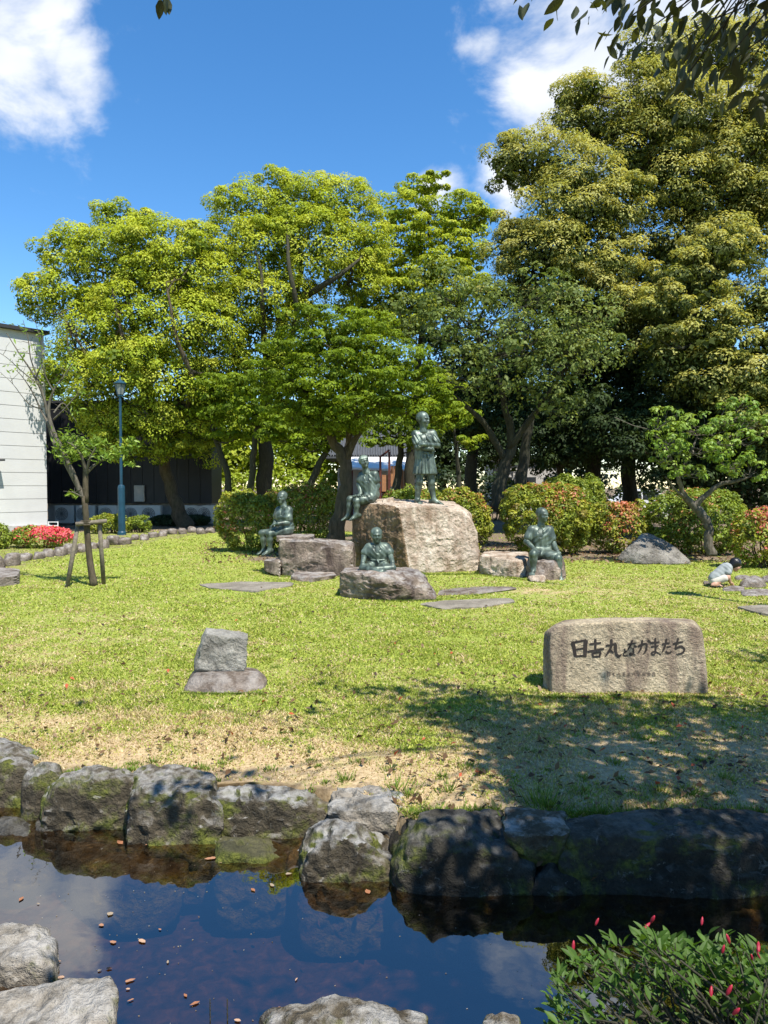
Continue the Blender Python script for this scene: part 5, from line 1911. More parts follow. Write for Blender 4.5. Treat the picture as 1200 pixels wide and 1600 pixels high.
# dark evergreens that close the view on the right
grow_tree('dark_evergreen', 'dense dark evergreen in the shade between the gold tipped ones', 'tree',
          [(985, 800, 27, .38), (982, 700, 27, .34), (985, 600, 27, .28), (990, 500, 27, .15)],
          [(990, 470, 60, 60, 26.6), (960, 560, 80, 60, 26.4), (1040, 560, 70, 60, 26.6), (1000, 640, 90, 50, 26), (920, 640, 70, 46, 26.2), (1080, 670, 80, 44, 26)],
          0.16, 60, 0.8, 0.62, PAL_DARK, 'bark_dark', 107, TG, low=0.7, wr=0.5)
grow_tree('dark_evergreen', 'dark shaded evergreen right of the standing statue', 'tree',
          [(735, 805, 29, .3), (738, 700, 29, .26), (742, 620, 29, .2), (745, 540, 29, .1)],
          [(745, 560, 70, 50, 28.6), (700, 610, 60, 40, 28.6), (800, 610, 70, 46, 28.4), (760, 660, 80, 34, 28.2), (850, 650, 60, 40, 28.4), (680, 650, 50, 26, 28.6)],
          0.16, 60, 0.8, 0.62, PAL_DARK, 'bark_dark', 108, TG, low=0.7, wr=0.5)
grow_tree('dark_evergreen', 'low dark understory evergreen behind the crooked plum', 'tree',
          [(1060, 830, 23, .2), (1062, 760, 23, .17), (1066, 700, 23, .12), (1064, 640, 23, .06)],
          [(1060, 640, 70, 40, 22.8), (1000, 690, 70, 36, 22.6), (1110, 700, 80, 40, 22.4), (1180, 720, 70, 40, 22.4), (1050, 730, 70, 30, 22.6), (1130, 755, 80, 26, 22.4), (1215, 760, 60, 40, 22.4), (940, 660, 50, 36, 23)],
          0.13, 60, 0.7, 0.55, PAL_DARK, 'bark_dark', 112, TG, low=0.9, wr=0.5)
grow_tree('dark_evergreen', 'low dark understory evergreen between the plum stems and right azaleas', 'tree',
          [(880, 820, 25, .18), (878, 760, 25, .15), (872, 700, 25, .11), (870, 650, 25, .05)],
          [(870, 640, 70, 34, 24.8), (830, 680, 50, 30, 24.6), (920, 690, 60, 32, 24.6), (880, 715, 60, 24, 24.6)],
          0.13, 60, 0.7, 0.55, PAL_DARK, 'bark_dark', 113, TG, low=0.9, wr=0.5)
# spreading green tree right behind the rocks
grow_tree('maple_tree', 'spreading fresh green tree with a dark forked trunk behind the seated reader', 'tree',
          [(522, 848, 17.0, .26), (532, 800, 17, .20), (541, 750, 17, .175), (536, 715, 17, .165), (520, 690, 16.9, .12), (500, 655, 16.8, .09), (470, 610, 16.6, .05)],
          [(545, 512, 70, 26, 16.4), (478, 545, 62, 28, 16.2), (600, 550, 60, 28, 16.2), (535, 560, 74, 26, 15.8), (440, 590, 44, 28, 16.3), (500, 600, 70, 26, 15.8), (585, 600, 70, 26, 15.8), (645, 600, 46, 26, 16.4),
           (545, 640, 80, 24, 15.8), (625, 640, 50, 22, 16), (460, 640, 50, 24, 16.2), (690, 625, 30, 20, 16.8), (510, 670, 50, 16, 16.4), (420, 620, 30, 22, 16.8)],
          0.065, 80, 0.42, 0.34, PAL_MAPLE, 'bark_brown', 109, TG, limb_r=0.06, flat=0.45, low=0.45, wr=0.6, back=0.7, up=0.7,
          extra_trunks=[[(539, 730, 17, .15), (545, 690, 17, .10), (548, 640, 16.8, .08), (560, 580, 16.6, .04)], [(538, 720, 17, .12), (565, 670, 16.8, .07), (600, 620, 16.6, .04)]])
# pale leaved tree between statue and evergreens
grow_tree('plum_tree', 'thin crowned grey green tree with bare twigs right of the standing statue', 'tree',
          [(775, 800, 19.5, .24), (785, 740, 19.5, .19), (800, 690, 19.4, .15), (790, 640, 19.2, .10), (775, 580, 19, .07), (740, 520, 18.8, .04)],
          [(690, 455, 50, 34, 18.6), (755, 475, 50, 40, 18.4), (845, 455, 50, 36, 18.4), (905, 500, 54, 44, 18.2), (690, 520, 52, 40, 18.5), (800, 540, 70, 48, 18), (880, 570, 60, 46, 18), (735, 580, 50, 40, 18.3),
           (925, 560, 40, 34, 18.3), (860, 630, 50, 34, 18.4), (640, 490, 36, 28, 19), (800, 600, 56, 36, 18.4)],
          0.085, 34, 0.46, 0.36, PAL_PLUM, 'bark_dark', 110, TG, limb_r=0.055, flat=0.7, low=0.4, wr=0.55, sparse=0.9, core=0.6, dens=1.3, sat=1, twigs=0.9, back=0.6,
          extra_trunks=[[(790, 720, 19.5, .13), (755, 660, 19.2, .09), (700, 610, 18.9, .06), (660, 560, 18.8, .03)], [(795, 700, 19.4, .12), (840, 640, 19, .08), (880, 580, 18.6, .04)], [(812, 790, 20.2, .2), (818, 720, 20.2, .17), (830, 650, 20, .1)]])
# bright small tree next to the statue's head
grow_tree('sapling_tree', 'small lime green tree beside the standing statue\'s head', 'tree',
          [(720, 800, 22, .10), (716, 740, 22, .08), (712, 690, 21.8, .06), (705, 650, 21.6, .04)],
          [(685, 632, 32, 14, 21.2), (720, 645, 26, 14, 21), (700, 662, 30, 12, 21), (738, 690, 20, 10, 20.8), (690, 600, 26, 14, 21.4)],
          0.10, 42, 0.42, 0.32, PAL_FRESH, 'bark_dark', 111, TG, limb_r=0.04, flat=0.5, wr=0.6)
# slim trees and undergrowth seen between the trunks on the left
for k, (tr, lb, lab) in enumerate([
        ([(358, 800, 26, .15), (355, 740, 26, .13), (338, 690, 26, .10), (322, 620, 26, .06)], [(335, 640, 40, 22, 25.8), (365, 680, 40, 18, 25.8), (345, 610, 46, 24, 25.8)], 'slim tree with a bent trunk right of the dark building'),
        ([(388, 800, 25, .15), (394, 740, 25, .13), (398, 690, 25, .11), (408, 640, 25, .06)], [(400, 640, 46, 24, 24.8), (430, 670, 40, 18, 24.8), (385, 610, 40, 24, 24.8)], 'slim straight tree left of the thick dark trunk'),
        ([(470, 800, 24, .16), (492, 740, 24, .14), (512, 700, 24, .10), (530, 660, 24, .06)], [(480, 690, 50, 18, 24), (530, 660, 50, 20, 24), (450, 660, 40, 20, 24)], 'slanting dark tree behind the spreading green one'),
        ([(616, 800, 23, .17), (622, 740, 23, .14), (626, 700, 23, .11), (622, 640, 23, .06)], [(610, 668, 44, 16, 22.6), (650, 690, 34, 12, 22.6), (590, 690, 30, 10, 22.6)], 'dark stemmed tree just left of the standing statue')]):
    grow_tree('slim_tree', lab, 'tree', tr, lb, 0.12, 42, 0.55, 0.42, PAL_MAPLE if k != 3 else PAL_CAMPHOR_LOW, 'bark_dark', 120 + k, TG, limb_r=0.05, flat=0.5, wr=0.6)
# more trees farther back close the horizon
for k, (x, d, w, top, lab, pal) in enumerate([
        (360, 44, 90, 640, 'pale green distant tree behind the slim trees on the left', PAL_FRESH), (480, 46, 90, 640, 'pale green distant tree behind the slanting dark tree', PAL_FRESH),
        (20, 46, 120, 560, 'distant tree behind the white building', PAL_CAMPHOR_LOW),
        (690, 44, 80, 640, 'dim distant tree behind the lime green one', PAL_DARK), (780, 46, 70, 620, 'dim distant tree right of the lime green one', PAL_DARK), (885, 42, 80, 620, 'dim distant tree behind the right azaleas', PAL_DARK), (1100, 40, 130, 620, 'dim distant tree behind the plum at right', PAL_DARK), (1230, 38, 110, 600, 'dim distant tree at the far right edge', PAL_DARK),
        (560, 52, 80, 600, 'pale green distant tree behind the tiled roof', PAL_FRESH)]):
    sc = d / 44
    lb = [(x + w * a * .6, top + b, w * .55, 40, d + c) for a, b, c in ((-.7, 40, 0), (0, 10, 0), (.7, 36, 0), (-.4, 85, -1), (.4, 85, -1), (0, 55, -1))]
    grow_tree('distant_tree', lab, 'tree', [(x, 800, d, .28), (x + 4, 720, d, .22), (x, 660, d, .1)], lb, 0.26, 36, 1.3, 0.95, pal, 'bark_dark', 140 + k, 'distant trees', sat=0, limb_r=0.1, wr=0.6, back=0.3, low=0.5)


# ---------------------------------------------------------------- azalea bushes
def bush(name, label, x0, x1, y0, y1, d, pal, seed, flowers=None, ff=0.0, leaf=0.07, dens=1.9, group='azalea bushes round the lawn', depth=None, n_lobes=5, cat='bush', spacing=0.17, cr=0.13):
    rng = np.random.default_rng(seed)
    s = d / F_PX
    cx, w = (x0 + x1) / 2, (x1 - x0) / 2 * s
    top = P(cx, y0, d).z
    c = P(cx, y0, d)
    dp = depth or w * 0.7
    root = thing(name, label, cat, (c.x, d, 0), group)
    H = top
    LB = [(np.array((c.x, d, H * 0.45)), np.array((w * 0.86, dp * 0.9, H * 0.5)))]
    for k in range(n_lobes):
        a = (k + 0.5) / n_lobes * 2 - 1
        hh = H * rng.uniform(0.50, 0.66)
        LB.append((np.array((c.x + a * w * 0.68, d + rng.uniform(-.3, .3) * dp, hh)), np.array((w * rng.uniform(.30, .42), dp * 0.6, H - hh if k % 2 else (H - hh) * rng.uniform(.75, 1)))))
    C, N, I = clumps_on(LB, spacing, rng, 0.8, 0.55, 0.4)
    m = C[:, 2] > 0.06
    C, N = C[m], N[m]
    pos, nrm, dirn, L, W, idx, hz = clump_leaves(C, N, rng, cr, 30 * dens, leaf, 0.9, 0.5, 0.0, 0.9, 0.5)
    col = pick(rng, idx, len(C), pal, 0.2, 0.2)
    if flowers is not None:
        # blossom comes in patches near the top
        pn = fbm(C * 1.6 + seed, 3)
        q = (pn + 0.5 * (N[:, 2] - 0.3))[idx] + rng.normal(size=len(idx)) * 0.5
        t = (q > np.quantile(q, 1 - ff)) & (hz > -0.3)
        fc = pick(rng, idx, len(C), flowers, 0.15, 0.1)
        col[t] = fc[t]
    v, f = leaf_quads(pos, nrm, dirn, L, W)
    o = part('foliage', v, f, M['leaf_glossy'], root)
    set_col(o.data, col)
    global N_LEAVES
    N_LEAVES += len(f)
    st = MB()
    for k in range(9):
        a = rng.uniform(-.6, .6)
        b = (c.x + a * w * .5, d + rng.uniform(-.2, .2), -0.05)
        e = (c.x + a * w * 1.3, d + rng.uniform(-.5, .2) * dp, H * rng.uniform(.5, .8))
        st.tube(wander(b, e, rng, 5, 0.05, 0.05), np.linspace(0.022, 0.008, 5), 5, False)
    st.part('stems', M['bark_brown'], root, True)
    return root


PAL_AZ = [(0.30, 0.33, 0.03, 3), (0.20, 0.25, 0.025, 3), (0.38, 0.37, 0.04, 2), (0.12, 0.17, 0.022, 2), (0.33, 0.22, 0.06, .4)]
PAL_AZ2 = [(0.24, 0.31, 0.03, 3), (0.15, 0.21, 0.025, 3), (0.30, 0.33, 0.04, 1)]
SALMON = [(0.55, 0.16, 0.085, 2), (0.5, 0.24, 0.10, 2), (0.42, 0.20, 0.07, 1)]
PINK = [(0.75, 0.09, 0.12, 3), (0.80, 0.18, 0.19, 2), (0.62, 0.05, 0.08, 1)]
bush('azalea_bush', 'large rounded yellow green azalea behind the far left seated boy', 334, 456, 770, 866, 18.2, PAL_AZ, 301, SALMON, .05, n_lobes=4)
bush('azalea_bush', 'wide azalea with coppery leaves left of the forked trunk', 432, 534, 758, 856, 18.0, PAL_AZ, 302, SALMON, .05, n_lobes=4)
bush('azalea_bush', 'low azalea behind the big block and standing boy', 592, 700, 762, 850, 18.6, PAL_AZ2, 303, SALMON, .04, n_lobes=4)
bush('azalea_bush', 'azalea showing right of the big block', 680, 770, 762, 858, 18.2, PAL_AZ, 304, SALMON, .06, n_lobes=3)
bush('azalea_bush', 'big coppery green azalea behind the right seated boy', 780, 924, 756, 862, 17.4, PAL_AZ, 305, SALMON, .09, n_lobes=5)
bush('azalea_bush', 'green azalea higher up behind the coppery one at right', 838, 950, 745, 850, 20.0, PAL_AZ2, 306, None, 0, n_lobes=4)
bush('azalea_bush', 'salmon flowered azalea behind the peaked boulder', 922, 1018, 786, 862, 17.6, PAL_AZ, 307, SALMON, .24, n_lobes=4)
bush('azalea_bush', 'dark green azalea round the crooked plum trunk', 1010, 1172, 768, 880, 17.4, PAL_AZ2, 308, SALMON, .04, n_lobes=5)
bush('azalea_bush', 'pink flowered azalea at the right edge', 1140, 1260, 796, 890, 14.6, PAL_AZ, 309, [(0.62, 0.16, 0.13, 2), (0.55, 0.22, 0.12, 1)], .30, n_lobes=4)
bush('azalea_bush', 'bright pink azalea mound below the white building', 14, 112, 826, 872, 19.5, PAL_AZ2, 310, PINK, .55, n_lobes=5)
bush('azalea_bush', 'green bush at the left edge beside the bright pink mound', -60, 20, 818, 876, 19.0, PAL_AZ2, 311, None, 0, n_lobes=3)
bush('clipped_hedge', 'low clipped hedge behind the staked young tree', 138, 202, 806, 834, 25.0, PAL_AZ, 312, None, 0, n_lobes=4, leaf=.07, cat='hedge', group='low hedges before the dark building')
bush('clipped_hedge', 'low hedge right of the blue lamp post', 198, 236, 808, 832, 25.4, PAL_AZ2, 313, None, 0, n_lobes=3, leaf=.07, cat='hedge', group='low hedges before the dark building')
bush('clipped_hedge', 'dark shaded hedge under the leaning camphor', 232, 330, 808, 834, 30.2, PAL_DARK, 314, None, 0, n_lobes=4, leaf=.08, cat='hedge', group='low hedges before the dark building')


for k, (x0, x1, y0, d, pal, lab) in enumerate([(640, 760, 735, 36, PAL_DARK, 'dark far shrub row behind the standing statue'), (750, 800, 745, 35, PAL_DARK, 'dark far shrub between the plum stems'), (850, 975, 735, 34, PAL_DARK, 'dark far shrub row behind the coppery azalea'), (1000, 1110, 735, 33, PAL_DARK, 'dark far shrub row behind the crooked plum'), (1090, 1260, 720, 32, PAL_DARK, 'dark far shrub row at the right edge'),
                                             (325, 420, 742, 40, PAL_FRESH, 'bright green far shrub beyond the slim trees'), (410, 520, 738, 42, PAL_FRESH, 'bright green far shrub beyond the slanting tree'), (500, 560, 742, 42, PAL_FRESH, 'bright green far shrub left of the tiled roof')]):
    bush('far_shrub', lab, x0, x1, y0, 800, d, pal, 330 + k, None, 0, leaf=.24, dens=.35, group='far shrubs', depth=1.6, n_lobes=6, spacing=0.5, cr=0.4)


# ---------------------------------------------------------------- small plum at right
def crooked_plum():
    grow_tree('crooked_plum', 'small crooked plum tree with a twisted trunk by the peaked boulder', 'tree',
              [(1112, 868, 15.6, .13), (1106, 845, 15.6, .105), (1108, 825, 15.6, .10), (1098, 805, 15.6, .105), (1084, 790, 15.6, .10), (1070, 775, 15.5, .065), (1062, 755, 15.4, .055), (1058, 735, 15.4, .045), (1048, 715, 15.3, .03), (1035, 690, 15.2, .02)],
              [(1040, 655, 26, 14, 15.2), (1075, 670, 30, 16, 15.1), (1100, 660, 28, 14, 15.3), (1045, 690, 30, 16, 15.0), (1090, 705, 34, 16, 15), (1120, 700, 28, 16, 15.2), (1145, 720, 30, 18, 15.1), (1030, 720, 22, 12, 15.1),
               (1075, 740, 30, 10, 15.0), (1170, 735, 26, 16, 15.2), (1160, 690, 26, 14, 15.3), (1130, 660, 24, 12, 15.5), (1155, 640, 28, 16, 15.7), (1180, 665, 24, 16, 15.6)],
              0.08, 23, 0.30, 0.23, PAL_YOUNG, 'bark_grey', 130, None, limb_r=0.035, flat=0.7, low=0.8, wr=0.6, twigs=1.0, core=0, sat=0, back=0.9, leafmat='leaf_glossy',
              extra_trunks=[[(1085, 790, 15.6, .085), (1105, 772, 15.5, .065), (1125, 757, 15.4, .055), (1150, 752, 15.3, .04), (1172, 745, 15.2, .02)], [(1072, 778, 15.5, .05), (1055, 765, 15.4, .03), (1040, 745, 15.3, .02)],
                            [(1060, 745, 15.4, .04), (1078, 710, 15.3, .03), (1090, 680, 15.3, .018)], [(1035, 690, 15.2, .016), (1015, 672, 15.2, .01), (990, 665, 15.2, .008), (960, 652, 15.2, .005)]])


crooked_plum()


# ---------------------------------------------------------------- staked young tree at left
def young_tree():
    rng = np.random.default_rng(77)
    D = 11.9
    base = G(146, 914)
    root = thing('young_tree', 'thin young tree tied to two wooden stakes on the left lawn', 'tree', (base.x, base.y, 0))

    def q(x, y, dd=0.0):
        return np.array(P(x, y, D + dd))
    tk = MB()
    tr = spline([(*q(147, 916), .064), (*q(141, 880), .052), (*q(136, 830), .049), (*q(132, 775), .047)], 5)
    tk.tube(tr[:, :3], tr[:, 3], 9)
    stub = spline([(*q(134, 785), .046), (*q(133.5, 745), .043), (*q(134, 735), .04)], 4)
    tk.tube(stub[:, :3], stub[:, 3], 9)
    tk.part('trunk', M['bark_brown'], root, True)
    br = MB()
    L1 = [[(132, 778, 0, .05), (118, 752, .05, .042), (100, 718, .1, .038), (84, 690, .12, .034), (76, 660, .12, .028), (68, 620, .1, .022), (52, 585, .05, .016), (30, 552, 0, .010), (10, 520, 0, .006)],
          [(124, 765, 0, .045), (112, 735, -.05, .04), (96, 700, -.1, .036), (82, 670, -.12, .032), (76, 640, -.1, .025), (84, 610, -.1, .016), (100, 588, -.1, .010), (112, 570, -.1, .006)],
          [(82, 672, .0, .025), (66, 645, .1, .018), (52, 615, .15, .012), (36, 590, .2, .008), (22, 575, .2, .005)],
          [(70, 625, .1, .018), (60, 595, .1, .013), (48, 560, .1, .010), (44, 530, .1, .007), (36, 500, .1, .004)],
          [(56, 592, .05, .012), (66, 560, 0, .009), (62, 530, 0, .006), (56, 505, 0, .004)],
          [(84, 612, -.1, .014), (72, 590, -.15, .010), (66, 570, -.15, .007)],
          [(84, 655, -.1, .016), (100, 640, -.2, .012), (118, 620, -.2, .007), (130, 612, -.2, .004)],
          [(84, 645, -.1, .014), (98, 630, 0, .010), (110, 645, .1, .008), (120, 660, .1, .005)],
          [(134, 740, 0, .03), (128, 715, -.1, .022), (116, 698, -.15, .015), (104, 690, -.2, .008)],
          [(134, 740, 0, .03), (150, 725, .1, .022), (172, 712, .15, .014), (196, 706, .2, .008)],
          [(134, 742, 0, .026), (140, 718, -.1, .018), (150, 700, -.15, .010)],
          [(132, 778, 0, .02), (120, 772, -.1, .014), (112, 768, -.15, .008)],
          [(60, 600, 0, .012), (34, 580, .1, .008), (12, 560, .15, .005), (-6, 548, .2, .004)],
          [(66, 640, .1, .012), (44, 630, .2, .008), (20, 600, .2, .005), (4, 585, .2, .003)]]
    ends = []
    for b in L1:
        s = spline([(*q(x, y, dd), r) for x, y, dd, r in b], 5)
        br.tube(s[:, :3], s[:, 3], 6, False)
        ends.append(s)
        for k in range(3):                             # fine twigs
            i = rng.integers(len(s) // 2, len(s))
            a = s[i, :3]
            e = a + np.array((rng.normal() * .12, rng.normal() * .1, rng.uniform(.0, .25)))
            br.tube(wander(a, e, rng, 4, 0, .05), np.linspace(.005, .002, 4), 4, False)
    br.part('branches', M['bark_grey'], root, True)
    pos = []

    def cl(x, y, rx, ry, n, dd=0.0):
        c = q(x, y, dd)
        s = D / F_PX
        for _ in range(n):
            g = rng.normal(size=3) * 0.5
            pos.append(c + np.array((g[0] * rx * s, g[1] * rx * s, g[2] * ry * s)))
    for x, y, rx, ry, n in [(112, 690, 26, 14, 150), (130, 705, 30, 14, 150), (150, 690, 18, 10, 90), (168, 712, 22, 9, 120), (192, 704, 16, 12, 120), (204, 690, 10, 9, 60), (204, 725, 10, 5, 30), (110, 710, 24, 10, 110), (96, 702, 14, 8, 50),
                            (114, 772, 9, 6, 36), (102, 690, 16, 22, 70),
                            (50, 545, 22, 16, 16), (30, 560, 16, 12, 14), (66, 560, 12, 12, 14), (112, 575, 12, 9, 18), (95, 600, 14, 8, 12), (36, 512, 8, 10, 8), (62, 520, 9, 12, 10), (20, 580, 12, 8, 10), (52, 600, 14, 12, 10), (125, 615, 10, 6, 14),
                            (100, 560, 26, 22, 14), (120, 640, 14, 10, 14)]:
        cl(x, y, rx, ry, n)
    pos = np.array(pos)
    n = len(pos)
    nrm = unit(rng.normal(size=(n, 3)) + np.array((0, 0, 1.0)))
    dirn = unit(rng.normal(size=(n, 3)) + np.array((0.3, 0, -0.7)))
    L = rng.uniform(.07, .13, n)
    v, f = leaf_quads(pos, nrm, dirn, L, L * 0.3)
    o = part('crown', v, f, M['leaf_glossy'], root)
    set_col(o.data, pick(rng, np.arange(n), n, PAL_YOUNG))
    # the frame of stakes is a thing of its own
    st = thing('tree_stakes', 'two leaning wooden stakes with a crossbar holding the young tree', 'stakes', G(135, 914))
    for (xa, ya, xb, yb, da) in [(105, 917, 122, 818, -.25), (162, 912, 155, 812, .15)]:
        mb = MB()
        a, b = P(xa, ya, G(600, ya).y), P(xb, yb, D + da * .3)
        mb.tube([a - (b - a) * 0.06, a.lerp(b, .5), b], [.036, .035, .033], 9)
        mb.part('stake', M['stake'], st, True)
    mb = MB()
    a, b = P(118, 819, 11.75), P(167, 814, 11.95)
    mb.tube([a, a.lerp(b, .5), b], [.034, .034, .034], 9)
    mb.part('crossbar', M['stake'], st, True)
    mb = MB()
    c = q(135.5, 817, -.02)
    for k in range(3):
        pts = [c + np.array((math.cos(a) * .085, math.sin(a) * .10, (k - 1) * .028)) for a in np.linspace(0, 2 * math.pi, 13)]
        mb.tube(pts, [.014] * 13, 5, False)
    mb.part('rope_binding', M['bark_brown'], st, True)


young_tree()

# ---------------------------------------------------------------- buildings on the left
def white_building():
    a, b = np.array(P(75, 828, 27.2))[:2], np.array(P(0, 828, 25.9))[:2]
    dv = (b - a) / np.linalg.norm(b - a)
    e = a + dv * 11.0
    nrm = np.array((-dv[1], dv[0]))
    if nrm[1] > 0:
        nrm = -nrm
    H = 7.15
    root = thing('white_building', 'white panelled building wall at the left edge', 'building', (a[0], a[1], 0))
    ang = math.atan2(dv[1], dv[0])
    Rz = Matrix.Rotation(ang, 3, 'Z')
    mid = (a + e) / 2
    bk = -nrm
    mb = MB()
    c = mid + bk * 3.0
    mb.box((c[0], c[1], H / 2), (11.0, 5.8, H), Rz)
    mb.part('wall_core', M['panel_white'], root)
    z = 0.12
    rows = [0.55] + [0.475] * 13
    for k, hh in enumerate(rows):
        if z + hh > H - 0.1:
            break
        mb = MB()
        c = mid + nrm * -0.075
        mb.bevel_box((c[0], c[1], z + hh / 2), (11.02, 0.06, hh - 0.013), 0.005, Rz)
        mb.part('panel', M['panel_white'], root)
        z += hh
    mb = MB()
    c = mid + bk * 2.95
    mb.box((c[0], c[1], H + 0.06), (11.25, 6.15, 0.12), Rz)
    mb.part('roof_trim', M['trim_dark'], root)
    mb = MB()
    c = mid + nrm * 0.0
    mb.box((c[0], c[1], 0.05), (11.1, 0.16, 0.3), Rz)
    mb.part('plinth', M['plinth'], root)
    # small hood vent seen at the edge of the frame
    hp = P(2, 719, 25.7)
    mb = MB()
    mb.box((hp.x - .05, hp.y - .12, hp.z), (0.35, 0.3, 0.06), Rz)
    mb.part('hood_vent', M['trim_dark'], root)
    # little white rack by the corner
    rk = thing('white_rack', 'small white metal rack standing at the white building\'s corner', 'rack', G(84, 829))
    p = G(76, 829)
    mb = MB()
    for x in (0, 0.34):
        mb.box((p.x + x, p.y, 0.16), (0.03, 0.03, 0.34))
    mb.part('post', M['eave'], rk)
    for zz in (0.06, 0.18, 0.31):
        mb = MB()
        mb.box((p.x + 0.17, p.y, zz), (0.31, 0.026, 0.026))
        mb.part('bar', M['eave'], rk)


def black_building():
    D = 31.2
    x0, x1 = P(60, 800, D).x, P(331, 800, D).x
    root = thing('dark_building', 'black clad building behind the left camphor', 'building', ((x0 + x1) / 2, D, 0))
    H, zb = 5.1, 0.88
    mb = MB()
    mb.box(((x0 + x1) / 2, D + 1.1, (H + zb) / 2), (x1 - x0 - .06, 2.0, H - zb))
    mb.part('wall_core', M['panel_black'], root)
    n = 15
    w = (x1 - x0) / n
    for k in range(n):
        mb = MB()
        mb.bevel_box((x0 + w * (k + .5), D + 0.06, (H + zb) / 2), (w - 0.012, 0.05, H - zb), 0.004)
        mb.part('panel', M['panel_black'], root)
    mb = MB()
    mb.box(((x0 + x1) / 2, D + 1.3, zb / 2 - .01), (x1 - x0 - .3, 1.5, zb))
    mb.part('plinth', M['plinth'], root)
    mb = MB()
    c = P(218, 771, D - .08)
    mb.bevel_box((c.x, c.y, c.z), (0.42, 0.14, 0.68), 0.012)
    o = mb.part('meter_box', M['plaster'], root)
    mb = MB()
    mb.box((x0 / 2 + x1 / 2, D + 1.1, H + .05), (x1 - x0 + .2, 2.4, 0.1))
    mb.part('roof_trim', M['trim_dark'], root)

    # outdoor units under the overhang
    pr = None
    spots = [(103, 'leftmost outdoor unit, next to the white building'), (136, 'outdoor unit just behind the young tree\'s trunk'), (171, 'outdoor unit left of the blue lamp post'), (210, 'outdoor unit right of the blue lamp post'), (238, 'outdoor unit below the grey meter box, left of the leaning trunk'),
             (304, 'outdoor unit right of the leaning camphor trunk'), (324, 'rightmost outdoor unit at the dark building\'s corner')]
    for px, lab in spots:
        q = P(px, 822, D - 0.35)
        if pr is None:
            pr = thing('outdoor_unit', lab, 'air conditioner', (q.x, q.y, 0), 'outdoor units along the dark building')
            mb = MB()
            mb.bevel_box((q.x, q.y, 0.44), (0.80, 0.30, 0.74), 0.02)
            mb.part('casing', M['ac_white'], pr)
            g = MB()
            for rr in (0.07, 0.13, 0.19, 0.25):
                pts = [Vector((q.x - .1 + rr * math.cos(t), q.y - .165, 0.46 + rr * math.sin(t))) for t in np.linspace(0, 2 * math.pi, 25)]
                g.tube(pts, [0.012] * 25, 4, False)
            for t in np.linspace(0, math.pi, 7)[:-1]:
                g.tube([Vector((q.x - .1 + .26 * math.cos(t), q.y - .165, .46 + .26 * math.sin(t))), Vector((q.x - .1 - .26 * math.cos(t), q.y - .165, .46 - .26 * math.sin(t)))], [.008, .008], 4, False)
            g.part('fan_grille', M['ac_dark'], pr)
            f = MB()
            f.box((q.x + .29, q.y - .157, .46), (0.16, 0.02, 0.6))
            f.part('service_panel', M['ac_white'], pr)
            for sx in (-.28, .28):
                f = MB()
                f.box((q.x + sx, q.y, .03), (0.08, 0.32, 0.08))
                f.part('foot', M['ac_dark'], pr)
        else:
            c = copy_tree(pr)
            c.location = (q.x, q.y, 0)
            c['label'] = lab


white_building()
black_building()


def lamp_post(px, d, top_z, label, loc=None):
    p = P(px, 800, d) if loc is None else Vector(loc)
    x, y = p.x, p.y
    root = thing('lamp_post', label, 'street lamp', (x, y, 0))
    mb = MB()
    mb.lathe((x, y, 0), [(0.14, -0.05), (0.14, 0.1), (0.115, 0.13), (0.115, 1.55), (0.10, 1.62), (0.055, 1.66)], 14)
    mb.part('base_sleeve', M['lamp_blue'], root, False)
    mb = MB()
    mb.lathe((x, y, 0), [(0.048, 1.60), (0.042, top_z - 0.55), (0.085, top_z - 0.52), (0.085, top_z - 0.47), (0.05, top_z - 0.45)], 12)
    mb.part('pole', M['lamp_blue'], root, False)
    ln = MB()
    ln.lathe((x, y, 0), [(0.10, top_z - 0.46), (0.17, top_z - 0.14), (0.165, top_z - 0.12)], 6)
    lo = ln.part('lantern', M['lamp_glass'], root, False)
    for k in range(6):
        a = 2 * math.pi * k / 6
        fb = MB()
        fb.tube([(x + .105 * math.cos(a), y + .105 * math.sin(a), top_z - .46), (x + .175 * math.cos(a), y + .175 * math.sin(a), top_z - .13)], [.012, .012], 5)
        o = fb.part('glazing_bar', M['lamp_blue'], lo)
    mb = MB()
    mb.lathe((x, y, 0), [(0.20, top_z - 0.125), (0.21, top_z - 0.10), (0.11, top_z - 0.02), (0.05, top_z), (0.03, top_z + 0.05), (0.012, top_z + 0.16)], 12)
    mb.part('cap', M['lamp_blue'], root, False)


lamp_post(190, 24.2, 5.05, 'blue lamp post with a glass lantern before the dark building')


lamp_post(0, 0, 4.3, 'unseen blue lamp post added outside the right edge to cast a lawn shadow', (5.70, 9.0, 0))  # added out of view, placed so that its shadow falls on the lawn


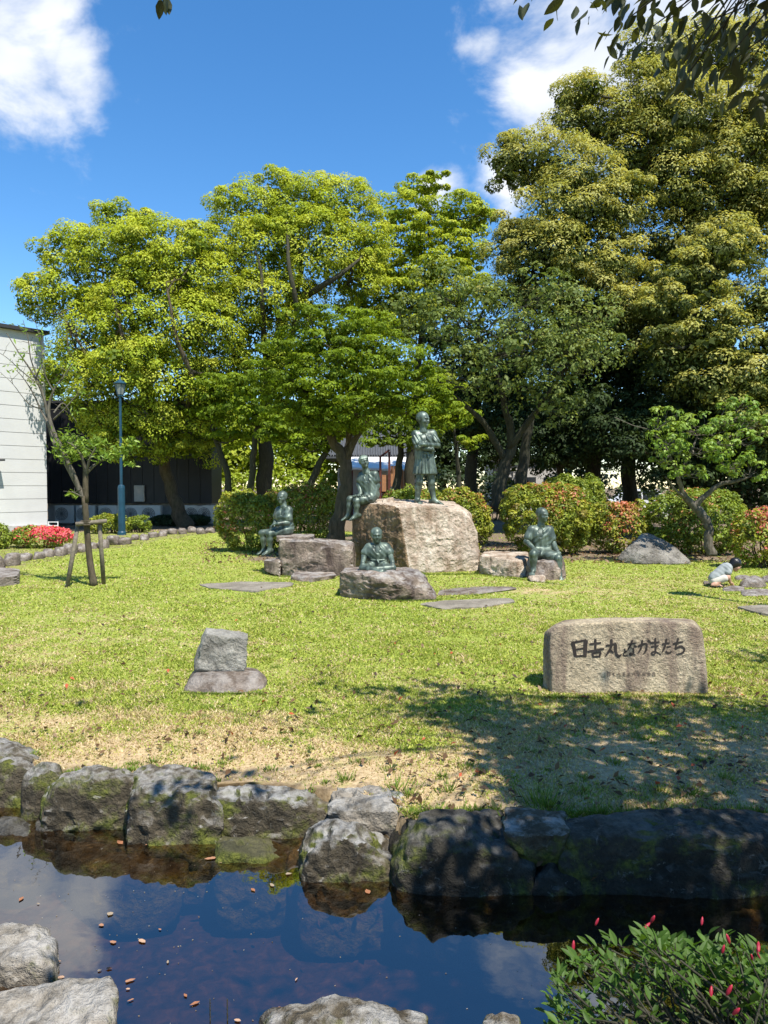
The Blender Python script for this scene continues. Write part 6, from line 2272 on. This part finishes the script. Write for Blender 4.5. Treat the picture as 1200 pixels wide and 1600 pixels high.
# ---------------------------------------------------------------- background seen between the trunks
def temple():
    D = 40
    a, b = P(520, 760, D), P(660, 760, D)
    zt, ze = P(600, 694, D).z, P(600, 716, D).z
    root = thing('tiled_building', 'low building with grey tiled roof behind the trees', 'building', ((a.x + b.x) / 2, D, 0))
    mb = MB()
    mb.box(((a.x + b.x) / 2, D + 2.2, 1.3), (b.x - a.x - .5, 4, 2.6))
    mb.part('wall', M['plaster'], root)
    mb = MB()
    mb.box(((a.x + b.x) / 2, D + .16, 0.75), (b.x - a.x - .48, 0.06, 0.7))
    mb.part('lower_boards', M['tile'], root)
    ridge = 5.0
    e = [(a.x - .4, D - .9, 3.2), (b.x + .4, D - .9, 3.2), (b.x + .4, D + 5.2, 3.2), (a.x - .4, D + 5.2, 3.2), (a.x + 1.4, D + 2.2, ridge), (b.x - 1.4, D + 2.2, ridge)]
    v = [Vector(q) for q in e]
    mb = MB()
    mb.add(v + [q - Vector((0, 0, .12)) for q in v[:4]], [(0, 1, 5, 4), (1, 2, 5), (2, 3, 4, 5), (3, 0, 4), (0, 6, 7, 1), (1, 7, 8, 2), (2, 8, 9, 3), (3, 9, 6, 0), (6, 9, 8, 7)])
    rf = mb.part('roof', M['tile'], root)
    n = 40
    t = MB()
    for k in range(n):
        x = a.x - .3 + (b.x - a.x + .6) * (k + .5) / n
        xt = min(max(x, a.x + 1.4), b.x - 1.4)
        f = 1.0
        if x < a.x + 1.4:
            f = (x - a.x + .4) / 1.8
        elif x > b.x - 1.4:
            f = (b.x + .4 - x) / 1.8
        f = max(0.03, min(1, f))
        t.tube([(x, D - .93, 3.24), (x, D - .93 + 3.1 * f, 3.24 + (ridge - 3.2) * f)], [.045, .045], 5)
    o = t.part('tile_ribs', M['tile'], rf)
    o['kind'] = 'stuff'
    # pale sheet roof over the entrance in front
    mb = MB()
    x0, x1 = P(548, 720, D - 2).x, P(636, 720, D - 2).x
    mb.add([(x0, D - 3.2, 2.55), (x1, D - 3.2, 2.45), (x1, D - 1.0, 3.15), (x0, D - 1.0, 3.15), (x0, D - 3.2, 2.45), (x1, D - 3.2, 2.35), (x1, D - 1.0, 3.05), (x0, D - 1.0, 3.05)],
           [(0, 1, 2, 3), (4, 7, 6, 5), (0, 4, 5, 1), (1, 5, 6, 2), (2, 6, 7, 3), (3, 7, 4, 0)])
    mb.part('canopy', M['eave'], root)
    for x in (x0 + .1, x1 - .1, (x0 + x1) / 2):
        mb = MB()
        mb.box((x, D - 3.0, 1.2), (.12, .12, 2.4))
        mb.part('canopy_post', M['wood_red'], root)


def play_frame():
    D = 33
    root = thing('wooden_shed', 'orange wooden structure with red posts behind the standing statue', 'shed', P(612, 795, D) * 1.0)
    root.location.z = 0

    def bx(x0, x1, y0, y1, nm, mat, dy=0.0, th=0.06):
        a, b = P(x0, y1, D + dy), P(x1, y0, D + dy)
        mb = MB()
        mb.box(((a.x + b.x) / 2, D + dy, (a.z + b.z) / 2), (b.x - a.x, th, b.z - a.z))
        return mb.part(nm, mat, root)
    bx(592.5, 596, 712, 800, 'post', M['wood_red'], -.1, .12)
    bx(606.5, 610, 706, 800, 'post', M['wood_red'], -.1, .12)
    a, b = P(594, 714, D - .1), P(608.5, 703, D - .1)
    mb = MB()
    mb.tube([a, b], [.05, .05], 6)
    mb.part('sloping_beam', M['wood_red'], root)
    for k in range(3):
        bx(597 + k * 3.2, 600 + k * 3.2, 742, 768, 'board', M['wood_orange'], 0, .05)
    for k in range(3):
        bx(610.5 + k * 4.4, 614.5 + k * 4.4, 728, 760, 'board', M['wood_orange'], 0.05, .05)
    for k in range(8):
        bx(597 + k * 6, 602.4 + k * 6, 770, 800, 'board', M['wood_orange'], 0.25, .05)
    for k in range(4):
        bx(626 + k * 5, 630.4 + k * 5, 735, 769, 'board', M['wood_orange'], 0.25, .05)
    bx(590, 650, 767, 770, 'rail', M['wood_red'], .1, .1)


temple()
play_frame()


def far_right():
    D = 48
    a, b = P(770, 770, D), P(880, 770, D)
    root = thing('pale_building', 'pale low building glimpsed between the trunks at right', 'building', ((a.x + b.x) / 2, D, 0))
    mb = MB()
    mb.box(((a.x + b.x) / 2, D + 2, 1.7), (b.x - a.x, 4, 3.4))
    mb.part('wall', M['plaster'], root)
    for k in range(3):
        mb = MB()
        x = a.x + (b.x - a.x) * (k + .5) / 3
        mb.box((x, D - .02, 1.7), (1.0, .08, 1.0))
        w = mb.part('window', M['glass_dark'], root)
    mb = MB()
    mb.box(((a.x + b.x) / 2, D + 2, 3.48), (b.x - a.x + .6, 4.6, .16))
    mb.part('roof', M['tile'], root)
    # a parked car beyond the azaleas
    D = 36
    c = G(990, 815)
    c = P(992, 800, D)
    root = thing('parked_car', 'white parked car half hidden behind the azaleas at right', 'car', (c.x, D, 0))
    bm = MB()
    prof = [(-1.75, .35), (-1.78, .75), (-1.55, .88), (-1.0, .95), (-.55, 1.42), (.75, 1.48), (1.45, 1.0), (1.75, .92), (1.8, .4)]
    n = len(prof)
    vs = [(c.x + x, D - .78 + (.1 if z > 1.2 else 0), z) for x, z in prof] + [(c.x + x, D + .78 - (.1 if z > 1.2 else 0), z) for x, z in prof]
    fs = [tuple(range(n)), tuple(range(2 * n - 1, n - 1, -1))] + [(i, i + n, (i + 1) % n + n, (i + 1) % n) for i in range(n)]
    bm.add(vs, fs)
    bm.part('body', M['car_white'], root)
    for x0, x1, x2, x3 in ((-.85, -.5, .05, .05), (.12, .12, .72, 1.15)):
        w = MB()
        w.add([(c.x + x0, D - .80, 1.0), (c.x + x3, D - .80, 1.0), (c.x + x2, D - .71, 1.38), (c.x + x1, D - .71, 1.38), (c.x + x0, D - .76, 1.0), (c.x + x3, D - .76, 1.0), (c.x + x2, D - .66, 1.38), (c.x + x1, D - .66, 1.38)],
              [(0, 1, 2, 3), (4, 7, 6, 5), (0, 4, 5, 1), (1, 5, 6, 2), (2, 6, 7, 3), (3, 7, 4, 0)])
        w.part('window', M['glass_dark'], root)
    for x in (-1.1, 1.15):
        w = MB()
        w.tube([(c.x + x, D - .82, .31), (c.x + x, D - .62, .31)], [.31, .31], 18)
        wh = w.part('wheel', M['rubber'], root)
        w = MB()
        w.tube([(c.x + x, D - .835, .31), (c.x + x, D - .80, .31)], [.19, .19], 14)
        w.part('rim', M['ac_white'], wh)


far_right()


# ---------------------------------------------------------------- grass, fallen leaves
def grass():
    rng = np.random.default_rng(5)
    n = 530000
    t = rng.random(n)
    y = 1.0 / (1 / 3.5 + t * (1 / 27.0 - 1 / 3.5))     # denser near the viewer
    hw = 0.56 * y + 0.5
    x = rng.uniform(-1, 1, n) * hw
    dry, soil, pond = ground_masks(x, y)
    p3 = np.stack([x, y, x * 0], -1)
    fine = fbm(p3 * 5.5, 3)
    tuft = fbm(p3 * 2.2 + 40, 3)
    far, near = shores(x)
    keep = (pond < 0.02) & (y > far + 0.05)
    prob = np.clip(0.95 - 0.55 * np.clip(dry + 0.35 * fine - .1, 0, 1) - 0.8 * soil + 0.35 * tuft, 0.05, 1)
    keep &= rng.random(n) < prob
    x, y, dry, soil, fine, tuft = [a[keep] for a in (x, y, dry, soil, fine, tuft)]
    n = len(x)
    z = ground_z(x, y)
    h = (0.010 + 0.013 * rng.random(n) + 0.006 * np.clip(tuft, 0, 1)) * (1 + 0.02 * y)
    h *= 1 - 0.35 * np.clip(dry, 0, 1)
    w = 0.0032 + 0.0009 * y
    a = rng.uniform(0, 2 * math.pi, n)
    lean = rng.normal(size=(n, 2)) * 0.75
    b = np.stack([x, y, z - 0.003], -1)
    sx = np.stack([np.cos(a) * w, np.sin(a) * w, 0 * a], -1)
    tip = b + np.stack([lean[:, 0] * h, lean[:, 1] * h, h], -1)
    v = np.stack([b - sx, b + sx, tip], 1).reshape(-1, 3)
    f = np.arange(n * 3).reshape(-1, 3)
    green = np.array([(0.25, 0.31, 0.04), (0.33, 0.38, 0.06), (0.42, 0.44, 0.085), (0.18, 0.24, 0.03)])[rng.integers(0, 4, n)]
    straw = np.array([(0.52, 0.40, 0.22), (0.60, 0.49, 0.29), (0.40, 0.29, 0.15), (0.46, 0.40, 0.15)])[rng.integers(0, 4, n)]
    q = np.clip((dry + 0.9 * fine * 0.5 + rng.normal(size=n) * 0.22 - 0.30) / 0.35, 0, 1)
    isdry = rng.random(n) < 0.06 + 0.88 * q
    col = np.where(isdry[:, None], straw, green) * rng.uniform(0.8, 1.2, (n, 1))
    me = new_mesh('lawn_grass', v, f)
    set_col(me, col)
    o = link('lawn_grass', me, M['grass'])
    tag(o, 'short mown grass of the lawn, straw coloured near the pond', 'grass', kind='stuff')
    # small weeds and taller tufts
    rng = np.random.default_rng(8)
    V, C = [], []
    spots = [(G(*q), s) for q, s in (((855, 1258), .16), ((840, 1250), .12), ((700, 1235), .08), ((640, 1240), .08), ((420, 1200), .05), ((560, 1190), .05), ((905, 1235), .07), ((1030, 1232), .07), ((470, 1150), .05), ((600, 1135), .05), ((680, 1120), .06), ((375, 1130), .05), ((310, 1150), .05), ((730, 1200), .07), ((620, 1230), .09), ((240, 1190), .05), ((540, 1215), .07), ((960, 1190), .06), ((1130, 1215), .06), ((1080, 1240), .07))]
    # longer grass left standing against the stones
    for x0, y0, x1, y1, m, hh in ((858, 1090, 1112, 1090, 46, .035), (284, 1084, 420, 1086, 24, .03), (530, 930, 600, 942, 16, .05), (600, 942, 690, 938, 16, .05), (640, 901, 750, 899, 18, .06), (437, 900, 530, 902, 14, .05), (752, 899, 884, 916, 20, .05),
                                  (965, 878, 1080, 882, 16, .05), (685, 938, 806, 923, 12, .04), (640, 1268, 780, 1262, 14, .05), (880, 1268, 1200, 1266, 40, .05), (0, 1160, 60, 1180, 8, .05), (100, 1205, 330, 1200, 20, .04), (340, 1236, 520, 1255, 14, .04)):
        for k in range(m):
            t = (k + rng.random()) / m
            spots.append((G(x0 + (x1 - x0) * t, y0 + (y1 - y0) * t), hh * rng.uniform(.7, 1.4)))
    for _ in range(120):
        yy = rng.uniform(3.8, 6.5)
        spots.append((Vector((rng.uniform(-.5, .5) * yy, yy, 0)), rng.uniform(.02, .05)))
    for p, s in spots:
        m = int(40 + 400 * s)
        for _ in range(m):
            a, r = rng.uniform(0, 6.28), abs(rng.normal()) * s * 0.7
            b = np.array((p.x + r * math.cos(a), p.y + r * math.sin(a), 0))
            b[2] = float(ground_z(b[0:1], b[1:2])[0])
            hh = s * rng.uniform(.25, .65)
            d2 = rng.uniform(0, 6.28)
            tip = b + np.array((math.cos(a) * hh * .6, math.sin(a) * hh * .6, hh))
            w = np.array((math.cos(d2), math.sin(d2), 0)) * rng.uniform(.002, .005)
            V += [b - w, b + w, tip]
            C.append(np.array(((.10, .17, .02), (.16, .23, .03), (.22, .27, .05))[rng.integers(3)]) * rng.uniform(.8, 1.2))
    me = new_mesh('weed_tufts', np.array(V), np.arange(len(V)).reshape(-1, 3))
    set_col(me, np.array(C))
    o = link('weed_tufts', me, M['grass'])
    tag(o, 'green weed tufts scattered in the dry grass', 'weeds', kind='stuff')
    # fallen leaves strewn on lawn and bank: too many to count
    n = 2600
    t = rng.random(n)
    y = 1.0 / (1 / 3.6 + t * (1 / 16.0 - 1 / 3.6))
    x = rng.uniform(-.6, .6, n) * y
    far, near = shores(x)
    k = y > far + .05
    k &= (rng.random(n) < 0.45) | (x > 0)
    x, y = x[k], y[k]
    n = len(x)
    pos = np.stack([x, y, ground_z(x, y) + 0.02 + 0.012 * rng.random(n)], -1)
    nrm = unit(rng.normal(size=(n, 3)) * .45 + np.array((0, 0, 1)))
    L = rng.uniform(.025, .06, n)
    v, f = leaf_quads(pos, nrm, rng.normal(size=(n, 3)), L, L * .5, .2)
    col = np.array([(.10, .055, .025), (.17, .10, .05), (.25, .17, .10), (.06, .04, .025), (.40, .09, .04), (.05, .06, .02)])[rng.choice(6, n, p=[.3, .25, .15, .2, .04, .06])]
    me = new_mesh('leaf_litter', v, f)
    set_col(me, col)
    o = link('leaf_litter', me, M['leaf_flower'])
    tag(o, 'small brown fallen leaves strewn over the lawn', 'leaf litter', kind='stuff')
    # litter in the gaps between bank stones and under the trees
    P0 = []
    for (px, py, dd, sx, n) in ((605, 1320, 3.75, .16, 260), (850, 1330, 3.5, .10, 160), (640, 1290, 3.85, .16, 160), (560, 1392, 3.45, .12, 40), (870, 1300, 3.8, .1, 60)):
        c = P(px, py, dd)
        for _ in range(n):
            P0.append((c.x + rng.normal() * sx, c.y + rng.normal() * .12, c.z + rng.normal() * .03))
    for _ in range(2600):
        yy = rng.uniform(15.2, 21)
        P0.append((rng.uniform(-.25, .62) * yy, yy, 0.03))
    pos = np.array(P0)
    n = len(pos)
    L = rng.uniform(.035, .07, n) * np.where(pos[:, 1] > 10, 1.6, 1)
    v, f = leaf_quads(pos, unit(rng.normal(size=(n, 3)) * .6 + np.array((0, 0, 1))), rng.normal(size=(n, 3)), L, L * .5, .2)
    col = np.array([(.13, .07, .035), (.22, .13, .07), (.30, .20, .12), (.07, .045, .03)])[rng.integers(0, 4, n)]
    me = new_mesh('dry_leaf_drifts', v, f)
    set_col(me, col)
    o = link('dry_leaf_drifts', me, M['leaf_flower'])
    tag(o, 'drifts of dry brown leaves between stones and under bushes', 'leaf litter', kind='stuff')


grass()


def floating_leaves():
    rng = np.random.default_rng(21)
    spots = [(177, 1472, 12), (222, 1470, 16), (33, 1404, 12), (172, 1428, 14), (158, 1445, 10), (92, 1502, 8), (170, 1513, 10), (155, 1516, 8), (202, 1532, 14), (200, 1545, 9), (305, 1567, 14), (425, 1583, 12), (435, 1575, 9), (371, 1594, 12), (395, 1390, 12), (425, 1383, 10),
             (330, 1341, 16), (95, 1527, 12), (188, 1316, 14), (450, 1365, 12), (232, 1318, 9), (463, 1530, 8), (290, 1555, 9), (60, 1412, 7), (205, 1562, 9), (345, 1346, 12), (575, 1393, 14), (262, 1503, 8), (250, 1452, 7)]
    proto = {}
    for k, (px, py, w) in enumerate(spots):
        p = G(px, py, WATER_Z + 0.004)
        s = w * p.y / F_PX
        key = k % 4
        if key not in proto:
            bm = bmesh.new()
            n = 10
            c = bm.verts.new((0, 0, 0.0))
            r = []
            for i in range(n):
                a = 2 * math.pi * i / n
                rr = (0.5 if i else 0.62) * (1 - 0.55 * abs(math.sin(a))) * rng.uniform(.8, 1.15)
                r.append(bm.verts.new((rr * math.cos(a) * 1.0, rr * math.sin(a) * 1.5, 0.02 * abs(math.sin(a)) + rng.uniform(0, .02))))
            for i in range(n):
                bm.faces.new((c, r[i], r[(i + 1) % n]))
            me = bpy.data.meshes.new('floating_leaf')
            bm.to_mesh(me)
            bm.free()
            me.materials.append(LEAFMATS[key])
            proto[key] = me
        o = link('floating_leaf', proto[key])
        o.location = p
        o.scale = (s * rng.uniform(.75, 1.15), s * rng.uniform(.45, .95), s)
        o.rotation_euler = (0, 0, rng.uniform(0, 6.28))
        where = 'left part of the pond' if px < 320 else 'middle of the pond'
        tag(o, 'small dry leaf floating on the ' + where, 'leaf', 'leaves floating on the ' + where)


def water_specks():
    rng = np.random.default_rng(61)
    n = 170
    c = rng.uniform(0, 1, n)
    x = np.where(c < .6, rng.normal(-1.0, .35, n), rng.uniform(-1.8, 1.6, n))
    y = np.where(c < .6, rng.normal(2.95, .35, n), rng.uniform(2.3, 3.5, n))
    far, near = shores(x)
    k = (y < far - .2) & (y > near + .1)
    pos = np.stack([x[k], y[k], np.full(k.sum(), WATER_Z + 0.002)], -1)
    m = len(pos)
    L = rng.uniform(.003, .009, m)
    v, f = leaf_quads(pos, np.tile((0, 0, 1.0), (m, 1)) + rng.normal(size=(m, 3)) * .05, rng.normal(size=(m, 3)) * np.array((1, 1, 0)), L, L * .6, .02)
    me = new_mesh('floating_specks', v, f)
    set_col(me, np.array([(.30, .24, .16), (.20, .14, .08), (.34, .30, .25)])[rng.integers(0, 3, m)])
    o = link('floating_specks', me, M['leaf_flower'])
    tag(o, 'tiny bits of bud scale and dust floating on the pond', 'debris', kind='stuff')


LEAFMATS = [mat_plain('dry_leaf_a', (0.30, 0.15, 0.08), .7, var=.3, scale=40), mat_plain('dry_leaf_b', (0.38, 0.24, 0.15), .7, var=.3, scale=40), mat_plain('dry_leaf_c', (0.26, 0.11, 0.05), .7, var=.3, scale=40), mat_plain('dry_leaf_d', (0.26, 0.20, 0.13), .7, var=.3, scale=40)]
floating_leaves()
water_specks()


# ---------------------------------------------------------------- foreground: overhanging tree, azalea, reeds
def leaf_mesh(name, L, W, mat, cup=0.12):
    """pointed leaf with a folded midrib, 12 triangles"""
    xs = [0, .18, .42, .68, .88, 1.0]
    ws = [0.04, .62, 1.0, .78, .36, 0.0]
    v = []
    for t, w in zip(xs, ws):
        z = -0.10 * t * t
        v += [(t * L, 0, z * L), (t * L, w * W / 2, z * L + cup * w * W), (t * L, -w * W / 2, z * L + cup * w * W)]
    f = []
    for i in range(len(xs) - 1):
        a, b = i * 3, (i + 1) * 3
        f += [(a, b, b + 1, a + 1), (a, a + 2, b + 2, b)]
    me = new_mesh(name, v, f)
    me.materials.append(mat)
    return me


def place_leaf(o, pos, d, n, s, base):
    d = Vector(d).normalized()
    n = Vector(n)
    n = (n - d * n.dot(d)).normalized()
    y = n.cross(d)
    Rm = Matrix((d, y, n)).transposed().to_4x4()
    o.matrix_local = Matrix.Translation(Vector(pos) - Vector(base)) @ Rm @ Matrix.Scale(s, 4)


def inst_leaves(mesh, pos, dirs, nrms, sc):
    """the same leaf many times in one mesh"""
    bv = np.array([v.co for v in mesh.vertices])
    bf = [tuple(p.vertices) for p in mesh.polygons]
    bf = np.array(bf)
    d = unit(dirs)
    n = unit(nrms - d * np.sum(nrms * d, 1, keepdims=True))
    y = np.cross(n, d)
    v = pos[:, None, :] + sc[:, None, None] * (bv[None, :, 0:1] * d[:, None] + bv[None, :, 1:2] * y[:, None] + bv[None, :, 2:3] * n[:, None])
    f = (bf[None] + (np.arange(len(pos)) * len(bv))[:, None, None]).reshape(-1, bf.shape[1])
    return v.reshape(-1, 3), f


def mat_leaf_plain(name, col, trans, rough=.4, hue=0.15):
    m, nt, bs = mat_base(name)
    oi = nd(nt, 'ShaderNodeNewGeometry')
    rnd = oi.outputs['Random Per Island']
    c = ramp_node(nt, rnd, [(0.0, tuple(x * .6 for x in col)), (.5, col), (1.0, tuple(min(1, x * 1.5) for x in col))])
    nt.links.new(c, bs.inputs['Base Color'])
    bs.inputs['Roughness'].default_value = rough
    tr = nd(nt, 'ShaderNodeBsdfTranslucent')
    nt.links.new(mixc(nt, 1.0, c, (1.5, 1.4, .5), 'MULTIPLY'), tr.inputs['Color'])
    mx = nd(nt, 'ShaderNodeMixShader', Fac=trans)
    nt.links.new(bs.outputs[0], mx.inputs[1])
    nt.links.new(tr.outputs[0], mx.inputs[2])
    nt.links.new(mx.outputs[0], nt.nodes['Material Output'].inputs['Surface'])
    return m


def overhanging_tree():
    rng = np.random.default_rng(31)
    bx, by = 5.4, 0.2
    root = thing('overhanging_tree', 'dark leafed tree overhanging the pond from the right, its branches at the top', 'tree', (bx, by, 0))
    mat = mat_leaf_plain('overhang_leaf', (0.04, 0.048, 0.012), 0.3, .5)
    tk = MB()
    q = spline([(bx, by, -.1, .26), (bx - .1, by + .1, 1.2, .21), (bx - .3, by + .3, 2.6, .18), (bx - .6, by + .6, 4.0, .14), (bx - 1.0, by + .9, 5.4, .09)], 5)
    tk.tube(q[:, :3], q[:, 3], 10)
    tk.part('trunk', M['bark_brown'], root, True)
    # leaf sprays: visible fringe at the top of the picture, and the crown above and behind it
    sprays = []
    fringe = [(832, 4), (858, -2), (905, 6), (935, -4), (975, 14), (985, 40), (1000, 20), (1030, 10), (1045, 45), (1062, 28), (1075, 60), (1060, 78), (1085, 95), (1075, 128), (1100, 40), (1105, 80), (1120, 15), (1130, 60), (1140, 100), (1155, 35), (1150, 140), (1165, 75), (1180, 20), (1190, 60), (1195, 110),
              (1180, 150), (1205, 30), (1210, 90), (960, -12), (1010, -10), (1090, -5), (1160, -10), (1115, 130), (1070, 110), (1190, 165), (1040, -15), (1130, -12), (1020, 55), (995, 32)]
    for px, py in fringe:
        d = 3.75 + rng.uniform(-.35, .3)
        sprays.append((np.array(P(px, py - 14, d)), 0.12, 8))
    sprays.append((np.array(P(262, -4, 3.6)), 0.035, 5))
    # crown above the frame, built as sprays in a slab over pond and bank
    for _ in range(330):
        x = rng.uniform(1.5, 7.2)
        y = rng.uniform(-1.5, 3.2)
        zmin = CAM_Z + 0.72 * max(y, 0.3) + 0.35          # stays above the picture's upper edge
        z = max(zmin, 3.4) + abs(rng.normal()) * 0.7
        x = max(x, 0.302 * z + 0.25 + 0.32 * max(0.0, 5.3 - (y + 0.465 * z)) + abs(rng.normal()) * .5)
        sprays.append((np.array((x, y, z)), 0.26, 20))
    for _ in range(240):
        x = rng.uniform(1.4, 4.4)
        y = rng.uniform(1.1, 3.25)
        z = CAM_Z + 0.72 * y + 0.4 + abs(rng.normal()) * .35
        x = max(x, 0.302 * z + 0.25 + 0.32 * max(0.0, 5.3 - (y + 0.465 * z)) + abs(rng.normal()) * .4)
        sprays.append((np.array((x, y, z)), 0.24, 20))
    for _ in range(70):                                # the part of the crown that shades the middle boulder
        z = rng.uniform(3.3, 4.3)
        c = np.array((rng.uniform(0.25, 1.1) + 0.302 * z, rng.uniform(2.6, 3.5) - 0.465 * z, z))
        sprays.append((c, 0.2, 18))
    for _ in range(50):
        x = rng.uniform(4.9, 6.6)
        y = rng.uniform(3.5, 5.0)
        sprays.append((np.array((x, y, rng.uniform(4.0, 5.2))), 0.26, 20))
    for _ in range(5):
        sprays.append((np.array((rng.uniform(-1.6, 1.4), rng.uniform(0.2, 2.4), 0.0)), 0.2, 12))
        c = sprays[-1][0]
        c[2] = max(CAM_Z + 0.74 * max(c[1], .3) + .35, 3.6) + rng.uniform(0, .5)
    br = MB()
    hubs = [np.array(h) for h in ((4.2, 1.6, 4.3), (3.2, 2.2, 4.2), (2.2, 2.6, 4.2), (3.8, 3.0, 4.4), (2.9, 3.4, 4.35), (5.6, 3.2, 4.5), (4.4, 0.0, 4.6), (3.0, 0.6, 4.6), (6.3, 1.8, 4.7), (5.9, 4.6, 4.6))]
    par = [None, 0, 1, 0, 2, 0, 0, 6, 0, 5]
    for i, hb in enumerate(hubs):
        a = q[12, :3] if par[i] is None else hubs[par[i]]
        br.tube(wander(a, hb, rng, 5, .05, .04), np.linspace(.07 if par[i] is None else .04, .022, 5), 7, False)
    pos, dirs, nrms, sc = [], [], [], []
    for c, r, n in sprays:
        hb = hubs[int(np.argmin([np.linalg.norm(h - c) for h in hubs]))]
        tw = wander(hb, c, rng, 5, .04, .05)
        br.tube(tw, np.linspace(.012, .003, 5), 4, False)
        out = unit((c - hb)[None])[0]
        for _ in range(n):
            g = rng.normal(size=3) * r * .6
            pos.append(c + g)
            dirs.append(out * .5 + rng.normal(size=3) * .6 + np.array((0, 0, -.75)))
            nrms.append(rng.normal(size=3) * .7 + np.array((0, 0, .7)))
            sc.append(rng.uniform(.75, 1.25))
    br.part('branches', M['bark_dark'], root, True)
    pos, dirs, nrms, sc = np.array(pos), np.array(dirs), np.array(nrms), np.array(sc)
    lm = leaf_mesh('leaf', 0.085, 0.04, mat)
    # leaves in view become single parts, the rest one mass
    a = pos[:, 0] / pos[:, 1] * F_PX + 600
    b = 800 - F_PX * ((pos[:, 2] - CAM_Z) / np.maximum(pos[:, 1], .1) + math.tan(PITCH)) / (1 - math.tan(PITCH) * (pos[:, 2] - CAM_Z) / np.maximum(pos[:, 1], .1))
    vis = np.nonzero((a > -10) & (a < 1215) & (b > -14) & (pos[:, 1] > 1))[0]
    vis = vis[:300]
    for i in vis:
        o = link('leaf', lm, None, root)
        place_leaf(o, pos[i], dirs[i], nrms[i], float(sc[i]), root.location)
    rest = np.ones(len(pos), bool)
    rest[vis] = False
    lL = 0.125 * sc[rest]
    v, f = leaf_quads(pos[rest], nrms[rest], dirs[rest], lL, lL * .5)
    o = part('crown', v, f, mat, root)
    o['kind'] = 'stuff'


def near_azalea():
    rng = np.random.default_rng(41)
    base = np.array((1.02, 1.75, -0.1))
    root = thing('azalea_bush', 'dark azalea bush with red buds at the bottom right corner', 'bush', base)
    green = mat_leaf_plain('azalea_leaf', (0.055, 0.115, 0.008), 0.42, .6)
    red = mat_plain('azalea_bud', (0.30, 0.012, 0.03), .5, var=.3, scale=60)
    st = MB()
    pos, dirs, nrms, sc = [], [], [], []
    tips = []
    for _ in range(210):
        px = rng.uniform(850, 1290)
        top = np.interp(px, [840, 900, 960, 1020, 1100, 1200, 1290], [1545, 1480, 1448, 1440, 1450, 1470, 1480])
        py = top + abs(rng.normal()) * 60 + rng.uniform(4, 20)
        d = rng.uniform(1.75, 2.4)
        tips.append(np.array(P(px, min(py, 1700), d)))
    for t in tips:
        b = base + np.array((rng.normal() * .14, rng.normal() * .1, 0))
        w = wander(b, t, rng, 5, 0.06, .06)
        st.tube(w, np.linspace(.006, .002, 5), 5, False)
        out = unit((t - base)[None])[0]
        for k in range(rng.integers(9, 15)):           # a whorl at the shoot tip and some leaves below
            a = rng.uniform(0, 6.28)
            s = rng.random() ** 2
            p = t + (w[3] - t) * s + rng.normal(size=3) * .008
            pos.append(p)
            dirs.append(np.array((math.cos(a), math.sin(a), .55)) + out * .5)
            nrms.append(np.array((0, 0, 1)) + rng.normal(size=3) * .35)
            sc.append(rng.uniform(.6, 1.25))
    st.part('stems', M['bark_dark'], root, True)
    pos, dirs, nrms, sc = np.array(pos), np.array(dirs), np.array(nrms), np.array(sc)
    lm = leaf_mesh('leaf', 0.036, 0.014, green, .2)
    order = np.argsort(-pos[:, 2])
    big = order[:300]
    for i in big:
        o = link('leaf', lm, None, root)
        place_leaf(o, pos[i], dirs[i], nrms[i], float(sc[i]), base)
    rest = np.ones(len(pos), bool)
    rest[big] = False
    v, f = inst_leaves(lm, pos[rest], dirs[rest], nrms[rest], sc[rest])
    o = part('foliage', v, f, green, root)
    o['kind'] = 'stuff'
    # red buds and half-open flowers
    bm = MB()
    bud_v, bud_f = tube([(0, 0, 0), (0, 0, .008), (0, 0, .02), (0, 0, .032), (0, 0, .038)], [.0025, .0055, .0065, .004, .0008], 7)
    for px, py, d in ((1017, 1442, 1.95), (1006, 1452, 1.98), (1096, 1446, 1.9), (1140, 1475, 1.85), (1128, 1490, 1.85), (1185, 1488, 1.8), (1190, 1500, 1.8), (1175, 1500, 1.85), (1135, 1555, 1.75), (1110, 1560, 1.8), (1145, 1585, 1.7), (930, 1446, 2.05), (895, 1487, 2.1)):
        p = P(px, py, d)
        me = new_mesh('bud', np.array([list(x) for x in bud_v]), [tuple(q) for q in bud_f], True)
        o = link('bud', me, red, root)
        place_leaf(o, p, (rng.normal() * .4, rng.normal() * .4, 1), (1, 0, 0.2), rng.uniform(.8, 1.3), base)
        # the bud mesh runs along local z: turn it to the shoot direction
        o.matrix_local = Matrix.Translation(Vector(p) - Vector(base)) @ Matrix.Rotation(rng.normal() * .5, 4, 'X') @ Matrix.Rotation(rng.normal() * .5, 4, 'Y') @ Matrix.Scale(rng.uniform(.55, .85), 4)


def reeds():
    for k, (px, lab) in enumerate(((328, 'left of two thin dark stalks rising from the water at the bottom'), (355, 'right of two thin dark stalks rising from the water at the bottom'))):
        top = P(px, 1561, 2.45)
        mb = MB()
        b = Vector((top.x - .004, top.y, -0.6))
        mb.tube([b, b.lerp(top, .5) + Vector((.003, 0, 0)), top], [.004, .0035, .002], 6)
        o = mb.solid('reed_stalk', M['bark_dark'], b)
        tag(o, lab, 'reed', 'stalks in the pond')


overhanging_tree()
near_azalea()
reeds()
